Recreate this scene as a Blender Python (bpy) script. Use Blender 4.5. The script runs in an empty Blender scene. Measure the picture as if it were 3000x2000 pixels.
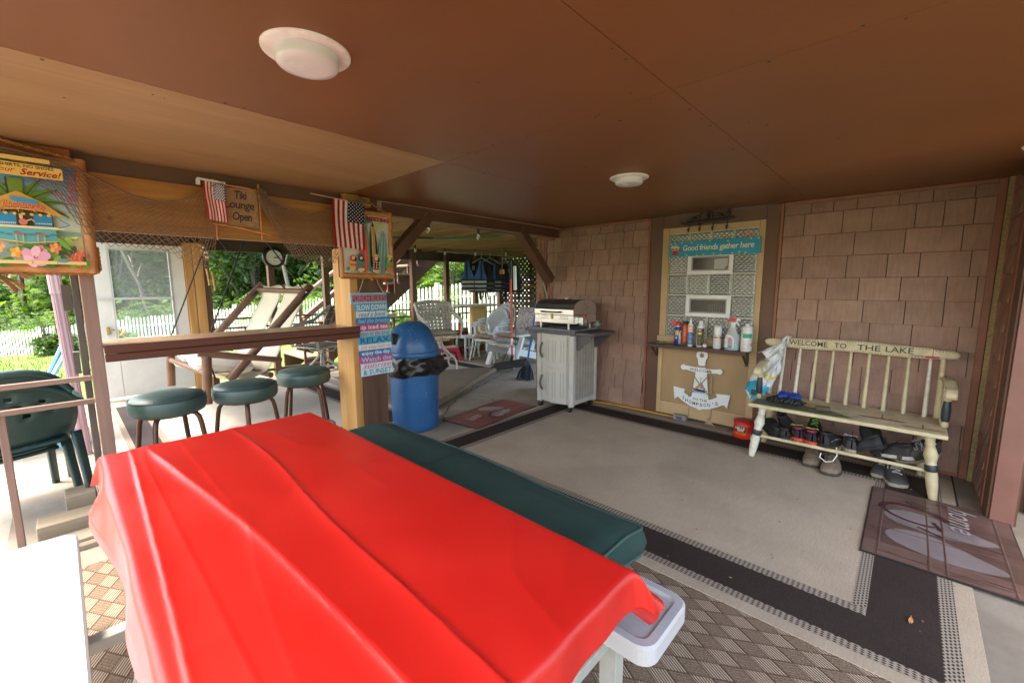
import bpy, bmesh, math, random
from mathutils import Matrix, Vector, Euler
random.seed(7)
R = math.radians
SC = bpy.context.scene
COL = SC.collection
PI = math.pi

# ---------------------------------------------------------------- materials
def lin(c):
    c /= 255.0
    return c/12.92 if c <= 0.04045 else ((c+0.055)/1.055)**2.4
def S(r, g, b): return (lin(r), lin(g), lin(b))
MATS = {}
def _new(name):
    m = bpy.data.materials.new(name); m.use_nodes = True
    nt = m.node_tree; nt.nodes.clear()
    out = nt.nodes.new('ShaderNodeOutputMaterial'); bs = nt.nodes.new('ShaderNodeBsdfPrincipled')
    nt.links.new(bs.outputs[0], out.inputs[0])
    MATS[name] = m
    return m, nt, bs
def N(nt, typ, **k):
    n = nt.nodes.new(typ)
    for a, v in k.items():
        if a.startswith('i_'):
            key = a[2:]
            n.inputs[int(key) if key.isdigit() else key.replace('_', ' ')].default_value = v
        else: setattr(n, a, v)
    return n
def lk(nt, a, b): nt.links.new(a, b)
def math_(nt, op, a, b=None, c=None):
    n = nt.nodes.new('ShaderNodeMath'); n.operation = op
    for i, v in enumerate((a, b, c)):
        if v is None: continue
        if isinstance(v, (int, float)): n.inputs[i].default_value = v
        else: nt.links.new(v, n.inputs[i])
    return n.outputs[0]
def mix(nt, f, a, b):
    n = nt.nodes.new('ShaderNodeMix'); n.data_type = 'RGBA'
    for s, v in ((0, f), (6, a), (7, b)):
        if hasattr(v, 'is_output'): nt.links.new(v, n.inputs[s])
        elif isinstance(v, (int, float)): n.inputs[s].default_value = v
        else: n.inputs[s].default_value = (*v[:3], 1)
    return n.outputs[2]
def coords(nt, scale=(1, 1, 1), rot=(0, 0, 0)):
    tc = N(nt, 'ShaderNodeTexCoord'); mp = N(nt, 'ShaderNodeMapping')
    mp.inputs['Scale'].default_value = scale; mp.inputs['Rotation'].default_value = rot
    lk(nt, tc.outputs['Object'], mp.inputs['Vector'])
    return mp.outputs[0]
def noise(nt, vec, scale, detail=4, rough=.55):
    n = N(nt, 'ShaderNodeTexNoise'); n.inputs['Scale'].default_value = scale
    n.inputs['Detail'].default_value = detail; n.inputs['Roughness'].default_value = rough
    lk(nt, vec, n.inputs['Vector']); return n.outputs[0]
def ramp(nt, f, a, b, lo=.3, hi=.7):
    r = N(nt, 'ShaderNodeMapRange'); r.inputs[1].default_value = lo; r.inputs[2].default_value = hi
    r.inputs[3].default_value = a; r.inputs[4].default_value = b
    lk(nt, f, r.inputs[0]); return r.outputs[0]
def bump(nt, bs, h, strength=.3, dist=.01):
    b = N(nt, 'ShaderNodeBump'); b.inputs['Strength'].default_value = strength; b.inputs['Distance'].default_value = dist
    lk(nt, h, b.inputs['Height']); lk(nt, b.outputs[0], bs.inputs['Normal'])
def dark(c, k): return tuple(x*k for x in c)

def mat(name, col, rough=.6, var=.18, scale=9, bmp=0., bscale=60, metal=0., spec=.5, coat=0., stretch=(1, 1, 1), vcol=False, dirt=0., dirtcol=(.05, .04, .03), trans=0., alpha=1., sheen=0., emit=0.):
    if name in MATS: return MATS[name]
    m, nt, bs = _new(name)
    v = coords(nt, stretch)
    n1 = noise(nt, v, scale)
    f = ramp(nt, n1, 0, 1)
    base = col
    if vcol:
        a = N(nt, 'ShaderNodeAttribute', attribute_name='Col')
        lo = N(nt, 'ShaderNodeMix'); lo.data_type = 'RGBA'; lo.blend_type = 'MULTIPLY'; lo.inputs[0].default_value = 1
        lk(nt, a.outputs[0], lo.inputs[6]); sh = mix(nt, f, (1-var,)*3, (1+var*.4,)*3); lk(nt, sh, lo.inputs[7])
        c = lo.outputs[2]
        if col != (1, 1, 1):
            l2 = N(nt, 'ShaderNodeMix'); l2.data_type = 'RGBA'; l2.blend_type = 'MULTIPLY'; l2.inputs[0].default_value = 1
            lk(nt, c, l2.inputs[6]); l2.inputs[7].default_value = (*col, 1); c = l2.outputs[2]
    else:
        c = mix(nt, f, dark(col, 1-var), dark(col, 1+var*.5))
    if dirt > 0:
        n2 = noise(nt, v, scale*.37, 6, .7)
        c = mix(nt, ramp(nt, n2, 0, dirt, .45, .75), c, dirtcol)
    lk(nt, c, bs.inputs['Base Color'])
    rr = ramp(nt, n1, rough*.85, min(1, rough*1.15)); lk(nt, rr, bs.inputs['Roughness'])
    bs.inputs['Metallic'].default_value = metal
    bs.inputs['Specular IOR Level'].default_value = spec
    bs.inputs['Coat Weight'].default_value = coat
    bs.inputs['Sheen Weight'].default_value = sheen
    if trans: bs.inputs['Transmission Weight'].default_value = trans
    if alpha < 1: bs.inputs['Alpha'].default_value = alpha
    if bmp: bump(nt, bs, noise(nt, v, bscale, 3), bmp, .004)
    return m

def wood(name, a, b, axis=0, scale=3., rough=.55, ring=14, bmp=.15, knots=True, spec=.35):
    """grain runs along axis"""
    if name in MATS: return MATS[name]
    m, nt, bs = _new(name)
    st = [ring, ring, ring]; st[axis] = 1.0
    v = coords(nt, tuple(x*scale*.3 for x in st))
    n1 = noise(nt, v, 1.6, 5, .6)
    st2 = [ring*6]*3; st2[axis] = 2.0
    v2 = coords(nt, tuple(x*.6 for x in st2)); n2 = noise(nt, v2, 1.2, 3)
    f = math_(nt, 'ADD', math_(nt, 'MULTIPLY', n1, .75), math_(nt, 'MULTIPLY', n2, .35))
    c = mix(nt, ramp(nt, f, 0, 1, .38, .72), a, b)
    if knots:
        v3 = coords(nt, (1, 1, 1)); vo = N(nt, 'ShaderNodeTexVoronoi'); vo.inputs['Scale'].default_value = 3.2
        lk(nt, v3, vo.inputs['Vector'])
        c = mix(nt, ramp(nt, vo.outputs['Distance'], .75, 0, .02, .07), c, dark(b, .25))
    lk(nt, c, bs.inputs['Base Color'])
    bs.inputs['Roughness'].default_value = rough; bs.inputs['Specular IOR Level'].default_value = spec
    bump(nt, bs, n2, bmp, .003)
    return m

# ---------------------------------------------------------------- mesh builder
WM = {}
class MB:
    def __init__(s):
        s.v = []; s.f = []; s.c = []; s.mi = []; s.sm = []
        s.T = Matrix(); s.col = (1, 1, 1); s.m = 0
    def add(s, vs, fs, smooth=False, cols=None):
        o = len(s.v)
        for p in vs: s.v.append(tuple(s.T @ Vector(p)))
        flip = s.T.to_3x3().determinant() < 0
        for i, f in enumerate(fs):
            ff = [o+k for k in f]
            s.f.append(ff[::-1] if flip else ff); s.sm.append(smooth); s.mi.append(s.m)
            s.c.append(cols[i] if cols else s.col)
    def box(s, x0, x1, y0, y1, z0, z1):
        if x0 > x1: x0, x1 = x1, x0
        if y0 > y1: y0, y1 = y1, y0
        if z0 > z1: z0, z1 = z1, z0
        s.add([(x0, y0, z0), (x1, y0, z0), (x1, y1, z0), (x0, y1, z0), (x0, y0, z1), (x1, y0, z1), (x1, y1, z1), (x0, y1, z1)],
              [(0, 3, 2, 1), (4, 5, 6, 7), (0, 1, 5, 4), (1, 2, 6, 5), (2, 3, 7, 6), (3, 0, 4, 7)])
    def bar(s, p, q, w, h, up=(0, 0, 1)):
        p = Vector(p); q = Vector(q); d = (q-p).normalized(); u = Vector(up)
        a = d.cross(u)
        if a.length < 1e-4: a = d.cross(Vector((1, 0, 0)))
        a.normalize(); b = a.cross(d)
        vs = []
        for e in (p, q):
            for i, j in ((-1, -1), (1, -1), (1, 1), (-1, 1)): vs.append(tuple(e+a*(i*w/2)+b*(j*h/2)))
        s.add(vs, [(0, 1, 2, 3), (7, 6, 5, 4), (0, 4, 5, 1), (1, 5, 6, 2), (2, 6, 7, 3), (3, 7, 4, 0)])
    def tube(s, pts, r, n=8, closed=False, caps=True, flat=1.0):
        pts = [Vector(p) for p in pts]; k = len(pts)
        rs = r if isinstance(r, (list, tuple)) else [r]*k
        vs = []; prev = None
        for i, p in enumerate(pts):
            if closed: d = pts[(i+1) % k]-pts[i-1]
            else: d = pts[min(i+1, k-1)]-pts[max(i-1, 0)]
            if d.length < 1e-9: d = Vector((0, 0, 1))
            d.normalize()
            if prev is None:
                a = d.cross(Vector((0, 0, 1)))
                if a.length < .05: a = d.cross(Vector((1, 0, 0)))
            else: a = prev-d*prev.dot(d)
            if a.length < 1e-6: a = d.orthogonal()
            a.normalize(); b = d.cross(a); prev = a
            for j in range(n):
                t = 2*PI*j/n
                vs.append(tuple(p+a*(math.cos(t)*rs[i])+b*(math.sin(t)*rs[i]*flat)))
        fs = []
        for i in range(k if closed else k-1):
            i2 = (i+1) % k
            for j in range(n):
                j2 = (j+1) % n
                fs.append((i*n+j, i*n+j2, i2*n+j2, i2*n+j))
        s.add(vs, fs, smooth=True)
        if caps and not closed:
            s.add(vs[:n], [tuple(range(n))[::-1]]); s.add(vs[-n:], [tuple(range(n))])
    def lathe(s, prof, n=24, o=(0, 0, 0), ax='z', smooth=True, a0=0, a1=2*PI):
        vs = []; full = abs(a1-a0-2*PI) < 1e-6; cols = n if full else n+1
        for r, z in prof:
            for j in range(cols):
                t = a0+(a1-a0)*j/n
                x, y = r*math.cos(t), r*math.sin(t)
                p = {'z': (x, y, z), 'x': (z, x, y), 'y': (y, z, x)}[ax]
                vs.append((p[0]+o[0], p[1]+o[1], p[2]+o[2]))
        fs = []
        for i in range(len(prof)-1):
            for j in range(n):
                j2 = (j+1) % cols if full else j+1
                fs.append((i*cols+j, i*cols+j2, (i+1)*cols+j2, (i+1)*cols+j))
        s.add(vs, fs, smooth=smooth)
        if full:
            if prof[0][0] > 1e-6: s.add(vs[:n], [tuple(range(n))[::-1]])
            if prof[-1][0] > 1e-6: s.add(vs[-n:], [tuple(range(n))])
    def prism(s, poly, z0, z1):
        n = len(poly)
        a = sum(poly[i][0]*poly[(i+1) % n][1]-poly[(i+1) % n][0]*poly[i][1] for i in range(n))
        if a < 0: poly = poly[::-1]
        vs = [(x, y, z0) for x, y in poly]+[(x, y, z1) for x, y in poly]
        s.add(vs, [tuple(range(n))[::-1], tuple(range(n, 2*n))]+[(i, (i+1) % n, n+(i+1) % n, n+i) for i in range(n)])
    def grid(s, fn, nu, nv, smooth=True, colfn=None, wrapu=False):
        vs = [fn(i/nu, j/nv) for i in range(nu if wrapu else nu+1) for j in range(nv+1)]
        fs = []; cs = []
        for i in range(nu):
            i2 = (i+1) % nu if wrapu else i+1
            for j in range(nv):
                fs.append((i*(nv+1)+j, i2*(nv+1)+j, i2*(nv+1)+j+1, i*(nv+1)+j+1))
                if colfn: cs.append(colfn((i+.5)/nu, (j+.5)/nv))
        s.add(vs, fs, smooth=smooth, cols=cs if colfn else None)
    def ball(s, c, r, n=12, m=8):
        rx, ry, rz = r if isinstance(r, (list, tuple)) else (r, r, r)
        prof = [(math.sin(PI*i/m), -math.cos(PI*i/m)) for i in range(m+1)]
        vs = []
        for a, z in prof:
            for j in range(n):
                t = 2*PI*j/n
                vs.append((c[0]+a*math.cos(t)*rx, c[1]+a*math.sin(t)*ry, c[2]+z*rz))
        fs = []
        for i in range(m):
            for j in range(n):
                j2 = (j+1) % n; fs.append((i*n+j, i*n+j2, (i+1)*n+j2, (i+1)*n+j))
        s.add(vs, fs, smooth=True)
    def cushion(s, cx, cy, cz, lx, ly, h, nx=14, ny=14, puff=.35, wr=0., seed=0, e=4):
        """soft box, rounded; centred"""
        rnd = random.Random(seed); ph = [rnd.uniform(0, 6) for _ in range(6)]
        def surf(sg):
            def fn(u, v):
                x = 2*u-1; y = 2*v-1
                ex = (1-abs(x)**e); ey = (1-abs(y)**e)
                t = max(0, ex*ey)**puff
                w = wr*(math.sin(x*7+ph[0]+2*y)*.5+math.sin(y*9+ph[1]-3*x)*.5+math.sin(x*17+y*11+ph[2])*.3)*t
                sx = 1-.04*(abs(y)**6); sy = 1-.04*(abs(x)**6)
                return (cx+x*lx/2*sx, cy+y*ly/2*sy, cz+sg*h/2*t+w)
            return fn
        s.grid(surf(1), nx, ny)
        f2 = surf(-1); s.grid(lambda u, v: f2(1-u, v), nx, ny)
    def build(s, name, mats, parent=None, bevel=0., solid=0., subsurf=0, local=False, seg=2, keep=False):
        me = bpy.data.meshes.new(name)
        o = bpy.data.objects.new(name, me); COL.objects.link(o)
        vs = s.v
        if parent is not None:
            o.parent = parent
            if not local:
                inv = WM[parent].inverted(); vs = [tuple(inv @ Vector(p)) for p in vs]
            WM[o] = WM[parent].copy()
        elif not keep and vs:
            c = Vector((sum(p[0] for p in vs)/len(vs), sum(p[1] for p in vs)/len(vs), min(p[2] for p in vs)))
            vs = [(p[0]-c.x, p[1]-c.y, p[2]-c.z) for p in vs]
            o.location = c; WM[o] = Matrix.Translation(c)
        else: WM[o] = Matrix()
        me.from_pydata(vs, [], s.f)
        for m in (mats if isinstance(mats, (list, tuple)) else [mats]): me.materials.append(m)
        me.polygons.foreach_set('material_index', s.mi); me.polygons.foreach_set('use_smooth', s.sm)
        at = me.color_attributes.new('Col', 'FLOAT_COLOR', 'CORNER')
        d = []
        for f, c in zip(s.f, s.c): d.extend((c[0], c[1], c[2], 1.0)*len(f))
        at.data.foreach_set('color', d)
        me.update()
        if solid:
            md = o.modifiers.new('solid', 'SOLIDIFY'); md.thickness = abs(solid); md.offset = -1 if solid > 0 else 0
        if bevel:
            md = o.modifiers.new('bevel', 'BEVEL'); md.width = bevel; md.segments = seg; md.limit_method = 'ANGLE'; md.angle_limit = R(40)
            md.harden_normals = False
        if subsurf:
            md = o.modifiers.new('sub', 'SUBSURF'); md.levels = md.render_levels = subsurf
        return o

def thing(name, label, cat, loc=(0, 0, 0), rz=0., group=None):
    o = bpy.data.objects.new(name, None); COL.objects.link(o)
    o.location = loc; o.rotation_euler = (0, 0, rz); o.empty_display_size = .1
    o['label'] = label; o['category'] = cat
    if group: o['group'] = group
    WM[o] = Matrix.Translation(loc) @ Matrix.Rotation(rz, 4, 'Z')
    return o
def tag(o, label, cat, group=None):
    o['label'] = label; o['category'] = cat
    if group: o['group'] = group
    return o
def struct(o): o['kind'] = 'structure'; return o
def dup(root, loc, rz=None, label=None, group=None, rot=None):
    r = root.copy(); COL.objects.link(r); r.location = loc
    if rz is not None: r.rotation_euler = (0, 0, rz)
    if rot is not None: r.rotation_euler = rot
    if label: r['label'] = label
    if group: r['group'] = group
    for ch in list(root.children):
        c = ch.copy(); COL.objects.link(c); c.parent = r
        for g in list(ch.children):
            d = g.copy(); COL.objects.link(d); d.parent = c
    return r

# text -> polygons
_TX = {}
def text2d(body, shear=0., bold=0., space=1.):
    k = (body, shear, bold, space)
    if k in _TX: return _TX[k]
    cu = bpy.data.curves.new('lettering', 'FONT'); cu.body = body; cu.size = 1; cu.shear = shear; cu.offset = bold
    cu.space_character = space; cu.resolution_u = 2; cu.fill_mode = 'FRONT'
    o = bpy.data.objects.new('lettering', cu); COL.objects.link(o)
    dg = bpy.context.evaluated_depsgraph_get(); dg.update()
    me = bpy.data.meshes.new_from_object(o.evaluated_get(dg))
    vs = [(v.co.x, v.co.y) for v in me.vertices]; fs = [tuple(p.vertices) for p in me.polygons]
    bpy.data.objects.remove(o); bpy.data.curves.remove(cu); bpy.data.meshes.remove(me)
    x0 = min(v[0] for v in vs); x1 = max(v[0] for v in vs); y0 = min(v[1] for v in vs); y1 = max(v[1] for v in vs)
    vs = [((x-x0)/(x1-x0), (y-y0)/(y1-y0)) for x, y in vs]
    _TX[k] = (vs, fs, (x1-x0)/(y1-y0)); return _TX[k]

class Canvas:
    """flat painted layers; local u right, v up, w out. fn maps (u,v,w) to 3-D"""
    def __init__(s, fn, w0=0., dw=.0006):
        s.mb = MB(); s.fn = fn; s.w = w0; s.dw = dw
    def raw(s, vs, fs, col):
        s.w += s.dw
        s.mb.col = col; s.mb.add([s.fn(u, v, s.w) for u, v in vs], fs)
    def poly(s, pts, col):
        n = len(pts); a = sum(pts[i][0]*pts[(i+1) % n][1]-pts[(i+1) % n][0]*pts[i][1] for i in range(n))
        if a < 0: pts = pts[::-1]
        s.raw(pts, [tuple(range(n))], col)
    def rect(s, u0, u1, v0, v1, col, nu=1):
        if u0 > u1: u0, u1 = u1, u0
        if v0 > v1: v0, v1 = v1, v0
        vs = [(u0+(u1-u0)*i/nu, v) for i in range(nu+1) for v in (v0, v1)]
        s.raw(vs, [(2*i, 2*i+2, 2*i+3, 2*i+1) for i in range(nu)], col)
    def ell(s, cx, cy, rx, ry, col, n=20, rot=0.):
        c, q = math.cos(rot), math.sin(rot)
        s.poly([(cx+rx*math.cos(2*PI*i/n)*c-ry*math.sin(2*PI*i/n)*q, cy+rx*math.cos(2*PI*i/n)*q+ry*math.sin(2*PI*i/n)*c) for i in range(n)], col)
    def line(s, pts, w, col):
        for (x0, y0), (x1, y1) in zip(pts[:-1], pts[1:]):
            d = math.hypot(x1-x0, y1-y0) or 1; a, b = -(y1-y0)/d*w/2, (x1-x0)/d*w/2
            s.poly([(x0+a, y0+b), (x0-a, y0-b), (x1-a, y1-b), (x1+a, y1+b)], col); s.w -= s.dw*.9
        s.w += s.dw
    def text(s, body, u0, u1, v0, v1, col, shear=0., bold=0., slope=0., space=1.):
        vs, fs, _ = text2d(body, shear, bold, space)
        s.raw([(u0+(u1-u0)*x, v0+(v1-v0)*y+slope*(u1-u0)*x) for x, y in vs], fs, col)
    def build(s, name, m, parent=None, **k): return s.mb.build(name, m, parent, **k)
def planeX(X, sgn=-1):   # facing -X ; u is measured along -Y
    return lambda u, v, w: (X-w, -u, v)
def planeY(Y): return lambda u, v, w: (u, Y-w, v)
def planeZ(Z): return lambda u, v, w: (u, v, Z+w)
# ================================================================ palette
BROWN = (.125, .058, .034)
m_paint = mat('painted', (1, 1, 1), .55, .12, 14, vcol=True)
m_gloss = mat('painted_gloss', (1, 1, 1), .28, .05, 10, vcol=True)
m_print = mat('printed_surface', (1, 1, 1), .45, .06, 25, vcol=True)
m_cloth_col = mat('dyed_cloth', (1, 1, 1), .85, .15, 30, .15, 300, vcol=True, spec=.2)
m_ceil = mat('brown_ceiling_paint', (.205, .085, .029), .42, .28, 1.4, .10, 70, stretch=(.6, .25, 1), dirt=.5, dirtcol=(.135, .058, .023), spec=.35)
m_tanply = wood('tan_plywood', (.37, .235, .11), (.275, .16, .07), 0, .8, .5, 9, .05, knots=False)
m_brown = mat('brown_paint', BROWN, .5, .2, 6, .12, 40, stretch=(1, 1, .3), dirt=.25, dirtcol=(.075, .038, .025))
m_darkbrown = mat('dark_brown_stain', (.06, .033, .024), .55, .25, 6, .1, 50)
m_brownwood = wood('weathered_brown_timber', (.16, .085, .055), (.075, .04, .028), 2, 2, .6, 12, .2, knots=False)
m_brownwoodx = wood('weathered_brown_timber_x', (.16, .085, .055), (.075, .04, .028), 0, 2, .6, 12, .2, knots=False)
m_pinkwood = wood('faded_pinkish_timber', (.30, .19, .155), (.19, .11, .085), 2, 2, .65, 12, .2, knots=False)
m_pinkwoodx = wood('faded_pinkish_timber_x', (.34, .22, .18), (.2, .12, .09), 0, 2, .65, 12, .2, knots=False)
m_trim = mat('reddish_trim_paint', (.25, .095, .06), .5, .2, 8, dirt=.2, dirtcol=(.12, .05, .035))
m_shingle = None
m_tan = mat('tan_paint', (.50, .35, .19), .5, .12, 5, .06, 60, dirt=.25, dirtcol=(.3, .2, .1))
m_tanpanel = mat('tan_panel_paint', (.37, .245, .125), .5, .2, 4, .06, 60, stretch=(1, 1, .3), dirt=.35, dirtcol=(.24, .15, .075))
m_yellow = wood('yellow_pine', (.52, .26, .075), (.30, .12, .03), 0, 1.6, .5, 12, .12)
m_yellowz = wood('yellow_pine_post', (.62, .36, .13), (.42, .2, .06), 2, 1.6, .5, 12, .12)
m_joist = wood('joist_timber', (.30, .185, .075), (.17, .095, .04), 1, 1.5, .65, 12, .1, knots=False)
m_white = mat('white_plastic', (.78, .79, .82), .4, .06, 12, dirt=.12, dirtcol=(.55, .55, .55))
m_whitepaint = mat('white_paint', (.78, .78, .76), .5, .1, 8, dirt=.15, dirtcol=(.5, .5, .46))
m_black = mat('black_plastic', (.018, .018, .02), .4, .2, 10)
m_blackrope = mat('black_rope', (.02, .022, .026), .7, .3, 60, .4, 200)
m_steel = mat('brushed_steel', (.62, .62, .63), .22, .08, 6, metal=1., stretch=(1, 1, 20))
m_greysteel = mat('grey_painted_steel', (.42, .42, .39), .45, .12, 12, dirt=.2, dirtcol=(.25, .24, .22))
m_rope = mat('manila_rope', (.38, .18, .055), .85, .35, 90, .5, 200)
m_hemp = mat('hemp_cord', (.42, .33, .22), .9, .3, 90, .4, 200)
m_net = mat('fishing_net_twine', (.26, .17, .115), .9, .2, 40)
m_bamboo = mat('bamboo', (.55, .24, .08), .35, .3, 12, .1, 60, coat=.2)
m_canvas = mat('cream_canvas', (.72, .66, .53), .85, .08, 6, .2, 400, spec=.2)
m_tancush = mat('tan_cushion_fabric', (.36, .30, .225), .9, .15, 12, .2, 300, spec=.2)

def make_shingle():
    m, nt, bs = _new('shingle')
    a = N(nt, 'ShaderNodeAttribute', attribute_name='Col')
    v = coords(nt, (14, 14, 1.1)); n1 = noise(nt, v, 4, 5, .65)
    v2 = coords(nt); n2 = noise(nt, v2, 7, 4)
    v3 = coords(nt); n3 = noise(nt, v3, 1.1, 3)
    f = math_(nt, 'ADD', math_(nt, 'MULTIPLY', n1, .5), math_(nt, 'MULTIPLY', n2, .5))
    c = mix(nt, ramp(nt, f, 0, 1, .36, .66), (.245, .139, .107), (.375, .227, .174))
    c = mix(nt, ramp(nt, n3, 0, .3), c, (.33, .215, .165))
    q = N(nt, 'ShaderNodeMix'); q.data_type = 'RGBA'; q.blend_type = 'MULTIPLY'; q.inputs[0].default_value = 1
    lk(nt, c, q.inputs[6]); lk(nt, a.outputs[0], q.inputs[7])
    lk(nt, q.outputs[2], bs.inputs['Base Color']); bs.inputs['Roughness'].default_value = .55
    bump(nt, bs, n1, .22, .004)
    return m
m_shingle = make_shingle()

def make_concrete(name, a, b, sc=3.):
    m, nt, bs = _new(name)
    v = coords(nt); n1 = noise(nt, v, sc, 8, .7); n2 = noise(nt, v, 60, 4, .7); n3 = noise(nt, v, .7, 4)
    c = mix(nt, ramp(nt, n1, 0, 1, .35, .68), a, b)
    c = mix(nt, ramp(nt, n3, 0, .45, .45, .7), c, dark(a, .6))
    c = mix(nt, ramp(nt, n2, 0, .3, .5, .75), c, dark(b, .5))
    lk(nt, c, bs.inputs['Base Color']); bs.inputs['Roughness'].default_value = .8
    bump(nt, bs, n2, .3, .004); return m
m_conc = make_concrete('concrete', (.25, .21, .165), (.36, .315, .255))
m_concbright = make_concrete('washed_concrete', (.42, .38, .31), (.52, .49, .42), 6)

# ================================================================ floor & ground
CEIL = 2.11
mb = MB(); mb.box(-.32, 7.5, 3.42, 7.45, -.14, 0); mb.box(-1.75, 4.6, -2.2, 3.42, -.14, 0)
fl = struct(mb.build('porch_floor', m_conc, keep=True))
mb = MB()
rc = random.Random(3)
def crack(pts, w):
    P = []
    for (x0, y0), (x1, y1) in zip(pts[:-1], pts[1:]):
        for k in range(9):
            t = k/9; P.append((x0+(x1-x0)*t+rc.uniform(-.014, .014), y0+(y1-y0)*t+rc.uniform(-.014, .014)))
    P.append(pts[-1])
    for (x0, y0), (x1, y1) in zip(P[:-1], P[1:]):
        d = math.hypot(x1-x0, y1-y0) or 1; ww = w*rc.uniform(.4, 1.3); a, b = -(y1-y0)/d*ww, (x1-x0)/d*ww
        mb.add([(x0+a, y0+b, .004), (x0-a, y0-b, .004), (x1-a, y1-b, .004), (x1+a, y1+b, .004)], [(0, 1, 2, 3)])
crack([(2.62, 3.42), (2.754, 3.628), (3.1, 3.9), (3.39, 4.1), (3.92, 4.33), (4.66, 4.63), (5.3, 4.85)], .006)
crack([(3.336, 4.086), (3.58, 3.95), (3.6, 3.75), (3.541, 3.604)], .0035)
mb.build('crack', mat('crack_shadow', (.05, .042, .034), .9), fl)
mb = MB()   # control joint by the right wall
mb.box(3.2, 4.4, -.335, -.325, .001, .004); mb.build('joint', mat('joint_dirt', (.04, .036, .032), .9), fl)

mb = MB(); mb.box(-9, -.325, 3.42, 8.4, -.16, -.02); struct(mb.build('patio_slab', m_concbright, keep=True))

mb = MB(); mb.box(-9, -1.76, -9, 3.41, -.16, -.03); mb.box(-1.755, 12, -9, -2.205, -.16, -.03); struct(mb.build('bounce_ground', make_concrete('bounce_grey', (.13, .12, .105), (.19, .175, .155), 5), keep=True))  # unseen grey ground added behind the camera for neutral bounce light
def ground_z(x, y):
    p = .0487*x-.0603*y+.382
    near = -.06
    t = min(1, max(0, (y-7.6)/3.5)) if x < 7.6 else min(1, max(0, (y-4)/3.5))
    t = t*t*(3-2*t)
    return near*(1-t)+p*t
def fence_d(x, y):   # signed distance beyond the fence line
    ax, ay, bx, by = -1.67, 26.4, 7.4, 9.5
    dx, dy = bx-ax, by-ay; L = math.hypot(dx, dy)
    return ((x-ax)*(-dy)+(y-ay)*dx)/L*(-1)*-1
def make_grass():
    m, nt, bs = _new('grass')
    v = coords(nt); n1 = noise(nt, v, .8, 5, .6); n2 = noise(nt, v, 22, 4, .7)
    f = math_(nt, 'ADD', math_(nt, 'MULTIPLY', n1, .6), math_(nt, 'MULTIPLY', n2, .4))
    c = mix(nt, ramp(nt, f, 0, 1, .38, .62), (.085, .17, .022), (.16, .25, .045))
    lk(nt, c, bs.inputs['Base Color']); bs.inputs['Roughness'].default_value = .9
    bump(nt, bs, n2, .6, .03); return m
mb = MB()
def gr(u, v):
    x = -60+130*u; y = -40+130*v
    return (x, y, ground_z(x, y)-.05-(.12 if (-7 < x < 7.5 and y < 8.4) else 0))
mb.grid(gr, 65, 65); struct(mb.build('lawn', make_grass(), keep=True))

# ================================================================ porch ceiling
pc = thing('porch_ceiling', 'brown painted plywood ceiling of the porch with one bare tan sheet', 'ceiling', (1.5, 1.5, CEIL))
xs = [-.45, -.2, 1.60, 4.24, 4.6]; ys = [-.75, -.70, -.62, .70, 2.02, 3.30]
for i in range(4):
    for j in range(5):
        mb = MB(); g = .0013
        mb.box(xs[i]+g, xs[i+1]-g, ys[j]+g, ys[j+1]-g, CEIL, CEIL+.012)
        tan = (j == 4 and i <= 1)
        o = mb.build('ceiling_panel', m_tanply if tan else m_ceil, pc)
        if tan and i == 1: o['label'] = 'bare tan plywood ceiling sheet above the bar'
mb = MB(); mb.box(-.45, 4.6, -.75, 3.26, CEIL+.0135, CEIL+.2); mb.build('roof_deck', m_brown, pc)
mb = MB(); mb.box(-.485, -.452, -.75, 3.26, CEIL-.1, CEIL+.2); mb.build('edge_fascia', m_brown, pc)
mb = MB(); mb.box(-.451, 4.6, -.785, -.752, CEIL-.02, CEIL+.2); mb.build('edge_fascia', m_brown, pc)
mb = MB()
rn = random.Random(11)
for k in range(150):
    e = rn.random()
    if e < .45: x = rn.choice(xs[1:4])+rn.choice((-.02, .02)); y = rn.uniform(-.6, 3.2)
    elif e < .8: x = rn.uniform(-.9, 4.2); y = rn.choice(ys[2:5])+rn.choice((-.02, .02))
    else: x = rn.uniform(-.9, 4.2); y = rn.uniform(-.5, 3.2)
    r = rn.uniform(.003, .0075); mb.lathe([(0, CEIL-.001), (r, CEIL-.001), (r, CEIL+.001)], 6, (x, y, 0))
mb.build('nail_head', mat('rusty_nail', (.05, .045, .05), .6), pc)['kind'] = 'stuff'

for (x, y, lab) in ((.59, 1.40, 'round white ceiling light with rust-chipped rim, nearest above the red table'),
                    (2.66, 1.43, 'round white ceiling light in the middle of the ceiling, towards the block window'),
                    (3.5, -.472, 'round white ceiling light farthest right, above the end of the bench')):
    t = thing('ceiling_light', lab, 'ceiling light', (x, y, CEIL), 0, 'round ceiling lights')
    mb = MB(); mb.lathe([(.0, CEIL-.002), (.095, CEIL-.009), (.119, CEIL-.008), (.125, CEIL-.004), (.125, CEIL+.004)][::-1], 40, (x, y, 0))
    mb.build('trim_plate', mat('rusted_white_enamel', (.80, .80, .80), .4, .06, 20, dirt=.5, dirtcol=(.42, .28, .2)), t)
    mb = MB(); mb.lathe([(.090, CEIL-.009), (.089, CEIL-.034), (.082, CEIL-.043), (.06, CEIL-.046), (0, CEIL-.047)][::-1], 40, (x, y, 0))
    mb.build('lens', mat('frosted_lens', (.66, .68, .70), .25, .05, 10, spec=.5), t)

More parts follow.
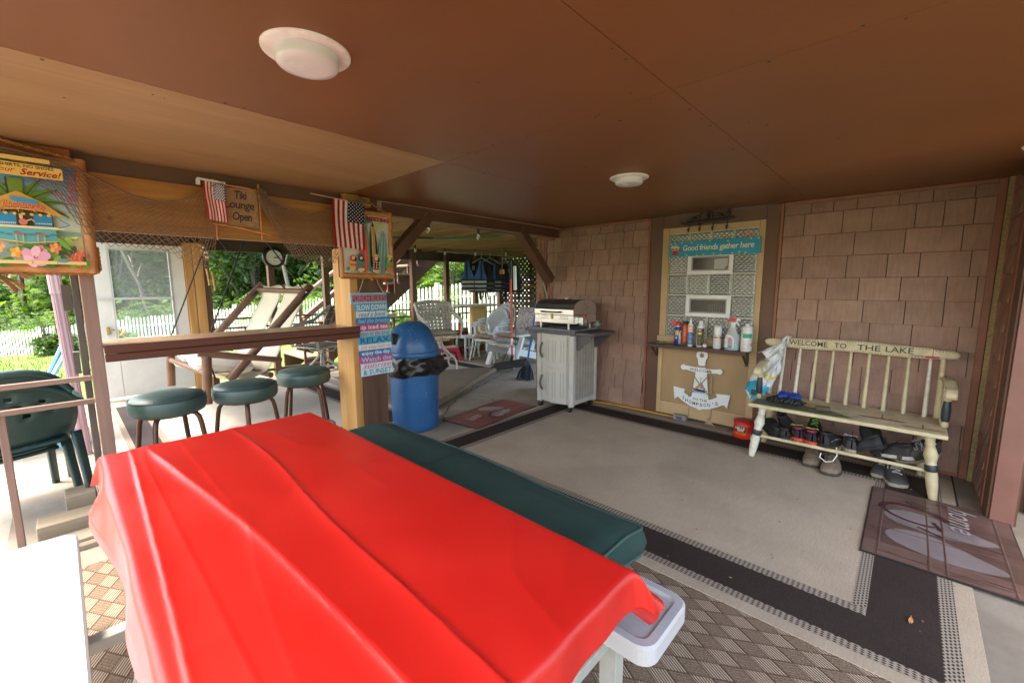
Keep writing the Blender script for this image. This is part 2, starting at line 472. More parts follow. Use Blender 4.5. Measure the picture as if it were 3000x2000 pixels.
# ================================================================ house wall (X = 4.42)
HW = thing('house_wall', 'pinkish brown shingled house wall along the back of the porch', 'house', (4.42, 1.55, 0))
TX = Matrix(((0, 0, -1, 0), (-1, 0, 0, 0), (0, 1, 0, 0), (0, 0, 0, 1)))    # (a,b,c) -> (-c, -a, b)
def shingles(mb, a0, a1, z0, z1, seed, exp=.179, jit=0., wsc=1.):
    rr = random.Random(seed); row = 0; z = z0
    while z < z1-.02:
        zt = min(z+exp, z1); a = a0-rr.uniform(0, .15)
        while a < a1:
            w = rr.choice((.115, .14, .16, .19, .2, .23))*wsc; b = min(a+w, a1); s = max(a, a0)
            if b-s > .02:
                g = .0028; k = rr.uniform(.84, 1.07); mb.col = (k, k*rr.uniform(.97, 1.02), k*rr.uniform(.95, 1.03))
                zb = z+rr.uniform(0, jit)
                p = .024
                vs = [(s+g, zb, 0), (b-g, zb, 0), (b-g, zt-.003, 0), (s+g, zt-.003, 0), (s+g, zb, p), (b-g, zb, p), (b-g, zt-.003, .004), (s+g, zt-.003, .004)]
                mb.add(vs, [(0, 3, 2, 1), (4, 5, 6, 7), (0, 1, 5, 4), (1, 2, 6, 5), (2, 3, 7, 6), (3, 0, 4, 7)])
            a = b
        z += exp; row += 1
mb = MB(); mb.T = Matrix.Translation((4.42, 0, 0)) @ TX
shingles(mb, -3.40, -2.115, .03, 2.085, 1); mb.col = (1, 1, 1)
shingles(mb, -3.50, -3.40, .03, 1.98, 6)
o = mb.build('shingle_field', m_shingle, HW); o['label'] = 'shingled wall section behind the grill cart'
mb = MB(); mb.T = Matrix.Translation((4.42, 0, 0)) @ TX
shingles(mb, -.872, .385, .03, 2.085, 2, wsc=1.3)
o = mb.build('shingle_field', m_shingle, HW); o['label'] = 'shingled wall section behind the bench'
mb = MB()
mb.box(4.42, 4.56, 2.10, 3.5, 0, 2.11); mb.box(4.42, 4.56, -.44, .90, 0, 2.11)
mb.box(4.42, 4.56, .90, 2.10, 0, .05); mb.build('wall_core', m_darkbrown, HW)
mb = MB()
mb.box(4.392, 4.419, 2.088, 2.113, .0, 2.105); mb.box(4.392, 4.419, .873, .897, 0, 2.105)
mb.box(4.388, 4.419, 2.115, 3.39, 2.082, 2.108); mb.box(4.388, 4.419, -.36, .871, 2.082, 2.108)
mb.box(4.388, 4.419, -.402, -.362, 0, 2.108); mb.box(4.394, 4.419, 2.115, 3.5, 0, .03); mb.box(4.394, 4.419, -.36, .871, 0, .03)
mb.box(4.386, 4.419, 3.395, 3.51, 1.985, 2.015); mb.box(4.386, 4.419, 3.395, 3.42, 2.017, 2.108); mb.box(4.389, 4.419, 3.502, 3.53, 0, 1.983)
mb.build('trim', m_trim, HW, bevel=.003)
mb = MB(); mb.box(4.382, 4.43, 3.532, 3.66, 0, 2.0); mb.build('corner_board', mat('corner_board_paint', (.25, .12, .075), .5, .2, 6), HW, bevel=.003)
mb = MB()
mb.box(4.402, 4.44, 1.955, 2.086, 0, 2.108); mb.box(4.402, 4.44, .899, 1.004, 0, 2.108); mb.box(4.404, 4.44, 1.005, 1.954, 1.988, 2.107)
mb.build('casing', m_brown, HW, bevel=.003)
# glass block window
W = thing  # alias
mb = MB()
def fr(y0, y1, z0, z1, x=4.396): mb.box(x, 4.45, y0, y1, z0, z1)
fr(1.882, 1.952, .874, 1.985); fr(1.006, 1.053, .874, 1.985); fr(1.054, 1.881, 1.925, 1.984); fr(1.006, 1.968, .815, .872, 4.386)
fr(1.907, 1.953, .03, .813); fr(1.004, 1.067, .03, .813); fr(1.068, 1.906, .03, .165); fr(1.068, 1.906, .752, .812)
win = mb.build('window', m_tan, HW, bevel=.003); win['label'] = 'tan window frame with glass blocks above a plain panel'
mb = MB(); mb.box(4.412, 4.45, 1.068, 1.906, .166, .751); mb.build('panel', m_tanpanel, win)
mb = MB(); mb.box(4.41, 4.45, 1.054, 1.881, .873, 1.924); mb.build('mortar', mat('pale_mortar', (.62, .60, .54), .8, .15, 20), win)
def make_block():
    m, nt, bs = _new('glass_block')
    v = coords(nt); n1 = noise(nt, v, 40, 3)
    a = N(nt, 'ShaderNodeAttribute', attribute_name='Col')
    lk(nt, a.outputs[0], bs.inputs['Base Color'])
    bs.inputs['Roughness'].default_value = .1; bs.inputs['Metallic'].default_value = .1; bs.inputs['Specular IOR Level'].default_value = .9
    bs.inputs['Coat Weight'].default_value = .6; bs.inputs['Coat Roughness'].default_value = .05
    return m
m_block = make_block()
ycol = [1.879, 1.674, 1.467, 1.262, 1.056]; zrow = [1.922, 1.717, 1.512, 1.304, 1.094, .876]
rb = random.Random(5)
for r_ in range(5):
    for c_ in range(4):
        if r_ in (1, 3) and c_ in (1, 2): continue
        y1, y0 = ycol[c_]-.007, ycol[c_+1]+.007; z1, z0 = zrow[r_]-.007, zrow[r_+1]+.007
        mb = MB(); n = 44; kk = 4.5; bk_ = rb.uniform(.8, 1.25)
        def f(u, v, y0=y0, y1=y1, z0=z0, z1=z1):
            e = min(u, 1-u, v, 1-v); ed = min(1, e/.07)
            h = abs(math.cos(PI*kk*(u+v))*math.cos(PI*kk*(u-v)))
            return (4.404-.006*ed-.009*h*ed, y1+(y0-y1)*u, z0+(z1-z0)*v)
        def cf(u, v):
            h = abs(math.cos(PI*kk*(u+v))*math.cos(PI*kk*(u-v))); k = (.12+.40*h)*rb.uniform(.92, 1.08)*bk_
            return (k*.95, k, k*.98)
        mb.grid(f, n, n, smooth=True, colfn=cf); mb.build('glass_block', m_block, win)
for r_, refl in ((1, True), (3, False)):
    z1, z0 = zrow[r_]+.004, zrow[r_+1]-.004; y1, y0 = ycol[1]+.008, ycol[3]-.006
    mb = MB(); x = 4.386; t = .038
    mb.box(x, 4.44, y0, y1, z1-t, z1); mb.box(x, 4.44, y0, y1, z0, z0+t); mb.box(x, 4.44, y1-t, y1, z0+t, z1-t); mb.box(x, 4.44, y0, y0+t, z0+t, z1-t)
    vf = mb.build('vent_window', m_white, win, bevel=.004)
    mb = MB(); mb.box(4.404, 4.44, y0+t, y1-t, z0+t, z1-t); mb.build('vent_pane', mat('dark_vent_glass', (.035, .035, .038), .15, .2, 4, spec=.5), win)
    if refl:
        cv = Canvas(planeX(4.4038), 0); cv.poly([(-1.43, 1.545), (-1.43, 1.655), (-1.29, 1.66), (-1.30, 1.60), (-1.35, 1.55)], (.45, .46, .47)); cv.build('pane_reflection', m_print, win)  # reflection on the upper pane, painted as a pale patch
    else:
        cv = Canvas(planeX(4.4038), 0)
        for q in range(9): cv.rect(-1.46+.017*q, -1.451+.017*q, 1.14, 1.22, (.10, .10, .105)); cv.w = 0
        cv.build('blind', m_print, win)
    mb = MB()
    a, b = y0+t, y1-t; c, d = z0+t, z1-t; q = .013
    mb.box(4.398, 4.4035, a, b, c, c+q); mb.box(4.398, 4.4035, a, b, d-q, d); mb.box(4.398, 4.4035, a, a+q, c+q, d-q); mb.box(4.398, 4.4035, b-q, b, c+q, d-q)
    mb.build('vent_sash', mat('grey_sash', (.28, .28, .30), .5), win)
# side return wall at the corner (Y = -.44) and jamb
SW = thing('side_wall', 'narrow shingled return wall with red trim and pinkish jamb at the right edge', 'wall', (4.05, -.5, 0))
TY = Matrix(((1, 0, 0, 0), (0, 0, -1, 0), (0, 1, 0, 0), (0, 0, 0, 1)))     # flips to face -Y ; we need +Y
TYp = Matrix(((-1, 0, 0, 0), (0, 0, 1, 0), (0, 1, 0, 0), (0, 0, 0, 1)))    # (a,b,c)->(-a, c, b)
mb = MB(); mb.T = Matrix.Translation((0, -.452, 0)) @ TYp
shingles(mb, -4.355, -3.985, .04, 2.09, 4); mb.build('shingle_field', m_shingle, SW)
mb = MB(); mb.box(3.70, 4.44, -.56, -.4535, 0, 2.11); mb.build('wall_core', m_brown, SW)
mb = MB(); mb.box(3.885, 3.983, -.452, -.434, 0, 2.108); mb.box(3.985, 4.352, -.452, -.432, 0, .035); mb.box(4.354, 4.369, -.452, -.43, 0, 2.108)
mb.build('trim', m_trim, SW, bevel=.003)
mb = MB(); mb.box(4.371, 4.387, -.44, -.404, 0, 2.108); mb.build('filler_strip', mat('cork_filler', (.36, .27, .15), .9, .4, 80), SW)
mb = MB(); mb.box(3.702, 3.883, -.453, -.440, 0, 2.108); mb.build('brown_board', m_brown, SW, bevel=.003)
mb = MB(); mb.box(3.68, 3.70, -.548, -.452, 0, 2.108); mb.build('jamb', mat('pinkish_jamb_paint', (.20, .088, .068), .5, .15, 6, dirt=.15), SW, bevel=.003)
mb = MB(); mb.box(3.93, 3.97, -1.55, -.63, .16, 2.02)
D = mb.build('entry_door', wood('orange_varnished_wood', (.55, .25, .05), (.36, .13, .02), 2, 1.5, .3, 10, .08, knots=False), None)
tag(D, 'orange varnished wooden door mostly hidden beyond the pinkish jamb', 'door')
mb = MB(); mb.box(3.925, 3.968, -1.55, -.63, .08, .158); mb.build('kick_strip', m_whitepaint, D)
mb = MB(); mb.box(3.93, 3.975, -1.55, -.63, .0, .078); mb.build('threshold', m_black, D)
mb = MB(); mb.box(3.98, 4.5, -2.3, -.563, 0, 2.108); o = mb.build('entry_wall', m_brown); tag(o, 'brown wall behind the orange door at the right edge', 'wall')

# ================================================================ raised deck over the patio
DK = thing('raised_deck', 'brown raised deck over the patio with pale joists and square posts', 'deck', (4, 5.3, 0))
for k in range(13):
    x = 2.1+k*.42
    mb = MB(); mb.box(x-.019, x+.019, 3.45, 7.16, 2.075, 2.25); mb.build('joist', m_joist, DK)
for k in range(5):
    x = .25+k*.41
    mb = MB(); mb.box(x-.019, x+.019, 3.45, 7.16, 2.075, 2.25); mb.build('joist', m_joist, DK)
mb = MB()
for k in range(28):
    y = 3.34+k*.142; mb.box(.05, 7.3, y, y+.136, 2.252, 2.285)
mb.build('decking', m_darkbrown, DK)
mb = MB(); mb.box(.2, 7.25, 7.17, 7.21, 1.90, 2.25); mb.build('rim_beam', m_darkbrown, DK)
mb = MB(); mb.box(7.2, 7.245, 3.6, 7.165, 2.02, 2.25); mb.build('rim_beam', m_joist, DK)
for x, h in ((2.275, 1.898), (3.11, 1.898), (3.92, 1.898), (4.78, 2.07), (5.6, 2.07), (6.4, 2.07), (7.17, 2.07)):
    y = 7.12 if h > 2 else 7.19
    mb = MB(); mb.box(x-.045, x+.045, y-.045, y+.045, 0, h); mb.build('post', m_brownwood, DK, bevel=.004)
mb = MB(); mb.box(1.20, 1.285, 7.06, 7.15, 0, 1.98); mb.box(1.295, 1.40, 7.05, 7.15, 0, 1.98)
o = mb.build('post', m_yellowz, DK, bevel=.004); o['label'] = 'doubled unpainted pine post beside the storm door'
mb = MB(); mb.box(1.402, 1.47, 7.06, 7.15, 0, 1.98); mb.build('post', m_brownwood, DK, bevel=.004)
# fascia by the bar, beam to the house and its two braces
mb = MB(); mb.box(-.45, 1.88, 3.285, 3.325, 2.021, 2.108); mb.build('fascia_strip', m_brown, DK)
mb = MB(); mb.box(1.93, 4.384, 3.30, 3.39, 2.0, 2.108); mb.build('beam', m_brown, DK, bevel=.004)
mb = MB(); mb.bar((2.42, 3.345, 2.04), (1.93, 3.345, 1.55), .09, .115, (0, 1, 0)); mb.build('brace', m_brown, DK, bevel=.004)
mb = MB(); mb.bar((3.68, 3.345, 2.04), (4.26, 3.345, 1.47), .09, .13, (0, 1, 0)); mb.build('brace', m_brown, DK, bevel=.004)
mb = MB(); mb.box(-.9, 1.72, 3.27, 3.308, 1.712, 2.019); mb.build('header_plank', m_yellow, DK, bevel=.003)
# posts on the bar line
CP = thing('porch_column', 'wide column of yellow pine and brown boards at the end of the bar', 'column', (1.7, 3.35, 0))
mb = MB(); mb.box(1.60, 1.645, 3.262, 3.55, 0, 1.71); mb.build('pine_board', m_yellowz, CP, bevel=.003)
mb = MB(); mb.box(1.648, 1.672, 3.275, 3.5, 0, 1.71); mb.build('pine_board', m_yellowz, CP, bevel=.003)
mb = MB(); mb.box(1.675, 1.90, 3.27, 3.46, 0, 2.02); mb.build('brown_board', m_brownwood, CP, bevel=.003)
mb = MB(); mb.box(1.56, 1.679, 3.22, 3.262, 2.055, 2.108); mb.build('cleat', m_yellow, CP, bevel=.003)
mb = MB(); mb.box(1.68, 1.78, 3.215, 3.26, 2.02, 2.10); mb.build('cleat', m_yellow, CP, bevel=.003)
LP = thing('corner_post', 'pinkish brown timber post at the left end of the bar', 'post', (.12, 3.29, 0))
mb = MB(); mb.box(.092, .15, 3.268, 3.33, 0, 1.71); mb.build('front_board', m_pinkwood, LP, bevel=.003)
mb = MB(); mb.box(.06, .090, 3.34, 3.42, 0, 2.0); mb.build('rear_board', mat('grey_weathered_wood', (.10, .085, .075), .8, .3, 8, stretch=(4, 4, 1)), LP, bevel=.003)
for bz in ((.02, 1.28, 1.42), (.03, .93, 1.05)):
    mb = MB(); mb.box(bz[0], .056, 3.35, 3.41, bz[1], bz[2]); mb.build('block', mat('grey_weathered_wood', ()), LP)
mb = MB(); mb.box(-.9, .118, 3.225, 3.266, 2.03, 2.106); mb.build('cap_board', wood('orange_board', (.45, .15, .05), (.3, .08, .025), 0, 1.5, .5, 10, .1), LP)
# ================================================================ bar counter, rail
BC = thing('bar_counter', 'long brown painted bar counter between the corner post and the wide column', 'bar counter', (.9, 3.42, 0))
m_bar = mat('glossy_brown_paint', (.095, .026, .015), .4, .15, 5, .05, 60, stretch=(.2, 1, 1), spec=.35, dirt=.15, dirtcol=(.06, .02, .012))
mb = MB(); mb.box(.152, 1.598, 3.262, 3.60, 1.06, 1.085); mb.build('counter_top', mat('worn_counter_paint', (.30, .21, .135), .3, .15, 4, stretch=(.2, 1, 1), spec=.6), BC, bevel=.004)
mb = MB(); mb.box(.152, 1.66, 3.238, 3.2605, 1.036, 1.084); mb.box(.152, 1.655, 3.242, 3.2605, .99, 1.034); mb.build('front_apron', m_bar, BC, bevel=.005)
mb = MB(); mb.box(.22, 1.598, 3.34, 3.38, .995, 1.058); mb.box(.22, 1.56, 3.52, 3.56, .995, 1.058); mb.build('support_rail', m_brownwoodx, BC)
RL = thing('side_railing', 'two bare pinkish horizontal rails and a thin upright left of the corner post', 'railing', (-.3, 3.29, 0))
for z0, z1 in ((.895, .922), (.765, .792)):
    mb = MB(); mb.box(-.9, .09, 3.272, 3.302, z0, z1); mb.build('rail', m_pinkwoodx, RL, bevel=.003)
for x in (-.268, -.72):
    mb = MB(); mb.box(x, x+.03, 3.303, 3.335, -.02, .764); mb.build('upright', m_pinkwood, RL, bevel=.003)
SL = thing('timber_step', 'stepped grey timber blocks at the porch edge under the rail', 'step', (-.05, 3.5, 0))
m_sleeper = wood('grey_sleeper', (.36, .31, .23), (.22, .18, .13), 0, 2, .8, 10, .25, knots=False)
mb = MB(); mb.box(-.205, .085, 3.44, 3.60, -.02, .075); mb.build('lower_block', m_sleeper, SL, bevel=.005)
mb = MB(); mb.box(-.085, .05, 3.605, 3.78, -.02, .15); mb.build('upper_block', m_sleeper, SL, bevel=.005)
mb = MB(); mb.box(-.9, .3, 3.14, 3.19, .0, .028); mb.box(-.9, .3, 3.195, 3.25, 0, .045)
tag(mb.build('door_sill', m_sleeper, bevel=.004), 'pair of worn brown boards laid on the floor below the railing', 'sill')

# ================================================================ framed tiki picture (left)
def bamboo_frame(root, x0, x1, z0, z1, y, r, nodes=4):
    mb = MB()
    def pole(p, q):
        p = Vector(p); q = Vector(q); k = 26; pts = []; rs = []
        for i in range(k+1):
            t = i/k; pts.append(p.lerp(q, t)); d = min(abs((t*nodes) % 1-.5), .5)
            rs.append(r*(1.0+.13*math.exp(-((abs((t*nodes) % 1-.5))/.035)**2)-.02*math.cos((t*nodes) % 1*2*PI)))
        mb.tube(pts, rs, 12)
    pole((x0, y, z0), (x1, y, z0)); pole((x0, y, z1), (x1, y, z1)); pole((x0, y, z0-r), (x0, y, z1+r)); pole((x1, y, z0-r), (x1, y, z1+r))
    return mb.build('bamboo_frame', m_bamboo, root)
def twist(mb, pts, r, turns=40, strands=2):
    """laid rope along polyline"""
    P = [Vector(p) for p in pts]; L = [0]
    for a, b in zip(P[:-1], P[1:]): L.append(L[-1]+(b-a).length)
    n = max(24, int(L[-1]/(r*1.3)))
    def at(d):
        for i in range(len(P)-1):
            if d <= L[i+1] or i == len(P)-2:
                return P[i].lerp(P[i+1], (d-L[i])/max(1e-6, L[i+1]-L[i]))
    for s in range(strands):
        q = []
        for i in range(n+1):
            d = L[-1]*i/n; p = at(d); t = (at(min(L[-1], d+.004))-at(max(0, d-.004)))
            if t.length < 1e-9: t = Vector((0, 0, 1))
            t.normalize(); a = t.orthogonal().normalized()
            if a.dot(Vector((.3, .5, .8))) < 0: a = -a
            b = t.cross(a); th = d/(r*7)*2*PI+s*2*PI/strands
            q.append(p+(a*math.cos(th)+b*math.sin(th))*r*.5)
        mb.tube(q, r*.62, 5)
def palm(cv, x, y, L, ang, wd, col, col2):
    d = (math.cos(ang), math.sin(ang)); n = (-d[1], d[0]); top = []; bot = []
    for i in range(9):
        t = i/8; w = wd*math.sin(PI*min(1, t*.9+.1))*(1-.3*t); dr = -.25*L*t*t*abs(d[0])
        top.append((x+d[0]*L*t+n[0]*w, y+d[1]*L*t+n[1]*w+dr)); bot.append((x+d[0]*L*t-n[0]*w*.8, y+d[1]*L*t-n[1]*w*.8+dr))
    cv.poly(top+bot[::-1], col)
    cv.line([(x+d[0]*L*t/6, y+d[1]*L*t/6-.25*L*(t/6)**2*abs(d[0])) for t in range(7)], wd*.22, col2)

TP = thing('tiki_picture', 'bamboo framed picture of a thatched tiki bar hung on the corner post', 'picture', (-.2, 3.22, 1.48))
bamboo_frame(TP, -.35, .148, 1.505, 2.035, 3.222, .026)
cv = Canvas(lambda u, v, w: (-.082+(u+.225)*.70 if u < .0 else -.082+.1575+(u)*.37, 3.222-w, v)); X0, X1, Z0, Z1 = -.58, .13, 1.52, 2.02
def sky(t): return tuple(a*(1-t)+b*t for a, b in zip(S(215, 225, 200), S(70, 150, 215)))
for k in range(10): cv.rect(X0, X1, 1.68+.034*k, 1.68+.034*(k+1)+.001, sky(k/9)); cv.w -= cv.dw*.5
cv.rect(X0, X1, 1.52, 1.68, S(225, 214, 165)); cv.rect(X0, X1, 1.665, 1.69, S(150, 190, 180))
cv.poly([(X0, 1.55), (-.33, 1.62), (-.05, 1.615), (.06, 1.59), (.0, 1.56), (-.2, 1.545)], S(185, 205, 200))
for (u, v, a, b) in ((.09, 1.91, .05, .02), (.08, 1.86, .045, .018), (-.02, 1.875, .05, .006), (-.5, 1.97, .08, .015), (.1, 1.95, .03, .02), (.05, 1.83, .04, .006)): cv.ell(u, v, a, b, S(196, 130, 175))
for ang, L in ((.1, .25), (.35, .26), (.62, .25), (.95, .2), (2.2, .2), (2.5, .26), (2.8, .27), (3.05, .25)): palm(cv, -.225, 1.80, L, ang, .026, S(105, 145, 45), S(55, 85, 30))
cv.poly([(-.25, 1.76), (-.27, 1.93), (-.19, 1.93), (-.205, 1.76)], S(120, 150, 50)); cv.line([(-.262, 1.78), (-.268, 1.93)], .009, S(60, 50, 35))
# hut
cv.rect(-.345, -.07, 1.63, 1.80, S(60, 45, 35)); cv.rect(-.34, -.245, 1.70, 1.765, S(40, 140, 190)); cv.rect(-.165, -.075, 1.70, 1.765, S(40, 140, 190))
for k in range(7): cv.ell(-.33+.04*k, 1.762, .01, .007, S(240, 205, 90), 8)
for k in range(10): cv.ell(-.325+.008*k, 1.715, .003, .006, S(210, 225, 235), 6); cv.ell(-.155+.008*k, 1.72, .003, .004, S(210, 225, 235), 6)
cv.ell(-.215, 1.722, .021, .016, S(215, 120, 95), 10); cv.ell(-.222, 1.746, .009, .011, S(235, 185, 130), 8); cv.ell(-.222, 1.756, .011, .005, S(225, 190, 80), 8); cv.line([(-.2, 1.727), (-.175, 1.738), (-.16, 1.725)], .006, S(220, 165, 120))
cv.poly([(-.35, 1.63), (-.345, 1.70), (-.065, 1.70), (-.06, 1.63), (-.2, 1.618)], S(95, 175, 180))
for k in range(8): cv.ell(-.32+.034*k, 1.665-.006*math.sin(k*2.3), .018, .006, S(60, 140, 145), 8)
cv.rect(-.375, -.02, 1.693, 1.704, S(232, 215, 165)); cv.line([(-.35, 1.635), (-.2, 1.622), (-.06, 1.635)], .006, S(220, 205, 120))
cv.line([(-.05, 1.75), (.02, 1.72), (-.05, 1.70)], .005, S(60, 145, 200))
for xx in (-.26, -.16):
    cv.rect(xx, xx+.006, 1.605, 1.66, S(215, 185, 95)); cv.rect(xx+.032, xx+.038, 1.605, 1.66, S(215, 185, 95)); cv.rect(xx-.004, xx+.042, 1.66, 1.668, S(200, 85, 80)); cv.ell(xx+.02, 1.603, .022, .003, S(90, 100, 100), 10)
cv.poly([(-.42, 1.765), (-.33, 1.82), (-.225, 1.865), (-.11, 1.82), (-.01, 1.757), (-.06, 1.762), (-.12, 1.775), (-.22, 1.78), (-.32, 1.772)], S(222, 165, 70))
rr = random.Random(4)
for k in range(70):
    u = rr.uniform(-.37, -.04); hh = .095*(1-abs(u+.22)/.2); v = 1.77+rr.random()*max(.004, hh-.01)
    cv.line([(u, v), (u+(u+.22)*.12, v-.016)], .0025, rr.choice((S(190, 130, 45), S(245, 205, 110), S(160, 100, 40)))); cv.w -= cv.dw*.95
cv.poly([(-.262, 1.838), (-.25, 1.815), (-.14, 1.808), (-.13, 1.825), (-.2, 1.835)], S(60, 150, 200))
cv.text('Lounge', -.285, -.10, 1.775, 1.818, S(150, 50, 45), bold=.03); cv.text('Lounge', -.283, -.102, 1.778, 1.818, S(240, 130, 110))
cv.poly([(-.03, 1.65), (.0, 1.663), (.105, 1.67), (.075, 1.645), (.0, 1.638)], S(150, 170, 60)); cv.poly([(-.0, 1.657), (.09, 1.663), (.06, 1.652)], S(235, 225, 190))
# flowers, leaves along the bottom
for k in range(60):
    u = rr.uniform(X0, X1); v = 1.52+rr.random()**1.4*(.085 if abs(u+.2) < .13 else .13)
    cv.ell(u, v, rr.uniform(.02, .042), rr.uniform(.012, .024), rr.choice((S(70, 120, 40), S(110, 160, 50), S(45, 85, 40), S(150, 185, 65))), 10, rr.uniform(-.8, .8)); cv.w -= cv.dw*.7
for u, v, c1, c2 in ((-.265, 1.573, S(235, 190, 80), S(245, 150, 60)), (-.15, 1.585, S(235, 140, 140), S(250, 190, 190)), (-.08, 1.60, S(240, 170, 80), S(235, 120, 80)), (-.34, 1.60, S(240, 130, 110), S(245, 180, 90)), (.03, 1.555, S(240, 165, 70), S(225, 80, 60)), (.085, 1.575, S(235, 140, 60), S(240, 90, 80)), (-.44, 1.56, S(230, 110, 120), S(250, 170, 170)), (.06, 1.535, S(240, 180, 80), S(240, 110, 90))):
    for q in range(5): cv.ell(u+.016*math.cos(q*1.257), v+.014*math.sin(q*1.257), .015, .011, c1 if q % 2 else c2, 8, q*1.257); cv.w -= cv.dw*.6
for q in range(14):
    a = q*.449; cv.line([(.03, 1.535), (.03+.075*math.cos(a), 1.545+.05*abs(math.sin(a)))], .004, S(230, 85, 80)); cv.w -= cv.dw*.8
for q in range(5):
    a = q*1.257+.3; cv.ell(-.18+.04*math.cos(a), 1.552+.024*math.sin(a), .036, .022, S(240, 185, 205) if q % 2 else S(232, 160, 190), 12, a*.6); cv.w -= cv.dw*.5
cv.ell(-.18, 1.552, .012, .008, S(200, 90, 130), 10); cv.line([(-.18, 1.552), (-.165, 1.568)], .004, S(245, 230, 170))
cv.rect(X0, X1, 1.52, 1.536, S(232, 200, 125))
for u in (-.5, -.35, -.2, -.08): cv.rect(u, u+.003, 1.52, 1.536, S(170, 130, 70))
cv.ell(-.05, 1.537, .028, .008, S(70, 150, 190), 10)
cv.poly([(-.58, 1.935), (-.58, 1.995), (.0, 1.985), (.012, 1.975), (.01, 1.93), (-.2, 1.93)], S(238, 205, 110)); cv.rect(X0, -.05, 2.0, 2.02, S(240, 208, 120))
cv.text('NO SHIRTS, NO SHOES', -.335, -.035, 1.968, 1.984, S(50, 45, 35), bold=.015)
cv.text('at your', -.36, -.215, 1.938, 1.962, S(190, 60, 45), shear=.4); cv.text('Service!', -.195, .0, 1.936, 1.966, S(175, 35, 40), shear=.35, bold=.02)
cv.build('picture', m_print, TP)
mb = MB(); twist(mb, [(-.6, 3.2, 2.08), (-.3, 3.19, 2.1), (-.12, 3.185, 2.098), (.12, 3.195, 2.055)], .009); mb.build('hanging_rope', m_rope, TP); mb = MB()
twist(mb, [(-.6, 3.22, 1.476), (-.15, 3.222, 1.474), (.15, 3.222, 1.474), (.178, 3.222, 1.5), (.178, 3.222, 1.62)], .006)
for i in range(14):
    a = rr.uniform(-.012, .012); mb.tube([(-.2, 3.215, 1.477), (-.17+a, 3.21+a, 1.455), (-.135+a*1.5, 3.205+a, 1.425+a), (-.115+a*2, 3.205+a, 1.395+a)], .0035, 5)
for i in range(8):
    a = rr.uniform(-.014, .014); mb.tube([(-.11, 3.215, 1.478), (-.095+a, 3.21, 1.465), (-.085+a, 3.21, 1.455+a*.4)], .0035, 5)
mb.build('rope_trim', m_rope, TP)

# ================================================================ surf picture (on the column)
BP = thing('surf_picture', 'bamboo framed picture of parrots and surfboards on the wide column', 'picture', (1.74, 3.22, 1.47))
bamboo_frame(BP, 1.522, 1.955, 1.492, 1.985, 3.225, .02, 3)
cv = Canvas(planeY(3.225)); cv.rect(1.53, 1.945, 1.50, 1.98, S(222, 218, 214))
for ang, L in ((2.9, .18), (2.6, .17), (2.3, .15), (3.2, .16), (.1, .15), (-.15, .14), (-.5, .13), (.35, .12), (-.9, .12)):
    c = S(95, 150, 130) if ang > 1 else S(190, 205, 150); palm(cv, 1.79, 1.915, L*.8, ang, .012, c, c)
cv.poly([(1.745, 1.9), (1.71, 1.84), (1.735, 1.7), (1.745, 1.52), (1.765, 1.52), (1.755, 1.75)], S(110, 165, 145))
def board(cx, zb, zt, w, col, tilt, stripes):
    pts = []
    for i in range(13):
        t = i/12; ww = w*math.sin(PI*(.06+.94*t)**.8)**.6 if t < 1 else 0; pts.append((cx-ww+tilt*t, zb+(zt-zb)*t))
    for i in range(12, -1, -1):
        t = i/12; ww = w*math.sin(PI*(.06+.94*t)**.8)**.6 if t < 1 else 0; pts.append((cx+ww+tilt*t, zb+(zt-zb)*t))
    cv.poly(pts, col)
    for o_, wd, c in stripes: cv.line([(cx+o_, zb+.01), (cx+o_+tilt*.5, (zb+zt)/2), (cx+o_*.7+tilt*.93, zt-.035*(1+abs(o_)*10))], wd, c)
board(1.705, 1.505, 1.90, .038, S(225, 85, 50), -.005, ((.0, .003, S(120, 40, 30)), (.015, .003, S(240, 170, 120))))
board(1.79, 1.505, 1.915, .035, S(35, 32, 32), .0, ((.0, .028, S(225, 195, 130)), (-.003, .003, S(120, 50, 40)), (.006, .003, S(60, 40, 35))))
board(1.855, 1.505, 1.855, .042, S(105, 175, 180), .03, ((-.015, .004, S(205, 215, 170)), (.015, .004, S(205, 215, 170)), (0, .003, S(180, 80, 70))))
cv.text('BOARD MEETING', 1.56, 1.935, 1.928, 1.962, S(60, 30, 40), bold=.05, slope=-.03); cv.text('BOARD MEETING', 1.56, 1.935, 1.930, 1.962, S(205, 40, 55), bold=.02, slope=-.03)
def parrot(x, s, head, body, shirt, hat):
    cv.ell(x, 1.535, .026*s, .02*s, body, 12); cv.line([(x-.01, 1.53), (x-.018, 1.505)], .003, S(90, 80, 60)); cv.line([(x+.01, 1.53), (x+.006, 1.505)], .003, S(90, 80, 60))
    cv.poly([(x-.035*s, 1.56), (x-.05*s, 1.53), (x-.035*s, 1.525), (x-.015*s, 1.56)], S(60, 140, 160))
    cv.ell(x, 1.572, .033*s, .034*s, shirt, 14); cv.ell(x+.002, 1.622, .024*s, .024*s, head, 14); cv.ell(x+.017*s, 1.615, .011*s, .016*s, S(35, 32, 30), 10); cv.ell(x+.004, 1.625, .011*s, .011*s, S(235, 225, 185), 10); cv.ell(x+.004, 1.627, .003, .003, S(20, 20, 20), 6)
    for k in range(4): cv.line([(x-.025*s, 1.585-.008*k), (x+.022*s, 1.58-.009*k)], .0025, dark(shirt, .6))
    if hat: cv.ell(x, 1.644, .034*s, .006, hat, 12); cv.ell(x, 1.652, .018*s, .009, hat, 10)
parrot(1.605, 1.1, S(215, 75, 75), S(220, 195, 120), S(230, 180, 90), None); cv.rect(1.58, 1.63, 1.565, 1.578, S(205, 70, 80))
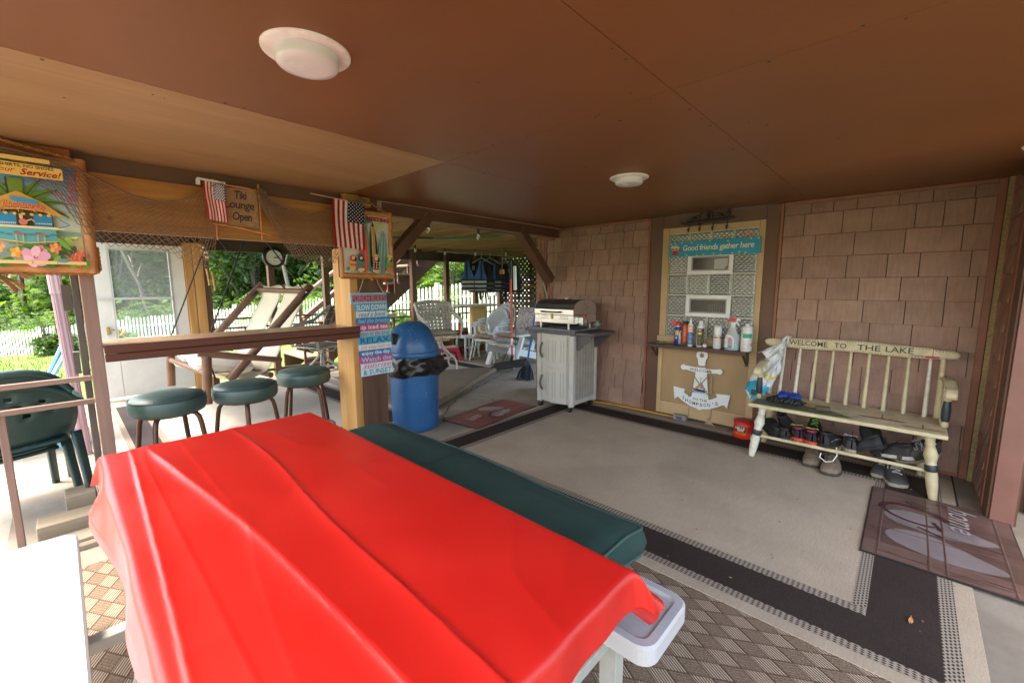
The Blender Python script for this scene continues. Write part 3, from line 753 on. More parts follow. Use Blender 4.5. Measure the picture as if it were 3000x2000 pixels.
parrot(1.665, 1.0, S(50, 60, 60), S(225, 205, 140), S(70, 140, 155), S(60, 80, 120)); cv.rect(1.64, 1.69, 1.548, 1.562, S(200, 60, 60)); cv.rect(1.64, 1.69, 1.532, 1.546, S(225, 215, 170))
parrot(1.79, 1.2, S(215, 80, 85), S(225, 205, 140), S(40, 45, 42), S(220, 170, 70))
for k in range(9): cv.ell(1.765+.024*(k % 3), 1.555+.018*(k//3), .006, .006, S(240, 225, 190), 7)
cv.rect(1.765, 1.815, 1.535, 1.545, S(215, 70, 100))
parrot(1.90, .95, S(130, 175, 70), S(210, 160, 90), S(125, 165, 75), S(225, 195, 110)); cv.rect(1.875, 1.925, 1.535, 1.558, S(215, 115, 50))
cv.line([(1.54, 1.506), (1.65, 1.51), (1.8, 1.506), (1.94, 1.508)], .006, S(150, 160, 130))
cv.build('picture', m_print, BP)
mb = MB(); twist(mb, [(1.50, 3.222, 1.63), (1.50, 3.222, 1.48), (1.52, 3.222, 1.468), (1.96, 3.222, 1.468)], .006); mb.ball((1.77, 3.215, 1.462), .014); mb.build('rope_trim', m_rope, BP); mb = MB(); twist(mb, [(1.66, 3.205, 2.10), (1.77, 3.2, 2.06), (1.92, 3.215, 2.0)], .007); mb.build('hanging_rope', m_rope, BP)

# ================================================================ flags
def flag(label, x0, x1, z0, z1, y, red, blue, tilt=0., seed=0, group='small flags pinned over the bar'):
    t = thing('hand_flag', label, 'flag', ((x0+x1)/2, y, z0), 0, group)
    W_, H_ = x1-x0, z1-z0
    def P(u, v, w): return (x0+W_*u+tilt*(1-v)+.004*math.sin(v*5+seed), y-w-.006*math.sin(u*9+seed)*(1-v)-.004*math.sin(u*5+v*4), z0+H_*v-.014*u)
    cv = Canvas(P); n = 13
    mb = cv.mb
    for k in range(n):
        mb.col = red if k % 2 == 0 else (.75, .74, .74)
        a, b = k/n, (k+1)/n; m_ = 10
        vs = [P(u, j/m_, .0) for j in range(m_+1) for u in (a, b)]
        mb.add(vs, [(2*j, 2*j+1, 2*j+3, 2*j+2) for j in range(m_)], smooth=True)
    mb.col = blue; a0, b0 = 6/n, 1.0; v0 = .56; m_ = 6
    vs = [P(a0+(b0-a0)*i/m_, v0+(1-v0)*j/m_, .0015) for i in range(m_+1) for j in range(m_+1)]
    mb.add(vs, [(i*(m_+1)+j, (i+1)*(m_+1)+j, (i+1)*(m_+1)+j+1, i*(m_+1)+j+1) for i in range(m_) for j in range(m_)], smooth=True)
    cv.w = .0025; cv.dw = 0
    for i in range(9):
        for j in range(11):
            if (i+j) % 2: continue
            u = a0+(b0-a0)*(i+.8)/9.6; v = v0+(1-v0)*(j+.8)/11.6; ru = .0072*.235/W_*W_/W_*1; ru = .0060/W_; rv = .0060/H_
            cv.poly([(u+(ru if q % 2 == 0 else ru*.45)*math.sin(q*PI/5), v+(rv if q % 2 == 0 else rv*.45)*math.cos(q*PI/5)) for q in range(10)], (.8, .8, .8))
    mb.build('flag_cloth', m_cloth_col, t)
    return t
t = flag('small bright flag covering the left edge of the burlap bar sign', .678, .785, 1.818, 2.045, 3.19, (.60, .015, .035), (.035, .075, .30), .0, 1)
mb = MB(); mb.bar((.645, 3.192, 2.052), (.79, 3.192, 2.045), .008, .012); mb.build('stick', m_white, t)
mb = MB(); mb.box(.638, .658, 3.185, 3.195, 2.015, 2.048); mb.build('clip', m_white, t)
t = flag('larger darker flag hanging over the parrot picture', 1.452, 1.70, 1.70, 2.048, 3.165, (.42, .006, .022), (.016, .02, .055), -.004, 2)
mb = MB(); mb.tube([(1.30, 3.17, 2.058), (1.76, 3.17, 2.034)], .0045, 8); mb.build('stick', wood('dowel', (.6, .42, .25), (.5, .32, .18), 0, 2, .5, 10, .05, knots=False), t)

# ================================================================ burlap bar sign
TS = thing('burlap_sign', 'burlap sign lettered for a tiki lounge on thin bamboo sticks above the bar', 'sign', (.86, 3.24, 1.78))
m_burlap = mat('burlap', (.40, .245, .135), .95, .25, 60, .5, 250)
cv = Canvas(planeY(3.235)); cv.poly([(.735, 1.80), (.735, 2.03), (.978, 2.035), (.975, 1.79)], (1, 1, 1)); cv.build('burlap_panel', m_burlap, TS)
cv = Canvas(planeY(3.234), .0012); ink = (.035, .014, .022)
cv.text('Tiki', .845, .915, 1.968, 2.018, ink, shear=.12, bold=.012, space=.9); cv.text('Lounge', .785, .955, 1.89, 1.958, ink, shear=.12, bold=.012, space=.9); cv.text('Open', .825, .935, 1.815, 1.885, ink, shear=.12, bold=.012, space=.9)
cv.build('lettering', m_print, TS)
mb = MB()
mb.tube([(.985, 3.225, 2.075), (.987, 3.225, 1.945), (.985, 3.225, 1.78)], .006, 8); mb.tube([(.735, 3.225, 2.07), (.73, 3.225, 1.7)], .006, 8)
mb.tube([(.70, 3.22, 1.80), (.85, 3.22, 1.785), (1.04, 3.22, 1.752)], .007, 8); mb.tube([(.76, 3.222, 2.043), (.9, 3.222, 2.04), (1.03, 3.222, 2.03)], .006, 8); mb.tube([(.987, 3.225, 1.775), (.985, 3.225, 1.72)], .006, 8)
mb.build('bamboo_stick', m_bamboo, TS)

# ================================================================ fishing net
def interp(P, t):
    if t <= P[0][0]: return Vector(P[0][1:])
    for a, b in zip(P[:-1], P[1:]):
        if t <= b[0]:
            k = (t-a[0])/(b[0]-a[0]); return Vector(a[1:]).lerp(Vector(b[1:]), k)
    return Vector(P[-1][1:])
def smooth_interp(P, t):
    return (interp(P, t-.03)+interp(P, t)+interp(P, t+.03))/3
def net(mb, top, bot, nu, nv, ragged=0., seed=0, r=.0017):
    rr = random.Random(seed)
    jit = {}
    def pt(i, j):
        k = (i, j)
        if k not in jit:
            a = smooth_interp(top, i/nu); b = smooth_interp(bot, i/nu); t = j/nv
            t = t**1.15
            p = a.lerp(b, t); sag = -.012*math.sin(PI*t)
            jit[k] = p+Vector((rr.uniform(-.004, .004), sag+rr.uniform(-.004, .004), rr.uniform(-.004, .004)))
        return jit[k]
    for i0 in range(-nv, nu+1):
        for sg in (1, -1):
            pts = []
            for j in range(nv+1):
                i = i0+j if sg == 1 else i0+nv-j
                if 0 <= i <= nu: pts.append(pt(i, j))
            if len(pts) > 1: mb.tube(pts, r, 3, caps=False)
    for k in range(3):
        mb.tube([smooth_interp(top, i/nu)+Vector((0, -.002*k+rr.uniform(-.003, .003), rr.uniform(-.004, .004))) for i in range(nu+1)], r*1.6, 4, caps=False)
NT = thing('fishing_net', 'brown fishing net draped in two swags along the beam over the bar', 'fishing net', (.6, 3.2, 1.6))
mb = MB()
net(mb, [(0, -.30, 3.17, 2.09), (.12, -.1, 3.165, 2.055), (.28, .10, 3.17, 2.03), (.45, .22, 3.2, 1.965), (.6, .36, 3.22, 1.905), (.75, .48, 3.225, 1.888), (.88, .60, 3.22, 1.93), (1, .70, 3.21, 2.0)],
    [(0, -.25, 3.17, 2.0), (.12, -.08, 3.165, 1.96), (.25, .05, 3.165, 1.86), (.35, .12, 3.17, 1.70), (.42, .18, 3.21, 1.63), (.55, .32, 3.23, 1.625), (.7, .46, 3.235, 1.625), (.8, .56, 3.235, 1.55), (.88, .63, 3.235, 1.50), (.95, .69, 3.235, 1.58), (1, .735, 3.23, 1.70)], 30, 11, seed=3, r=.0021)
o = mb.build('net_swag', m_net, NT)
mb = MB()
net(mb, [(0, .97, 3.205, 2.045), (.15, 1.06, 3.21, 1.985), (.35, 1.18, 3.22, 1.94), (.6, 1.32, 3.22, 1.922), (.8, 1.44, 3.21, 1.96), (.92, 1.55, 3.2, 2.03), (1, 1.72, 3.195, 2.08)],
    [(0, .975, 3.205, 1.97), (.15, 1.05, 3.225, 1.83), (.35, 1.13, 3.23, 1.68), (.5, 1.19, 3.235, 1.60), (.65, 1.29, 3.235, 1.575), (.8, 1.40, 3.235, 1.545), (.92, 1.47, 3.232, 1.57), (1, 1.52, 3.23, 1.66)], 26, 15, seed=5, r=.0021)
mb.build('net_swag', m_net, NT)
rr = random.Random(9)
for c in ((.74, 3.2, 2.05), (.985, 3.2, 2.045), (1.68, 3.195, 2.06)):
    mb = MB()
    for k in range(14):
        p = Vector(c); pts = [p]
        for q in range(4): p = p+Vector((rr.uniform(-.03, .03), rr.uniform(-.012, .008), rr.uniform(-.03, .018))); pts.append(p)
        mb.tube(pts, .0015, 3, caps=False)
    mb.build('net_knot', m_net, NT)
mb = MB()
for k in range(3): mb.tube([(.15+1.5*i/20, 3.262-.004*k, 1.742-.007*k-.01*math.sin(PI*i/20)+.003*math.sin(i*2.1+k)) for i in range(21)], .0017, 4)
tag(mb.build('string', mat('straw_string', (.42, .28, .12), .8)), 'thin straw-coloured strings stretched along the bottom of the beam', 'string')

# ================================================================ porch rules plank sign
PRS = thing('rules_sign', 'hanging stack of pink, white and blue lettered planks on the wide column', 'sign', (1.78, 3.25, .73))
B1, B2, B3, PK, WH = S(70, 165, 210), S(40, 120, 185), S(120, 190, 225), S(190, 75, 135), S(205, 215, 228)
rows = [('PORCH RULES', B3, S(70, 45, 60), .0, .095, 1.0, -.015), ('SLOW DOWN', B1, S(235, 225, 225), 0, .062, .93, .012), ('read a book', WH, S(40, 55, 80), .35, .055, .86, .022), ('feel the breeze', B2, S(150, 200, 230), .35, .055, .96, .012), ('sip iced tea', PK, S(245, 235, 238), 0, .058, .90, .016),
        ('listen to the birds', S(165, 195, 215), S(40, 65, 95), .35, .053, .98, .008), ('RELAX', B1, S(20, 70, 105), 0, .062, .92, .014), ('put your feet up', S(215, 220, 228), S(215, 120, 130), .15, .053, .94, .014), ('enjoy the day', B2, S(230, 238, 242), 0, .053, .90, .016), ('Watch the', PK, S(150, 205, 230), 0, .058, .97, .006), ('sunrise', WH, S(215, 60, 95), .35, .053, .90, .014), ('& SUNSET', S(200, 222, 235), S(50, 130, 165), 0, .06, .92, .012)]
z = 1.353; rr = random.Random(2)
for k, (tx, bg, fg, sh, h, w, off) in enumerate(rows):
    x0 = 1.612+off+.003*k; x1 = x0+.318*w; y = 3.255 if k % 2 == 0 else 3.259
    h *= .965
    cv = Canvas(planeY(y)); mb = cv.mb; mb.col = bg; mb.box(x0, x1, y, y+.009, z-h+.002, z-.001)
    n = 10
    for q in range(n):
        zz = z-h+.004+(h-.008)*rr.random(); a = x0+(x1-x0)*rr.random()*.7; c = tuple(min(1, v*rr.choice((.75, .9, 1.2, 1.35))) for v in bg)
        cv.w = .0003; cv.rect(a, min(x1-.003, a+rr.uniform(.03, .14)), zz-.001, zz+.0015, c)
    if k == 0:
        cv.w = .0008; cv.rect(x0+.004, x1-.004, z-.016, z-.002, S(150, 175, 200)); cv.rect(x0+.01, x1-.006, z-h+.02, z-.018, S(120, 80, 110)); cv.rect(x0+.002, x1, z-h+.004, z-h+.018, S(160, 185, 205)); cv.w = .0015
        cv.text(tx, x0+.012, x1-.012, z-h+.022, z-.018, S(45, 30, 42), bold=.03); cv.text(tx, x0+.010, x1-.014, z-h+.023, z-.019, S(225, 130, 150), bold=.0)
    else:
        cv.w = .001; m_ = .06*(x1-x0); lo = .30 if any(ch in 'ypgq' for ch in tx) and tx.upper() != tx else .22
        cv.text(tx, x0+m_, x1-m_*.7, z-h*.95 if lo == .3 else z-h*.84, z-h*.10, fg, shear=sh, bold=.012 if sh == 0 else 0)
    o = cv.build('plank', m_print, PRS)
    z -= h
mb = MB()
for xa, xb in ((1.665, 1.70), (1.885, 1.84)): mb.tube([(xa, 3.25, 1.352), (xb, 3.252, 1.43), (xb+(.01 if xb < 1.75 else -.01), 3.25, 1.465)], .0045, 6); mb.ball((xa, 3.248, 1.358), .009)
mb.build('hanging_rope', m_hemp, PRS)

# ================================================================ bar stools
m_vinyl = mat('teal_green_vinyl', (.045, .085, .08), .42, .12, 7, .08, 30, spec=.6)
m_coppertube = mat('copper_brown_tube', (.10, .05, .035), .35, .15, 10, metal=.45)
BS = thing('bar_stool', 'round teal bar stool on copper-brown legs, leftmost and nearest the corner post', 'bar stool', (.43, 3.46, 0), .2, 'round teal bar stools')
mb = MB(); mb.lathe([(.15, .604), (.19, .608), (.203, .63), (.205, .68), (.198, .70)], 36); mb.lathe([(.196, .700), (.185, .716), (.14, .727), (.07, .731), (0, .732)], 36); s_ = mb.build('seat', m_vinyl, BS, local=True)
mb = MB(); mb.tube([(.199*math.cos(2*PI*i/36), .199*math.sin(2*PI*i/36), .702) for i in range(36)], .0045, 6, closed=True); mb.build('piping', mat('dark_piping', (.025, .05, .05), .4), s_, local=True)
mb = MB(); mb.lathe([(.13, .59), (.16, .594), (.16, .604), (.0, .604)], 24); mb.build('seat_plate', m_coppertube, BS, local=True)
for k in range(4):
    a = PI/4+k*PI/2; mb = MB(); pts = []
    for t, r_, z_ in ((0, .06, .598), (1, .12, .597), (2, .15, .585), (3, .166, .56), (4, .175, .52), (5, .205, .30), (6, .24, .012)): pts.append((r_*math.cos(a), r_*math.sin(a), z_))
    mb.tube(pts, .0145, 10); mb.build('leg', m_coppertube, BS, local=True)
mb = MB(); mb.tube([(.213*math.cos(2*PI*i/40), .213*math.sin(2*PI*i/40), .22) for i in range(40)], .009, 8, closed=True); mb.build('foot_ring', m_coppertube, BS, local=True)
dup(BS, (.87, 3.46, 0), .55, 'round teal bar stool on copper-brown legs, middle one of the row at the bar')
dup(BS, (1.355, 3.66, 0), 1.1, 'round teal bar stool on copper-brown legs, next to the wide column')
# ================================================================ hanging log swing
m_log = mat('brown_log', (.17, .085, .05), .45, .35, 10, .15, 40, stretch=(1, 1, 1), dirt=.3, dirtcol=(.07, .035, .022), spec=.5)
SWG = thing('hanging_swing', 'double canvas sling swing with brown log frame hung on black ropes', 'swing', (1.4, 5.5, .3))
nT, nB = Vector((1.965, 5.0, 1.385)), Vector((1.12, 5.0, .46)); fT, fB = Vector((1.79, 6.1, 1.40)), Vector((.98, 6.1, .50))
d = (nT-nB).normalized()
for a, b, lab in ((nB, nT+d*.04, 'near'), (fB, fT+d*.05, 'far')):
    mb = MB(); mb.tube([a.lerp(b, i/8) for i in range(9)], [.043*(1+.05*math.sin(i*2)) for i in range(9)], 12); mb.build('side_rail', m_log, SWG)
mb = MB(); mb.tube([nT-d*.05+Vector((0, -.04, 0)), fT-d*.05+Vector((0, .04, 0))], .03, 10); mb.build('cross_bar', m_log, SWG)
mb = MB(); mb.tube([(1.50, 4.97, .46), (1.32, 6.12, .47)], .03, 10); mb.tube([(.93, 4.95, .57), (.83, 6.12, .57)], .03, 10); mb.build('seat_bar', m_log, SWG)
for yy, x0, z0, x1, z1 in ((4.93, .90, .775, 1.60, .615), (6.17, .80, .77, 1.45, .63)):
    mb = MB(); mb.tube([(x0-.03, yy, z0), (x1, yy, z1)], [.036, .03], 10); mb.build('arm', m_log, SWG)
    mb = MB(); mb.tube([(x0+.04, yy+.01, z0-.02), (x0+.01, yy+.01, .27)], .042, 12); mb.build('front_support', m_log, SWG)
def sling(y0, y1, X0, X1):
    mb = MB(); prof = [(0, -.005, 1.405), (0.02, .02, 1.40), (.1, -.015, 1.25), (.5, -.20, .90), (.8, -.36, .60), (.92, -.45, .49), (1.08, -.6, .42), (1.3, -.80, .46), (1.5, -.98, .56)]
    def fn(u, v):
        s = v*(len(prof)-1); i = min(int(s), len(prof)-2); t = s-i
        x = prof[i][1]*(1-t)+prof[i+1][1]*t; z = prof[i][2]*(1-t)+prof[i+1][2]*t
        y = y0+(y1-y0)*u; xo = X0+(X1-X0)*u
        return (xo+x+.012*math.cos(2*PI*u), y, z+.012*math.cos(2*PI*u))
    mb.grid(fn, 8, 32); return mb.build('canvas_sling', m_canvas, SWG, solid=.004)
sling(5.07, 5.52, 1.935, 1.865); sling(5.60, 6.04, 1.852, 1.785)
mb = MB(); mb.box(1.865, 1.875, 5.525, 5.595, 1.30, 1.40); mb.build('number_patch', m_canvas, SWG)
cv = Canvas(lambda u, v, w: (1.864-w, -u, v)); cv.text('14', -5.58, -5.54, 1.335, 1.362, (.02, .02, .02)); cv.build('number', m_print, SWG)
for y in (5.27, 5.84):
    mb = MB(); mb.T = Matrix.Translation((1.12, y, .60)) @ Matrix.Rotation(R(10), 4, 'Y'); mb.cushion(0, 0, 0, .54, .44, .17, wr=.012, seed=int(y*9)); mb.build('cushion', mat('white_cushion', (.75, .73, .68), .9, .06, 8, .2, 60), SWG)
mb = MB()
apn = (1.44, 5.03, 2.07); apf = (1.33, 6.1, 2.07)
for ap, T, arm, tip in ((apn, nT-d*.06, (.93, 4.95, .80), (.90, 4.98, .60)), (apf, fT-d*.06, (.83, 6.15, .79), (.80, 6.12, .60))):
    mb.tube([ap, tuple(T)], .0075, 8); mb.tube([ap, arm], .0075, 8); mb.tube([arm, (1.0, arm[1]+.03, .50)], .0075, 8)
    for k in range(4): mb.tube([(T.x+.05*math.cos(q*PI/6)*.9-.012*k, T.y+.055*math.sin(q*PI/6), T.z+.035*math.cos(q*PI/6)-.014*k) for q in range(12)], .008, 6, closed=True)
mb.build('rope', m_blackrope, SWG)
mb = MB(); mb.T = Matrix.Translation((1.33, 4.955, .68)); mb.ball((0, 0, 0), .02); mb.T = Matrix.Translation((1.92, 4.95, 1.34)); mb.ball((0, -.002, 0), .012); mb.build('bolt', m_steel, SWG)

# ================================================================ storm door
SD = thing('storm_door', 'white storm door with louvred glass and a brass latch at the back of the patio', 'door', (.76, 7.12, 0))
m_door = mat('door_white', (.68, .665, .62), .45, .08, 6, dirt=.2, dirtcol=(.45, .43, .38))
m_glass, ntg, bsg = _new('hazy_glass')
bsg.inputs['Base Color'].default_value = (.75, .8, .8, 1); bsg.inputs['Roughness'].default_value = .05
tr = N(ntg, 'ShaderNodeBsdfTransparent'); tr.inputs[0].default_value = (.93, .96, .95, 1)
mx = N(ntg, 'ShaderNodeMixShader'); mx.inputs[0].default_value = .16
o_ = [n for n in ntg.nodes if n.type == 'OUTPUT_MATERIAL'][0]
lk(ntg, tr.outputs[0], mx.inputs[1]); lk(ntg, bsg.outputs[0], mx.inputs[2]); lk(ntg, mx.outputs[0], o_.inputs[0])
mb = MB(); y0, y1 = 7.10, 7.145
mb.box(.22, .465, y0, y1, .04, 1.93); mb.box(1.05, 1.195, y0, y1, .04, 1.93); mb.box(.466, 1.049, y0, y1, 1.865, 1.93); mb.box(.466, 1.049, y0+.004, y1, .04, .77)
mb.build('door_leaf', m_door, SD, bevel=.004)
mb = MB(); mb.box(.466, 1.049, 7.092, 7.108, 1.247, 1.272); mb.box(.30, .47, 7.086, 7.0985, 1.25, 1.268); mb.box(.467, .48, 7.09, 7.12, .77, 1.864); mb.box(1.036, 1.048, 7.09, 7.12, .77, 1.864); mb.box(.48, 1.036, 7.09, 7.12, 1.852, 1.864)
mb.build('sash_bar', mat('aluminium', (.62, .63, .64), .4, .1, 20, metal=.4), SD)
mb = MB(); mb.box(.481, 1.035, 7.115, 7.119, .775, 1.851); mb.build('pane', m_glass, SD)
mb = MB(); mb.box(.375, .395, 7.06, 7.0985, .83, .92); mb.box(.395, .45, 7.062, 7.074, .875, .89); mb.build('latch', mat('brass', (.55, .38, .12), .3, .2, 10, metal=.8), SD)
mb = MB(); mb.box(1.198, 1.2, 7.1, 7.15, 0, 1.9); mb.build('weather_strip', m_trim, SD)

# ================================================================ clock, chimes, ornament
CK = thing('wall_clock', 'round wall clock with thick black rim on the back post', 'clock', (2.32, 7.13, 1.83))
mb = MB(); mb.T = Matrix.Translation((2.315, 7.14, 1.833)) @ Matrix.Rotation(R(90), 4, 'X')
mb.lathe([(.155, -.01), (.158, .02), (.145, .045), (.118, .045), (.108, .028)], 36); mb.build('rim', m_black, CK)
cv = Canvas(lambda u, v, w: (2.315+u, 7.106-w, 1.833+v)); cv.ell(0, 0, .112, .112, (.85, .86, .86), 32)
for h in range(12):
    a = PI/2-h*PI/6; t = str(h or 12); q = .088; w = .018 if len(t) > 1 else .009
    cv.text(t, q*math.cos(a)-w/2, q*math.cos(a)+w/2, q*math.sin(a)-.009, q*math.sin(a)+.009, (.03, .03, .03))
cv.line([(-.01, -.004), (.085, .032)], .007, (.01, .01, .01)); cv.line([(-.005, 0), (.06, -.004)], .009, (.01, .01, .01)); cv.ell(0, 0, .008, .008, (.01, .01, .01), 10); cv.rect(-.02, .02, -.05, -.045, (.2, .2, .2))
cv.build('dial', m_print, CK)
FO = thing('fish_ornament', 'orange and white striped wooden ornament hanging left of the clock', 'ornament', (1.28, 6.2, 1.7))
mb = MB(); rr = random.Random(1)
for k, (x, z, s) in enumerate(((1.235, 1.895, .03), (1.262, 1.865, .026), (1.245, 1.835, .03), (1.272, 1.81, .028), (1.257, 1.775, .024), (1.285, 1.755, .026), (1.27, 1.725, .02))):
    mb.col = (.38, .15, .05) if k % 2 == 0 else (.75, .74, .72); mb.ball((x, 6.2, z), (s, s*.6, s*.8), 8, 6)
mb.build('body', m_gloss, FO); mb = MB(); mb.tube([(1.235, 6.2, 1.91), (1.23, 6.2, 2.07)], .0015, 4); mb.build('thread', m_hemp, FO)
WCH = thing('wind_chime', 'bamboo wind chime with two tubes hanging left of the clock', 'wind chime', (1.29, 6.2, 1.4))
mb = MB()
for x, z0, z1 in ((1.262, 1.42, 1.62), (1.315, 1.36, 1.58)): mb.tube([(x, 6.2, z1), (x+.01, 6.2, (z0+z1)/2), (x+.016, 6.2, z0)], [.013, .011, .013], 10)
mb.build('bamboo_tube', m_bamboo, WCH)
mb = MB(); mb.lathe([(.045, 1.645), (.045, 1.655)], 16, (1.29, 6.2, 0)); mb.tube([(1.29, 6.2, 1.65), (1.285, 6.2, 2.07)], .0015, 4); mb.tube([(1.262, 6.2, 1.62), (1.262, 6.2, 1.65)], .0015, 4); mb.tube([(1.315, 6.2, 1.58), (1.315, 6.2, 1.65)], .0015, 4); mb.build('top_disc', m_black, WCH)

# ================================================================ patio railing, shelf bench, stairs
PRL = thing('patio_railing', 'thin brown two-rail railing along the back of the patio', 'railing', (4.7, 7.2, 0))
for a, b in ((1.47, 2.23), (2.32, 3.065), (3.155, 3.875), (3.965, 4.735), (4.825, 5.555), (5.645, 6.355), (6.445, 7.125)):
    for z0, z1 in ((.925, .952), (.79, .817)):
        mb = MB(); mb.box(a, b, 7.17, 7.20, z0, z1); mb.build('rail', m_brownwoodx, PRL)
for x in (1.88, 2.7, 3.5, 4.36, 6.0):
    mb = MB(); mb.box(x-.018, x+.018, 7.175, 7.2, 0, .79); mb.build('baluster', m_brownwood, PRL)
mb = MB(); mb.box(1.47, 2.23, 7.17, 7.2, .10, .14); mb.box(2.32, 3.065, 7.17, 7.2, .1, .14); mb.build('rail', m_brownwoodx, PRL)
ST = thing('deck_stairs', 'brown open wooden staircase rising to the right outside the patio', 'staircase', (3.7, 8.3, 0))
m_strg = mat('stringer_brown', (.10, .058, .04), .55, .2, 6, .1, 40)
# two flights seen: rail/near stringer
s0, s1 = Vector((2.9, 8.0, -.06)), Vector((6.3, 8.0, 2.56)); sl = (s1.z-s0.z)/(s1.x-s0.x)
for y in (7.75, 8.75):
    poly = []; n = 14; rx = (s1.x-s0.x)/n; rz = (s1.z-s0.z)/n
    for k in range(n): poly += [(s0.x+rx*k, s0.z+rz*k), (s0.x+rx*k, s0.z+rz*(k+1))]
    poly += [(s1.x, s1.z), (s1.x, s1.z-.2), (s0.x+.2, s0.z-.2)]
    mb = MB(); mb.T = Matrix(((1, 0, 0, 0), (0, 0, -1, y+.045), (0, 1, 0, 0), (0, 0, 0, 1)))
    # extrude zig-zag as quads to keep it simple
    for k in range(n):
        x0 = s0.x+rx*k; x1 = x0+rx; zt = s0.z+rz*(k+1); lo0 = s0.z+sl*(x0-s0.x)-.30; lo1 = lo0+rz
        vs = [(x0, lo0, 0), (x1, lo1, 0), (x1, zt, 0), (x0, zt, 0), (x0, lo0, .045), (x1, lo1, .045), (x1, zt, .045), (x0, zt, .045)]
        mb.add(vs, [(0, 3, 2, 1), (4, 5, 6, 7), (0, 1, 5, 4), (1, 2, 6, 5), (2, 3, 7, 6), (3, 0, 4, 7)])
    mb.build('stringer', m_strg, ST)
for k in range(14):
    x0 = s0.x+rx*k; zt = s0.z+rz*(k+1)
    mb = MB(); mb.box(x0-.03, x0+rx+.01, 7.70, 8.80, zt+.002, zt+.037); mb.build('tread', mat('pinkish_tread', (.36, .22, .17), .6, .15, 8), ST)
for y in (7.70, 8.83):
    mb = MB(); off = .92; mb.bar((s0.x, y, s0.z+off), (s1.x, y, s1.z+off), .05, .11, (0, 1, 0)); mb.build('handrail', m_pinkwoodx, ST)
    mb = MB(); off = .45; mb.bar((s0.x, y+.003, s0.z+off), (s1.x, y+.003, s1.z+off), .035, .09, (0, 1, 0)); mb.build('handrail', m_brownwoodx, ST)
    for k in range(1, 14, 2):
        x0 = s0.x+rx*(k+.5); z0 = s0.z+rz*k
        mb = MB(); mb.box(x0-.028, x0+.028, y-.055, y-.022, z0, z0+1.0); mb.build('baluster', m_brownwood, ST)

# ================================================================ lattice
LT = thing('lattice_screen', 'brown diagonal lattice screen at the far end of the patio', 'lattice', (7.22, 5.5, 0))
mb = MB(); ya, yb, za, zb = 3.7, 7.08, .02, 2.02
def clip(p, q):
    (y0, z0), (y1, z1) = p, q; t0, t1 = 0, 1
    for a, dlt, lo, hi in ((y0, y1-y0, ya, yb), (z0, z1-z0, za, zb)):
        if abs(dlt) < 1e-9: continue
        u, v = sorted(((lo-a)/dlt, (hi-a)/dlt)); t0 = max(t0, u); t1 = min(t1, v)
    if t1-t0 < .01: return None
    return (y0+(y1-y0)*t0, z0+(z1-z0)*t0), (y0+(y1-y0)*t1, z0+(z1-z0)*t1)
k = 0; c = ya-2.2
while c < yb+.1:
    for sg, x in ((1, 7.225), (-1, 7.234)):
        s_ = clip((c, za), (c+2.2, za+2.2)) if sg == 1 else clip((c+2.2, za), (c, za+2.2))
        if s_: mb.bar((x, s_[0][0], s_[0][1]), (x, s_[1][0], s_[1][1]), .050, .008, (1, 0, 0))
    c += .118
mb.build('slats', m_darkbrown, LT)
mb = MB()
mb.box(7.205, 7.22, ya, yb, 1.36, 1.41); mb.box(7.205, 7.22, ya, yb, .62, .67); mb.build('batten', m_joist, LT)
for y in (6.20, 5.2, 4.3):
    mb = MB(); mb.box(7.245, 7.32, y-.045, y+.045, 0, 2.02); mb.build('post', m_joist, LT)

# ================================================================ wooden shelf unit with tins
SU = thing('wooden_shelf_unit', 'low plywood shelf unit with a tall end panel under the life vests', 'shelf', (5.8, 6.85, 0))
m_ply = wood('plywood_shelf', (.50, .35, .17), (.38, .25, .11), 2, 1.2, .55, 9, .06, knots=False)
mb = MB(); mb.box(6.16, 6.19, 6.55, 7.05, 0, .985); mb.build('end_panel', m_ply, SU)
mb = MB(); mb.box(5.0, 5.03, 6.55, 7.05, 0, .56); mb.build('end_panel', m_ply, SU)
mb = MB(); mb.box(5.29, 5.31, 6.56, 7.04, 0, .355); mb.build('divider', m_ply, SU)
mb = MB(); mb.box(5.55, 6.60, 6.5, 7.06, .986, 1.006); mb.build('top_board', mat('grey_board', (.45, .42, .38), .6, .1, 8), SU)
for z in (.37, .20, .03):
    mb = MB(); mb.box(5.032, 6.155, 6.56, 7.04, z-.018, z); mb.build('shelf_board', m_ply, SU)
mb = MB(); mb.box(5.032, 6.155, 7.042, 7.055, 0, .35); mb.build('back_panel', m_darkbrown, SU)
def tin(x, y, z, r, h, body, lid, label, name='coffee_can', cat='can', group=None, band=None):
    t = thing(name, label, cat, (x, y, z), 0, group)
    mb = MB(); mb.lathe([(r*.98, z), (r, z+.004), (r, z+h-.006), (r*.98, z+h)], 24, (x, y, 0)); mb.build('body', body, t)
    if lid:
        mb = MB(); mb.lathe([(r*1.03, z+h-.012), (r*1.03, z+h+.004), (r*.95, z+h+.008), (0, z+h+.008)], 24, (x, y, 0)); mb.build('lid', lid, t)
    if band:
        mb = MB(); mb.lathe([(r+.001, z+h*.25), (r+.001, z+h*.7)], 24, (x, y, 0)); mb.build('label', band, t)
    return t
m_redcan = mat('red_plastic', (.62, .035, .015), .35, .08, 10, spec=.5)
m_blklab = mat('black_label', (.02, .02, .022), .4)
tin(5.44, 6.66, .372, .075, .135, mat('orange_can', (.60, .14, .02), .4), m_black, 'orange tin with dark lid, leftmost on the shelf unit', band=m_blklab)
tin(5.70, 6.70, .372, .085, .16, m_redcan, m_black, 'red tin with black lid in the middle of the shelf unit', band=m_blklab)
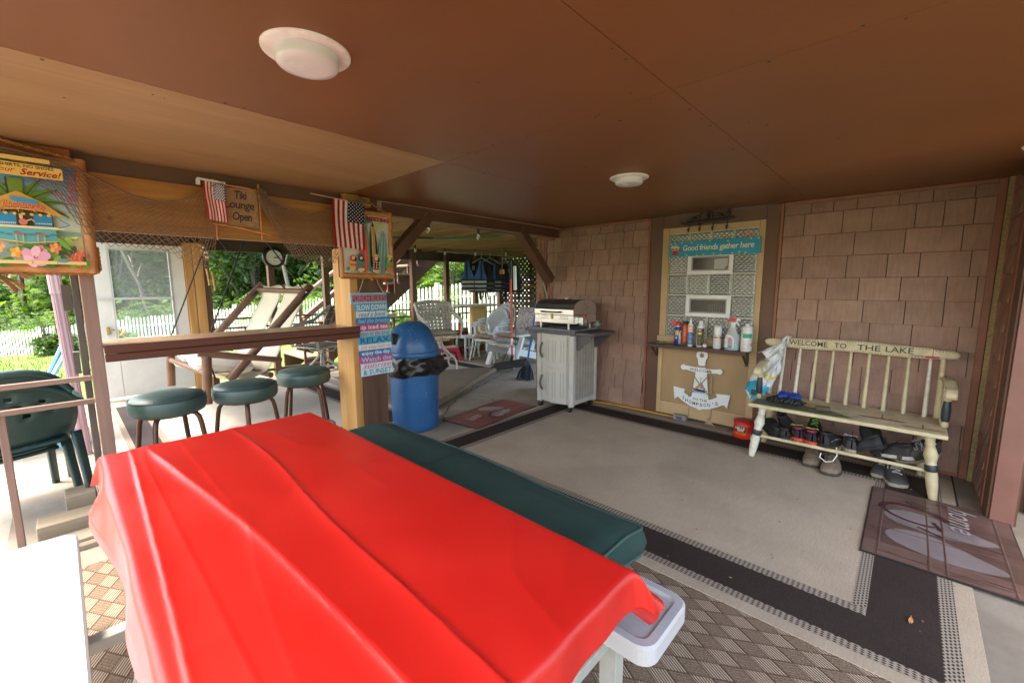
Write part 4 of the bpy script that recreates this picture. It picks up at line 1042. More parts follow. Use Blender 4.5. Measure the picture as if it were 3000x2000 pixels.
def bottle(x, y, z, prof, m, cap, label, capm, name='spray_can', cat='spray can', group=None):
    t = thing(name, label, cat, (x, y, z), 0, group)
    mb = MB(); mb.lathe([(r, z+q) for r, q in prof], 20, (x, y, 0)); mb.build('body', m, t)
    mb = MB(); mb.lathe([(r, z+q) for r, q in cap], 16, (x, y, 0)); mb.build('cap', capm, t)
    return t
bottle(5.64, 6.78, .372, [(.03, 0), (.03, .2), (.02, .22)], m_redcan, [(.018, .22), (.014, .26), (0, .262)], 'slim red spray bottle with black cap behind the red tin', m_black)
bottle(5.86, 6.64, .372, [(.034, 0), (.034, .165), (.024, .185)], mat('navy_can', (.03, .035, .14), .35), [(.026, .186), (.026, .21), (.012, .235), (0, .236)], 'navy spray can with red cap on the shelf unit', m_redcan)
for x, c, l in ((5.45, (.35, .03, .025), 'dull red jar on the lower shelf, left'), (5.62, (.3, .04, .03), 'dull red jar on the lower shelf, second from left'), (5.82, (.28, .05, .03), 'dull red jar on the lower shelf, right')):
    tin(x, 6.68, .032, .07, .12, mat('jar_'+str(int(x*100)), c, .5), m_black, l, 'jar', 'jar', 'jars on the lower shelf')
mb = MB(); mb.box(5.40, 6.05, 6.62, 6.95, .202, .30); tag(mb.build('storage_box', mat('dull_clear_box', (.16, .17, .17), .3, .3, 12)), 'low grey storage box on the middle shelf of the shelf unit', 'box')

# red step stool
RS = thing('step_stool', 'red and pinkish plastic step stool in front of the shelf unit', 'step stool', (5.0, 6.4, 0))
mb = MB(); mb.T = Matrix.Translation((4.98, 6.35, 0)) @ Matrix.Rotation(R(-25), 4, 'Z'); mb.box(-.19, .19, -.13, .13, .235, .262); mb.build('top', mat('faded_red_top', (.42, .25, .26), .5), RS, bevel=.012)
mb = MB(); mb.T = Matrix.Translation((4.98, 6.35, 0)) @ Matrix.Rotation(R(-25), 4, 'Z')
for sx in (-1, 1):
    for sy in (-1, 1): mb.bar((sx*.165, sy*.105, .236), (sx*.22, sy*.13, 0), .06, .04, (0, 1, 0))
    mb.bar((sx*.18, -.11, .20), (sx*.18, .11, .20), .025, .06)
mb.box(-.17, .17, -.125, -.105, .17, .234); mb.build('leg_frame', mat('red_stool_plastic', (.50, .03, .05), .4), RS, bevel=.006)

# ================================================================ woven swivel chairs
def swivel(label, loc, rz, strapc, tubec, cush):
    t = thing('swivel_chair', label, 'patio chair', loc, rz, 'woven strap swivel patio chairs')
    ms = mat('strap_'+str(int(strapc[0]*1000)), strapc, .55, .12, 20); mt = mat('tube_'+str(int(tubec[0]*1000)), tubec, .4, .1, 12)
    def back(u, v):  # u across -1..1, v 0..1 up ; chair faces -Y
        w = .26+.045*v; z = .62+.48*v; y = .20+.22*v+.05*v*v-.05*(1-u*u)*-1
        return Vector((u*w, y+.035*(u*u)*-1, z+.045*(1-u*u)*v))
    mb = MB(); nv, nu = 9, 8
    for j in range(nv):
        v0, v1 = j/nv+.008, (j+.80)/nv
        mb.grid(lambda a, b, v0=v0, v1=v1, j=j: back(2*a-1, v0+(v1-v0)*b)+Vector((0, .006*math.sin(a*PI*nu+j*PI), 0)), 24, 1)
    for i in range(nu):
        u0, u1 = -1+2*(i+.1)/nu, -1+2*(i+.88)/nu
        mb.grid(lambda a, b, u0=u0, u1=u1, i=i: back(u0+(u1-u0)*a, b)+Vector((0, -.006*math.sin(b*PI*nv+i*PI), 0)), 1, 27)
    mb.build('woven_back', ms, t, local=True, solid=.003)
    mb = MB()
    for k in range(9):
        y = -.22+.05*k; mb.box(-.255, .255, y, y+.042, .585-.0*k, .591)
    mb.build('seat_straps', ms, t, local=True)
    for s in (-1, 1):
        mb = MB(); pts = [(s*.27, -.25, .57), (s*.285, -.28, .66), (s*.30, -.26, .78), (s*.31, -.18, .85), (s*.315, -.02, .875), (s*.315, .14, .91), (s*.312, .28, 1.0), (s*.308, .40, 1.085), (s*.304, .44, 1.10)]
        for o in (-.018, 0, .018): mb.tube([(x+o*.4, y, z+o) for x, y, z in pts], .011, 8)
        mb.build('arm', mt, t, local=True)
    mb = MB(); mb.tube([(-.27, -.25, .57), (-.265, .22, .585), (.265, .22, .585), (.27, -.25, .57)], .014, 8, closed=True)
    mb.tube([tuple(back(2*i/14-1, 1)) for i in range(15)], .013, 8); mb.tube([tuple(back(-1, i/8)) for i in range(9)], .012, 8); mb.tube([tuple(back(1, i/8)) for i in range(9)], .012, 8)
    mb.build('frame', mt, t, local=True)
    mb = MB(); mb.tube([(0, 0, .55), (0, 0, .42)], .03, 10)
    for s in (-1, 1): mb.tube([(s*.16, -.12, .565), (s*.13, -.08, .50), (0, 0, .49)], .012, 8); mb.tube([(s*.16, .14, .565), (s*.13, .1, .50), (0, 0, .49)], .012, 8)
    mb.build('swivel_stem', mt, t, local=True)
    for k in range(4):
        a = PI/4+k*PI/2; mb = MB(); pts = [(.03, .45), (.06, .40), (.12, .33), (.22, .24), (.27, .20), (.30, .14), (.305, .0)]
        mb.tube([(r*math.cos(a), r*math.sin(a), z) for r, z in pts], .016, 8); mb.build('leg', mt, t, local=True)
    mb = MB(); mb.tube([(.235*math.cos(2*PI*i/30), .235*math.sin(2*PI*i/30), .235) for i in range(30)], .011, 6, closed=True); mb.build('foot_ring', mt, t, local=True)
    if cush:
        mb = MB(); mb.cushion(0, -.02, .635, .50, .50, .085, wr=.004, seed=3); mb.build('seat_cushion', m_tancush, t, local=True)
    return t
swivel('beige woven strap swivel chair with tan cushion behind the blue trash barrel', (4.33, 5.72, 0), R(-20), (.46, .41, .35), (.50, .46, .40), True)
swivel('brown woven strap swivel chair with grey frame behind the swing', (2.50, 6.05, 0), R(-75), (.10, .065, .045), (.52, .52, .50), False)
mb = MB(); mb.lathe([(0, .905), (.32, .90), (.33, .915), (.30, .93), (0, .932)], 32, (3.62, 6.5, 0)); 
PT = thing('pedestal_table', 'grey round patio table partly hidden behind the plank sign', 'table', (3.62, 6.5, 0)); mb.build('tabletop', m_greysteel, PT)
mb = MB(); mb.lathe([(.2, 0), (.2, .02), (.03, .05), (.03, .90)], 20, (3.62, 6.5, 0)); mb.build('pedestal', m_greysteel, PT)

# ================================================================ white resin chairs, side table
m_resin = mat('white_resin', (.66, .70, .74), .4, .06, 10, .0, dirt=.12, dirtcol=(.45, .47, .48)); m_resing = mat('greenish_resin', (.60, .70, .64), .4, .06, 10)
def resin(label, loc, rz, m, cush=False):
    t = thing('resin_chair', label, 'plastic chair', loc, rz, 'stacked white plastic chairs')
    mb = MB()
    def seat(u, v):
        x = (2*u-1)*(.235-.03*v); y = -.23+.44*v; return (x, y, .42-.03*math.sin(PI*u)*math.sin(PI*min(1, v*1.1))+.012*(1-v)*-1)
    mb.grid(seat, 10, 10); mb.build('seat', m, t, local=True, solid=.014)
    def bk(th, r):
        u = r*math.cos(th); v = r*math.sin(th); z = .66+.28*v; y = .20+.17*(z-.42)/.52+.06*(-(u*u)); return (u*.25, y, z)
    mb = MB()
    n = 11
    for i in range(-n, n+1):
        u = i/(n+.5); q = math.sqrt(max(0, 1-u*u))*.93
        P = [Vector(bk(math.atan2(v, u), math.hypot(u, v))) for v in [-q+2*q*k/8 for k in range(9)]]; mb.tube(P, .0065, 4, caps=False)
        P = [Vector(bk(math.atan2(u, v), math.hypot(u, v)))+Vector((0, .004, 0)) for v in [-q+2*q*k/8 for k in range(9)]]; mb.tube(P, .0065, 4, caps=False)
    mb.build('woven_back', m, t, local=True)
    mb = MB(); mb.tube([bk(2*PI*k/40, 1) for k in range(40)], .021, 8, closed=True); mb.tube([bk(2*PI*k/40, .93) for k in range(40)], .012, 6, closed=True)
    mb.tube([(-.20, .19, .43), bk(PI*1.2, 1)], .02, 6); mb.tube([(.20, .19, .43), bk(PI*1.8, 1)], .02, 6); mb.build('back_rim', m, t, local=True)
    for s in (-1, 1):
        mb = MB(); P = [bk(PI/2-s*1.75, .98), (s*.285, .12, .655), (s*.295, -.08, .655), (s*.285, -.22, .645), (s*.275, -.245, .60), (s*.262, -.24, .42)]
        mb.tube(P, [.022, .026, .027, .027, .025, .024], 8, flat=.75); mb.build('arm', m, t, local=True)
        for y0, y1, x1 in ((-.225, -.28, .285), (.19, .30, .26)):
            mb = MB(); mb.tube([(s*.225, y0, .43), (s*.245, y0*1.05, .25), (s*x1, y1, 0)], [.034, .028, .02], 6, flat=.7); mb.build('leg', m, t, local=True)
    mb = MB(); mb.box(-.22, .22, -.235, -.225, .375, .415); mb.box(-.20, .20, .185, .195, .36, .41); mb.build('apron', m, t, local=True)
    if cush:
        mb = MB(); mb.cushion(0, -.03, .462, .44, .42, .085, wr=.004, seed=8); mb.build('seat_cushion', m_tancush, t, local=True)
    return t
rz = R(-80)
resin('white wicker-pattern plastic chair with tan seat cushion', (5.56, 5.78, 0), rz, m_resin, True)
resin('greenish white plastic chair nested at the back of the stack', (5.86, 5.88, .10), rz, m_resing)
resin('white plastic chair nested in the stack, between the front and the greenish ones', (5.70, 5.83, .05), rz, m_resin)
TB = thing('side_table', 'small white plastic side table left of the white chairs', 'side table', (5.45, 6.32, 0))
mb = MB(); mb.prism([(5.45+.24*math.cos(a*PI/8), 6.32+.2*math.sin(a*PI/8)) for a in range(16)], .40, .43); mb.build('tabletop', m_resin, TB, bevel=.006)
for sx in (-1, 1):
    for sy in (-1, 1):
        mb = MB(); mb.tube([(5.45+sx*.15, 6.32+sy*.12, .40), (5.45+sx*.18, 6.32+sy*.15, 0)], [.026, .02], 6); mb.build('leg', m_resin, TB)
mb = MB(); mb.box(5.30, 5.60, 6.19, 6.20, .19, .235); mb.build('stretcher', m_resin, TB)

# ================================================================ white adirondack chair with floral cushion
AC = thing('adirondack_chair', 'white painted wooden armchair with floral and tan cushions by the broom', 'armchair', (5.55, 5.15, 0), R(-88))
m_aw = mat('white_board_paint', (.68, .71, .75), .5, .1, 10, dirt=.15, dirtcol=(.45, .45, .45))
for s in (-1, 1):
    mb = MB(); mb.bar((s*.30, -.38, .0), (s*.30, -.13, .52), .045, .09, (1, 0, 0)); mb.build('front_leg', m_aw, AC, local=True, bevel=.003)
    mb = MB(); mb.bar((s*.26, -.45, .33), (s*.26, .45, .10), .03, .12, (0, 0, 1)); mb.build('side_rail', m_aw, AC, local=True, bevel=.003)
    mb = MB(); mb.box(s*.31-.065, s*.31+.065, -.30, .42, .535, .56); mb.build('arm', m_aw, AC, local=True, bevel=.004)
    mb = MB(); mb.bar((s*.29, .30, .53), (s*.29, .42, 0), .04, .08, (1, 0, 0)); mb.build('rear_leg', m_aw, AC, local=True)
for k in range(6):
    mb = MB(); y = -.42+.12*k; z = .40-.25*(y+.45)*1.0; mb.box(-.27, .27, y, y+.09, z, z+.018); mb.build('seat_slat', m_aw, AC, local=True)
for k in range(5):
    x = -.22+.11*k; mb = MB(); mb.bar((x, .22, .24), (x*1.15, .52, .98-.35*abs(x)), .09, .018, (1, 0, 0)); mb.build('back_slat', m_aw, AC, local=True)
def make_floral():
    m, nt, bs = _new('floral_fabric')
    v = coords(nt); n0 = noise(nt, v, 5, 3)
    vo = N(nt, 'ShaderNodeTexVoronoi'); vo.inputs['Scale'].default_value = 13; lk(nt, v, vo.inputs['Vector'])
    vo2 = N(nt, 'ShaderNodeTexNoise'); vo2.inputs['Scale'].default_value = 22; vo2.inputs['Distortion'].default_value = 2.5; lk(nt, v, vo2.inputs['Vector'])
    c = mix(nt, ramp(nt, vo2.outputs[0], 0, 1, .50, .56), (.55, .52, .53), (.25, .19, .22))
    c = mix(nt, ramp(nt, vo.outputs['Distance'], 1, 0, .10, .2), c, (.20, .12, .22))
    lk(nt, c, bs.inputs['Base Color']); bs.inputs['Roughness'].default_value = .9; return m
m_floral = make_floral()
mb = MB(); mb.T = Matrix.Translation((0, -.08, .41)) @ Matrix.Rotation(R(-12), 4, 'X'); mb.cushion(0, 0, 0, .52, .66, .10, wr=.01, seed=1); mb.build('seat_cushion', m_floral, AC, local=True)
mb = MB(); mb.T = Matrix.Translation((0, .36, .72)) @ Matrix.Rotation(R(68), 4, 'X'); mb.cushion(0, 0, 0, .52, .60, .11, wr=.012, seed=2); mb.build('back_cushion', m_floral, AC, local=True)
mb = MB(); mb.T = Matrix.Translation((0, -.06, .505)) @ Matrix.Rotation(R(-10), 4, 'X'); mb.cushion(0, 0, 0, .42, .46, .10, wr=.006, seed=5); mb.build('loose_cushion', m_tancush, AC, local=True)

# ================================================================ broom, brush, poles
BR = thing('push_broom', 'push broom with red handle and black head beside the grill cart', 'broom', (5.0, 4.72, 0))
m_redp = mat('red_handle', (.62, .03, .02), .3, .06, 10)
mb = MB(); mb.tube([(4.93, 4.62, .27), (5.02, 4.73, 1.50)], .0165, 10); mb.build('handle', m_redp, BR)
mb = MB(); mb.tube([(4.943, 4.638, .45), (4.951, 4.647, .56)], .018, 10); mb.build('white_sleeve', m_white, BR)
mb = MB(); mb.tube([(5.021, 4.731, 1.50), (5.041, 4.755, 1.80)], .021, 10); mb.build('grip', m_black, BR)
mb = MB(); mb.bar((4.82, 4.92, .10), (5.10, 4.45, .21), .07, .075); mb.build('head', m_black, BR, bevel=.01)
mb = MB(); mb.bar((4.80, 4.89, .078), (5.08, 4.42, .188), .012, .014); mb.build('stripe', m_redp, BR)
mb = MB(); mb.bar((4.80, 4.95, .045), (5.08, 4.47, .15), .09, .07); mb.build('bristles', mat('black_bristle', (.03, .035, .042), .9, .4, 80, .6, 200), BR)
mb = MB(); mb.tube([(4.87, 4.80, .15), (4.90, 4.66, .42), (4.945, 4.64, .47), (5.02, 4.6, .46)], .006, 6); mb.tube([(4.93, 4.62, .30), (4.945, 4.66, .14)], .022, 8); mb.build('brace', m_black, BR)
HB = thing('hand_broom', 'dark blue-black broom on a blue pole behind the grill cart', 'broom', (4.72, 4.05, 0))
mb = MB(); mb.tube([(4.70, 4.10, .25), (4.77, 3.90, 1.53)], .0145, 10); mb.build('handle', mat('blue_handle', (.02, .12, .42), .3), HB)
mb = MB()
rr = random.Random(3)
for k in range(70):
    a, b = rr.uniform(-1, 1), rr.uniform(-1, 1); mb.tube([(4.70+a*.03, 4.10+b*.03, .25), (4.69+a*.07, 4.12+b*.10, .13), (4.69+a*.08, 4.14+b*.14, .01)], .006, 4)
mb.build('bristles', mat('navy_bristle', (.02, .03, .05), .9, .3, 60), HB)
mb = MB(); mb.tube([(4.695, 4.105, .22), (4.705, 4.085, .29)], [.045, .022], 10); mb.build('ferrule', m_black, HB)
PR = thing('paint_roller', 'white tube standing just behind the red broom handle', 'tube', (5.2, 4.82, 1.2))
mb = MB(); mb.tube([(5.20, 4.80, 1.33), (5.21, 4.82, 1.72)], .028, 12); mb.build('tube', m_white, PR)
mb = MB(); mb.tube([(5.195, 4.79, 1.33), (5.19, 4.78, 0)], .006, 6); mb.build('rod', m_darkbrown, PR)

# ================================================================ life vests
VR = thing('hanging_rod', 'thin metal rod under the joists holding the life vests', 'rod', (6, 6.5, 2.03))
mb = MB(); mb.tube([(4.9, 6.5, 2.035), (7.1, 6.5, 2.035)], .011, 8); mb.build('rod', mat('dull_metal', (.25, .26, .27), .4, .1, 10, metal=.6), VR)
mb = MB()
for x in (5.2, 6.9): mb.tube([(x, 6.5, 2.035), (x, 6.5, 2.09)], .004, 5)
mb.build('hook', m_black, VR)
m_strap = mat('black_webbing', (.012, .012, .016), .7, .2, 40)
def vest(label, x, y, z, c_main, c_low, c_in, hc, s=1., rz=0., band=None):
    t = thing('life_vest', label, 'life vest', (x, y, z), rz, 'life vests on the rod')
    def M(c): return mat('vest_%d_%d_%d' % tuple(int(v*1000) for v in c), c, .75, .15, 25, .2, 120)
    for sx in (-1, 1):
        mb = MB(); poly = [(.004, -.46), (.19, -.45), (.215, -.27), (.165, -.15), (.155, .0), (.085, .02), (.07, -.08), (.004, -.24)]
        mb.T = Matrix(((sx*s, 0, 0, 0), (0, 0, -1, -.02), (0, s, 0, 0), (0, 0, 0, 1))); mb.prism(poly, .0, .05)
        mb.build('front_panel', M(c_main), t, local=True, bevel=.015)
        mb = MB(); mb.T = Matrix(((sx*s, 0, 0, 0), (0, 0, -1, -.045), (0, s, 0, 0), (0, 0, 0, 1)))
        for k in range(3): z0 = -.30-.062*k; mb.prism([(.006, z0-.045), (.2, z0-.045), (.2, z0), (.006, z0)], .0, .045)
        mb.build('lower_pad', M(c_low), t, local=True, bevel=.012)
    mb = MB(); mb.T = Matrix(((s, 0, 0, 0), (0, 0, -1, .10), (0, s, 0, 0), (0, 0, 0, 1))); mb.prism([(-.2, -.46), (.2, -.46), (.2, -.2), (.13, -.1), (.14, .0), (.08, .02), (0, -.03), (-.08, .02), (-.14, 0), (-.13, -.1), (-.2, -.2)], 0, .05); mb.build('back_panel', M(c_in), t, local=True, bevel=.012)
    mb = MB()
    for k in range(3): z0 = -.285-.07*k; mb.box(-.222*s, .222*s, -.108, -.096, (z0-.026)*s, z0*s)
    for sx in (-1, 1): mb.box(sx*.12*s-.014, sx*.12*s+.014, -.095, -.085, -.28*s, .0)
    rr = random.Random(int(x*100))
    for k in range(3):
        xx = rr.uniform(-.17, .17)*s; q = rr.uniform(.12, .22); mb.bar((xx, -.08, -.45*s), (xx+rr.uniform(-.02, .02), -.08, -.45*s-q), .004, .028, (1, 0, 0))
    mb.build('strap', m_strap, t, local=True)
    mb = MB()
    for k in range(3): mb.box(-.03, .03, -.118, -.109, (-.304-.07*k)*s, (-.282-.07*k)*s)
    mb.build('buckle', m_black, t, local=True)
    if 'blue stripe' in label:
        mb = MB(); mb.box(-.135, -.075, -.088, -.072, -.30*s, -.01); mb.box(.08, .135, -.088, -.072, -.30*s, -.01); mb.build('blue_stripe', M((.05, .12, .36)), t, local=True)
    if band:
        cv = Canvas(lambda u, v, w: (u, .096-w-.06, v)); cv.rect(-.035, .035, -.17, -.07, (.015, .015, .02)); cv.rect(-.022, .022, -.15, -.085, (.5, .52, .55)); cv.rect(-.012, .012, -.14, -.095, (.02, .02, .03)); cv.build('label_patch', m_print, t, local=True)
    h = thing('clothes_hanger', ('white' if hc[0] > .3 else 'dark')+' hanger under the rod carrying the '+label.split(' life')[0]+' vest', 'hanger', (x, y, z), rz, 'hangers on the rod')
    mb = MB(); mb.tube([(-.19*s, 0, -.02), (-.1, 0, .06), (0, 0, .115), (.1, 0, .06), (.19*s, 0, -.02)], .006, 6); dz = 2.035-z
    mb.tube([(0, 0, .115), (0, 0, dz-.03), (.018, 0, dz-.012), (.012, 0, dz+.016), (-.01, 0, dz+.016), (-.016, 0, dz)], .004, 6); mb.build('hanger', mat('hanger_%d' % int(hc[0]*100), hc, .4), h, local=True)
    return t
vest('blue and cream life vest, first on the rod from the left', 5.72, 6.40, 1.87, (.05, .12, .36), (.50, .49, .40), (.012, .012, .016), (.05, .05, .05), 1.2, R(-35), True)
vest('all black life vest with grey pad behind the blue one', 6.02, 6.50, 1.85, (.012, .012, .016), (.10, .10, .11), (.012, .012, .016), (.7, .7, .72), 1.25, R(-45))
vest('black life vest with a blue stripe and cream lower pads', 6.22, 6.46, 1.86, (.013, .013, .018), (.33, .33, .28), (.014, .012, .016), (.7, .72, .75), 1.18, R(-50))
vest('dark vest with purple lower half', 6.42, 6.56, 1.86, (.014, .012, .018), (.12, .03, .36), (.02, .012, .04), (.1, .1, .1), 1.2, R(-50))
vest('black and dark green life vest on the right beside the lattice', 6.86, 6.50, 1.84, (.012, .03, .028), (.014, .016, .02), (.02, .05, .04), (.08, .08, .08), 1.25, R(-40), True)
vest('plain black life vest squeezed between the purple one and the dark green one', 6.62, 6.58, 1.85, (.011, .011, .014), (.05, .05, .055), (.012, .013, .017), (.08, .08, .08), 1.25, R(-50))
CF = thing('cork_float', 'cork float hanging on a cord in front of the life vests', 'float', (5.3, 5.2, 1.6))
mb = MB(); mb.lathe([(.036, 1.60), (.042, 1.615), (.042, 1.665), (.036, 1.68)], 16, (5.3, 5.2, 0)); mb.build('cork', mat('cork', (.45, .20, .075), .8, .35, 60, .4, 120), CF)
mb = MB(); mb.tube([(5.3, 5.2, 1.68), (5.305, 5.2, 1.9), (5.30, 5.2, 2.09)], .008, 6); mb.build('cord', mat('grey_cord', (.16, .14, .12), .8), CF)

# ================================================================ string lights, hoses
STR = thing('string_lights', 'string of clear bulbs in black sockets looped under the patio joists', 'string lights', (4, 5, 2))
mb = MB(); paths = [[(.5, 3.7, 2.06), (1.5, 3.6, 2.065), (2.55, 3.50, 2.03), (3.22, 3.52, 2.02), (4.1, 3.75, 2.05)], [(2.6, 6.6, 2.06), (4.2, 6.2, 2.05), (5.2, 5.9, 2.04), (5.7, 5.0, 2.05), (5.3, 4.2, 2.05)], [(4.4, 6.6, 2.06), (5.35, 6.25, 2.05), (6.2, 5.4, 2.05)]]
for p in paths: mb.tube(p, .004, 5)
mb.build('cable', m_black, STR)
m_bulb = mat('clear_bulb', (.75, .72, .62), .08, .05, 10, trans=.6, spec=.6)
for x, y, z in ((.60, 5.6, 2.05), (1.08, 5.0, 2.05), (2.56, 3.52, 2.03), (3.23, 3.53, 2.02), (3.92, 5.75, 2.04), (4.62, 5.9, 2.04), (5.0, 5.55, 2.03), (5.5, 5.3, 2.04), (4.72, 4.05, 2.06), (3.0, 6.4, 2.04)):
    mb = MB(); mb.lathe([(.012, z-.002), (.017, z-.008), (.017, z-.05), (.014, z-.056)][::-1], 12, (x, y, 0)); so = mb.build('socket', m_black, STR)
    mb = MB(); mb.lathe([(0, z-.118), (.014, z-.112), (.022, z-.095), (.021, z-.08), (.013, z-.058)], 12, (x, y, 0)); mb.build('bulb', m_bulb, so)
GH = thing('garden_hose', 'dark to green garden hose strung under the patio joists', 'hose', (3.8, 4.8, 2.06))
mb = MB(); mb.tube([(3.0, 5.4, 2.05), (3.3, 5.1, 2.055), (3.6, 4.85, 2.05)], .013, 8); mb.build('dark_section', m_black, GH)
mb = MB(); mb.tube([(3.6, 4.85, 2.05), (3.8, 4.6, 2.045), (4.0, 4.35, 2.055), (4.15, 4.1, 2.06)], .012, 8); mb.build('green_section', mat('green_hose', (.02, .18, .11), .5), GH)
HC = thing('cord_bundle', 'green, orange and white cords hanging at the corner of the house wall', 'cords', (4.38, 3.6, 1.3))
for c, pts in (((.015, .12, .07), [(4.36, 3.66, 2.02), (4.35, 3.63, 1.75), (4.37, 3.56, 1.5), (4.365, 3.48, 1.25), (4.368, 3.455, .95)]), ((.50, .07, .03), [(4.37, 3.58, 1.75), (4.365, 3.52, 1.55), (4.367, 3.45, 1.42), (4.366, 3.40, 1.2), (4.366, 3.36, .92)]),
                ((.55, .52, .48), [(4.355, 3.62, 1.9), (4.36, 3.55, 1.55), (4.364, 3.475, 1.3), (4.366, 3.42, 1.0)]), ((.40, .05, .03), [(4.37, 3.60, 1.3), (4.36, 3.55, 1.1), (4.366, 3.53, .92)]), ((.5, .2, .05), [(4.36, 3.60, 2.0), (4.36, 3.585, 1.8), (4.37, 3.50, 1.58)])):
    mb = MB(); P = []
    for a, b in zip(pts[:-1], pts[1:]):
        for q in range(4): P.append(Vector(a).lerp(Vector(b), q/4)+Vector((0, .006*math.sin(len(P)*1.3), 0)))
    P.append(pts[-1]); mb.tube(P, .0075, 6); mb.build('cord', mat('cord_%d_%d' % (int(c[0]*100), int(c[1]*100)), c, .5), HC)
CC = thing('coiled_cord', 'thin orange cord looped in the lattice beside the broom', 'cord', (6.9, 6.0, 1.4))
mb = MB(); mb.tube([(7.18, 6.03+.13*math.cos(a*PI/10), 1.45+.22*math.sin(a*PI/10)) for a in range(20)], .005, 5, closed=True); mb.build('loop', mat('orange_cord', (.5, .12, .03), .6), CC)
CR = thing('orange_cord_coil', 'orange extension cord coil behind the lower corner of the parrot picture', 'cord', (1.98, 3.4, 1.4))
mb = MB()
for k in range(5): mb.tube([(1.955+.055*math.cos(a*PI/9)+.006*k, 3.40+.012*k, 1.435+.07*math.sin(a*PI/9)-.008*k) for a in range(18)], .006, 5, closed=True)
mb.build('coil', mat('orange_cord2', (.5, .07, .03), .5), CR)
# ================================================================ trash barrel
TBN = thing('trash_barrel', 'blue trash barrel with domed lid and black liner beside the wide column', 'trash can', (2.37, 3.56, 0))
m_bluep = mat('blue_barrel_plastic', (.03, .125, .33), .33, .12, 5, .03, 60, dirt=.12, dirtcol=(.02, .07, .2), spec=.5)
bx, by = 2.37, 3.56
mb = MB(); mb.lathe([(.21, 0), (.222, .01), (.226, .05), (.238, .55), (.24, .72)], 40, (bx, by, 0)); mb.build('barrel', m_bluep, TBN)
mb = MB()
def bag(u, v):
    a = 2*PI*u; z = .745-.195*v+.012*math.sin(a*3+1)*v+.006*math.sin(a*8)*v
    r = .244+.014*math.sin(PI*v)+.016*v+.006*math.sin(a*7+4*v)+.004*math.sin(a*12-7*v)*math.sin(PI*v)+.003*math.sin(a*5+14*v)
    k = math.exp(-((a-5.75)/.22)**2); r += .09*k*v
    return (bx+r*math.cos(a), by+r*math.sin(a), z+.05*k*v)
mb.grid(bag, 160, 14, wrapu=True); mb.build('liner_bag', mat('black_liner', (.010, .010, .012), .28, .15, 12, .12, 26, spec=.5), TBN)
mb = MB(); mb.lathe([(.252, .728), (.264, .732), (.264, .775), (.256, .78)], 48, (bx, by, 0)); mb.build('lid_rim', m_bluep, TBN)
mb = MB()
n = 48
def dome(u, v):
    a = 2*PI*u; t = v*PI/2; r = .252*math.cos(t)**.8; z = .778+.285*math.sin(t)**.95
    # opening flap: flattened towards the camera-right side
    dr = math.cos(a-R(-25)); k = max(0, dr)**2
    r2 = r*(1-.16*k*math.sin(2*t)); return (bx+r2*math.cos(a), by+r2*math.sin(a), z)
mb.grid(dome, n, 14, wrapu=True); mb.build('dome_lid', m_bluep, TBN)
mb = MB(); mb.box(2.10, 2.16, 3.50, 3.60, .86, .96); mb.build('lid_flap', m_black, TBN, bevel=.01)
mb = MB(); rr = random.Random(8)
for k in range(75):
    a = rr.uniform(3.3, 5.9); z = rr.uniform(.05, .52); r = .2385-.02*(.55-z)/.55+.0006; s = rr.uniform(.0012, .0035)
    if k > 45: 
        t = rr.uniform(.1, 1.2); z = .778+.285*math.sin(t)**.95; kk = max(0, math.cos(a-R(-25)))**2; r = .252*math.cos(t)**.8*(1-.16*kk*math.sin(2*t))+.001
    mb.ball((bx+r*math.cos(a), by+r*math.sin(a), z), s, 5, 3)
mb.build('paint_specks', mat('speck_white', (.6, .65, .7), .7), TBN)['kind'] = 'stuff'

# ================================================================ rugs
def weave(name, a, b, sx=260, sy=260, stripe=.3):
    m, nt, bs = _new(name); v = coords(nt); n0 = noise(nt, v, 2.2, 4); sp = N(nt, 'ShaderNodeSeparateXYZ'); lk(nt, v, sp.inputs[0])
    n1 = noise(nt, coords(nt, (3, 160, 1)), 3, 3); n2 = noise(nt, v, 150, 2)
    f = math_(nt, 'ADD', math_(nt, 'MULTIPLY', n1, .5), math_(nt, 'MULTIPLY', n2, .5))
    c = mix(nt, ramp(nt, f, 0, 1, .36, .64), a, b); n5 = noise(nt, v, .8, 6, .65); c = mix(nt, ramp(nt, n0, 0, .4, .45, .7), c, dark(b, .75)); c = mix(nt, ramp(nt, n5, 0, .35, .48, .66), c, dark(b, .8))
    lk(nt, c, bs.inputs['Base Color']); bs.inputs['Roughness'].default_value = .9; bs.inputs['Specular IOR Level'].default_value = .15
    bump(nt, bs, n2, .25, .003); return m
m_rugl = weave('rug_light', (.51, .42, .32), (.375, .30, .225)); m_rugd = weave('rug_dark', (.055, .038, .032), (.032, .024, .021))
m_rugl2 = weave('rug_pale', (.50, .47, .42), (.40, .37, .33)); m_rugd2 = weave('rug_charcoal', (.055, .045, .05), (.032, .027, .03))
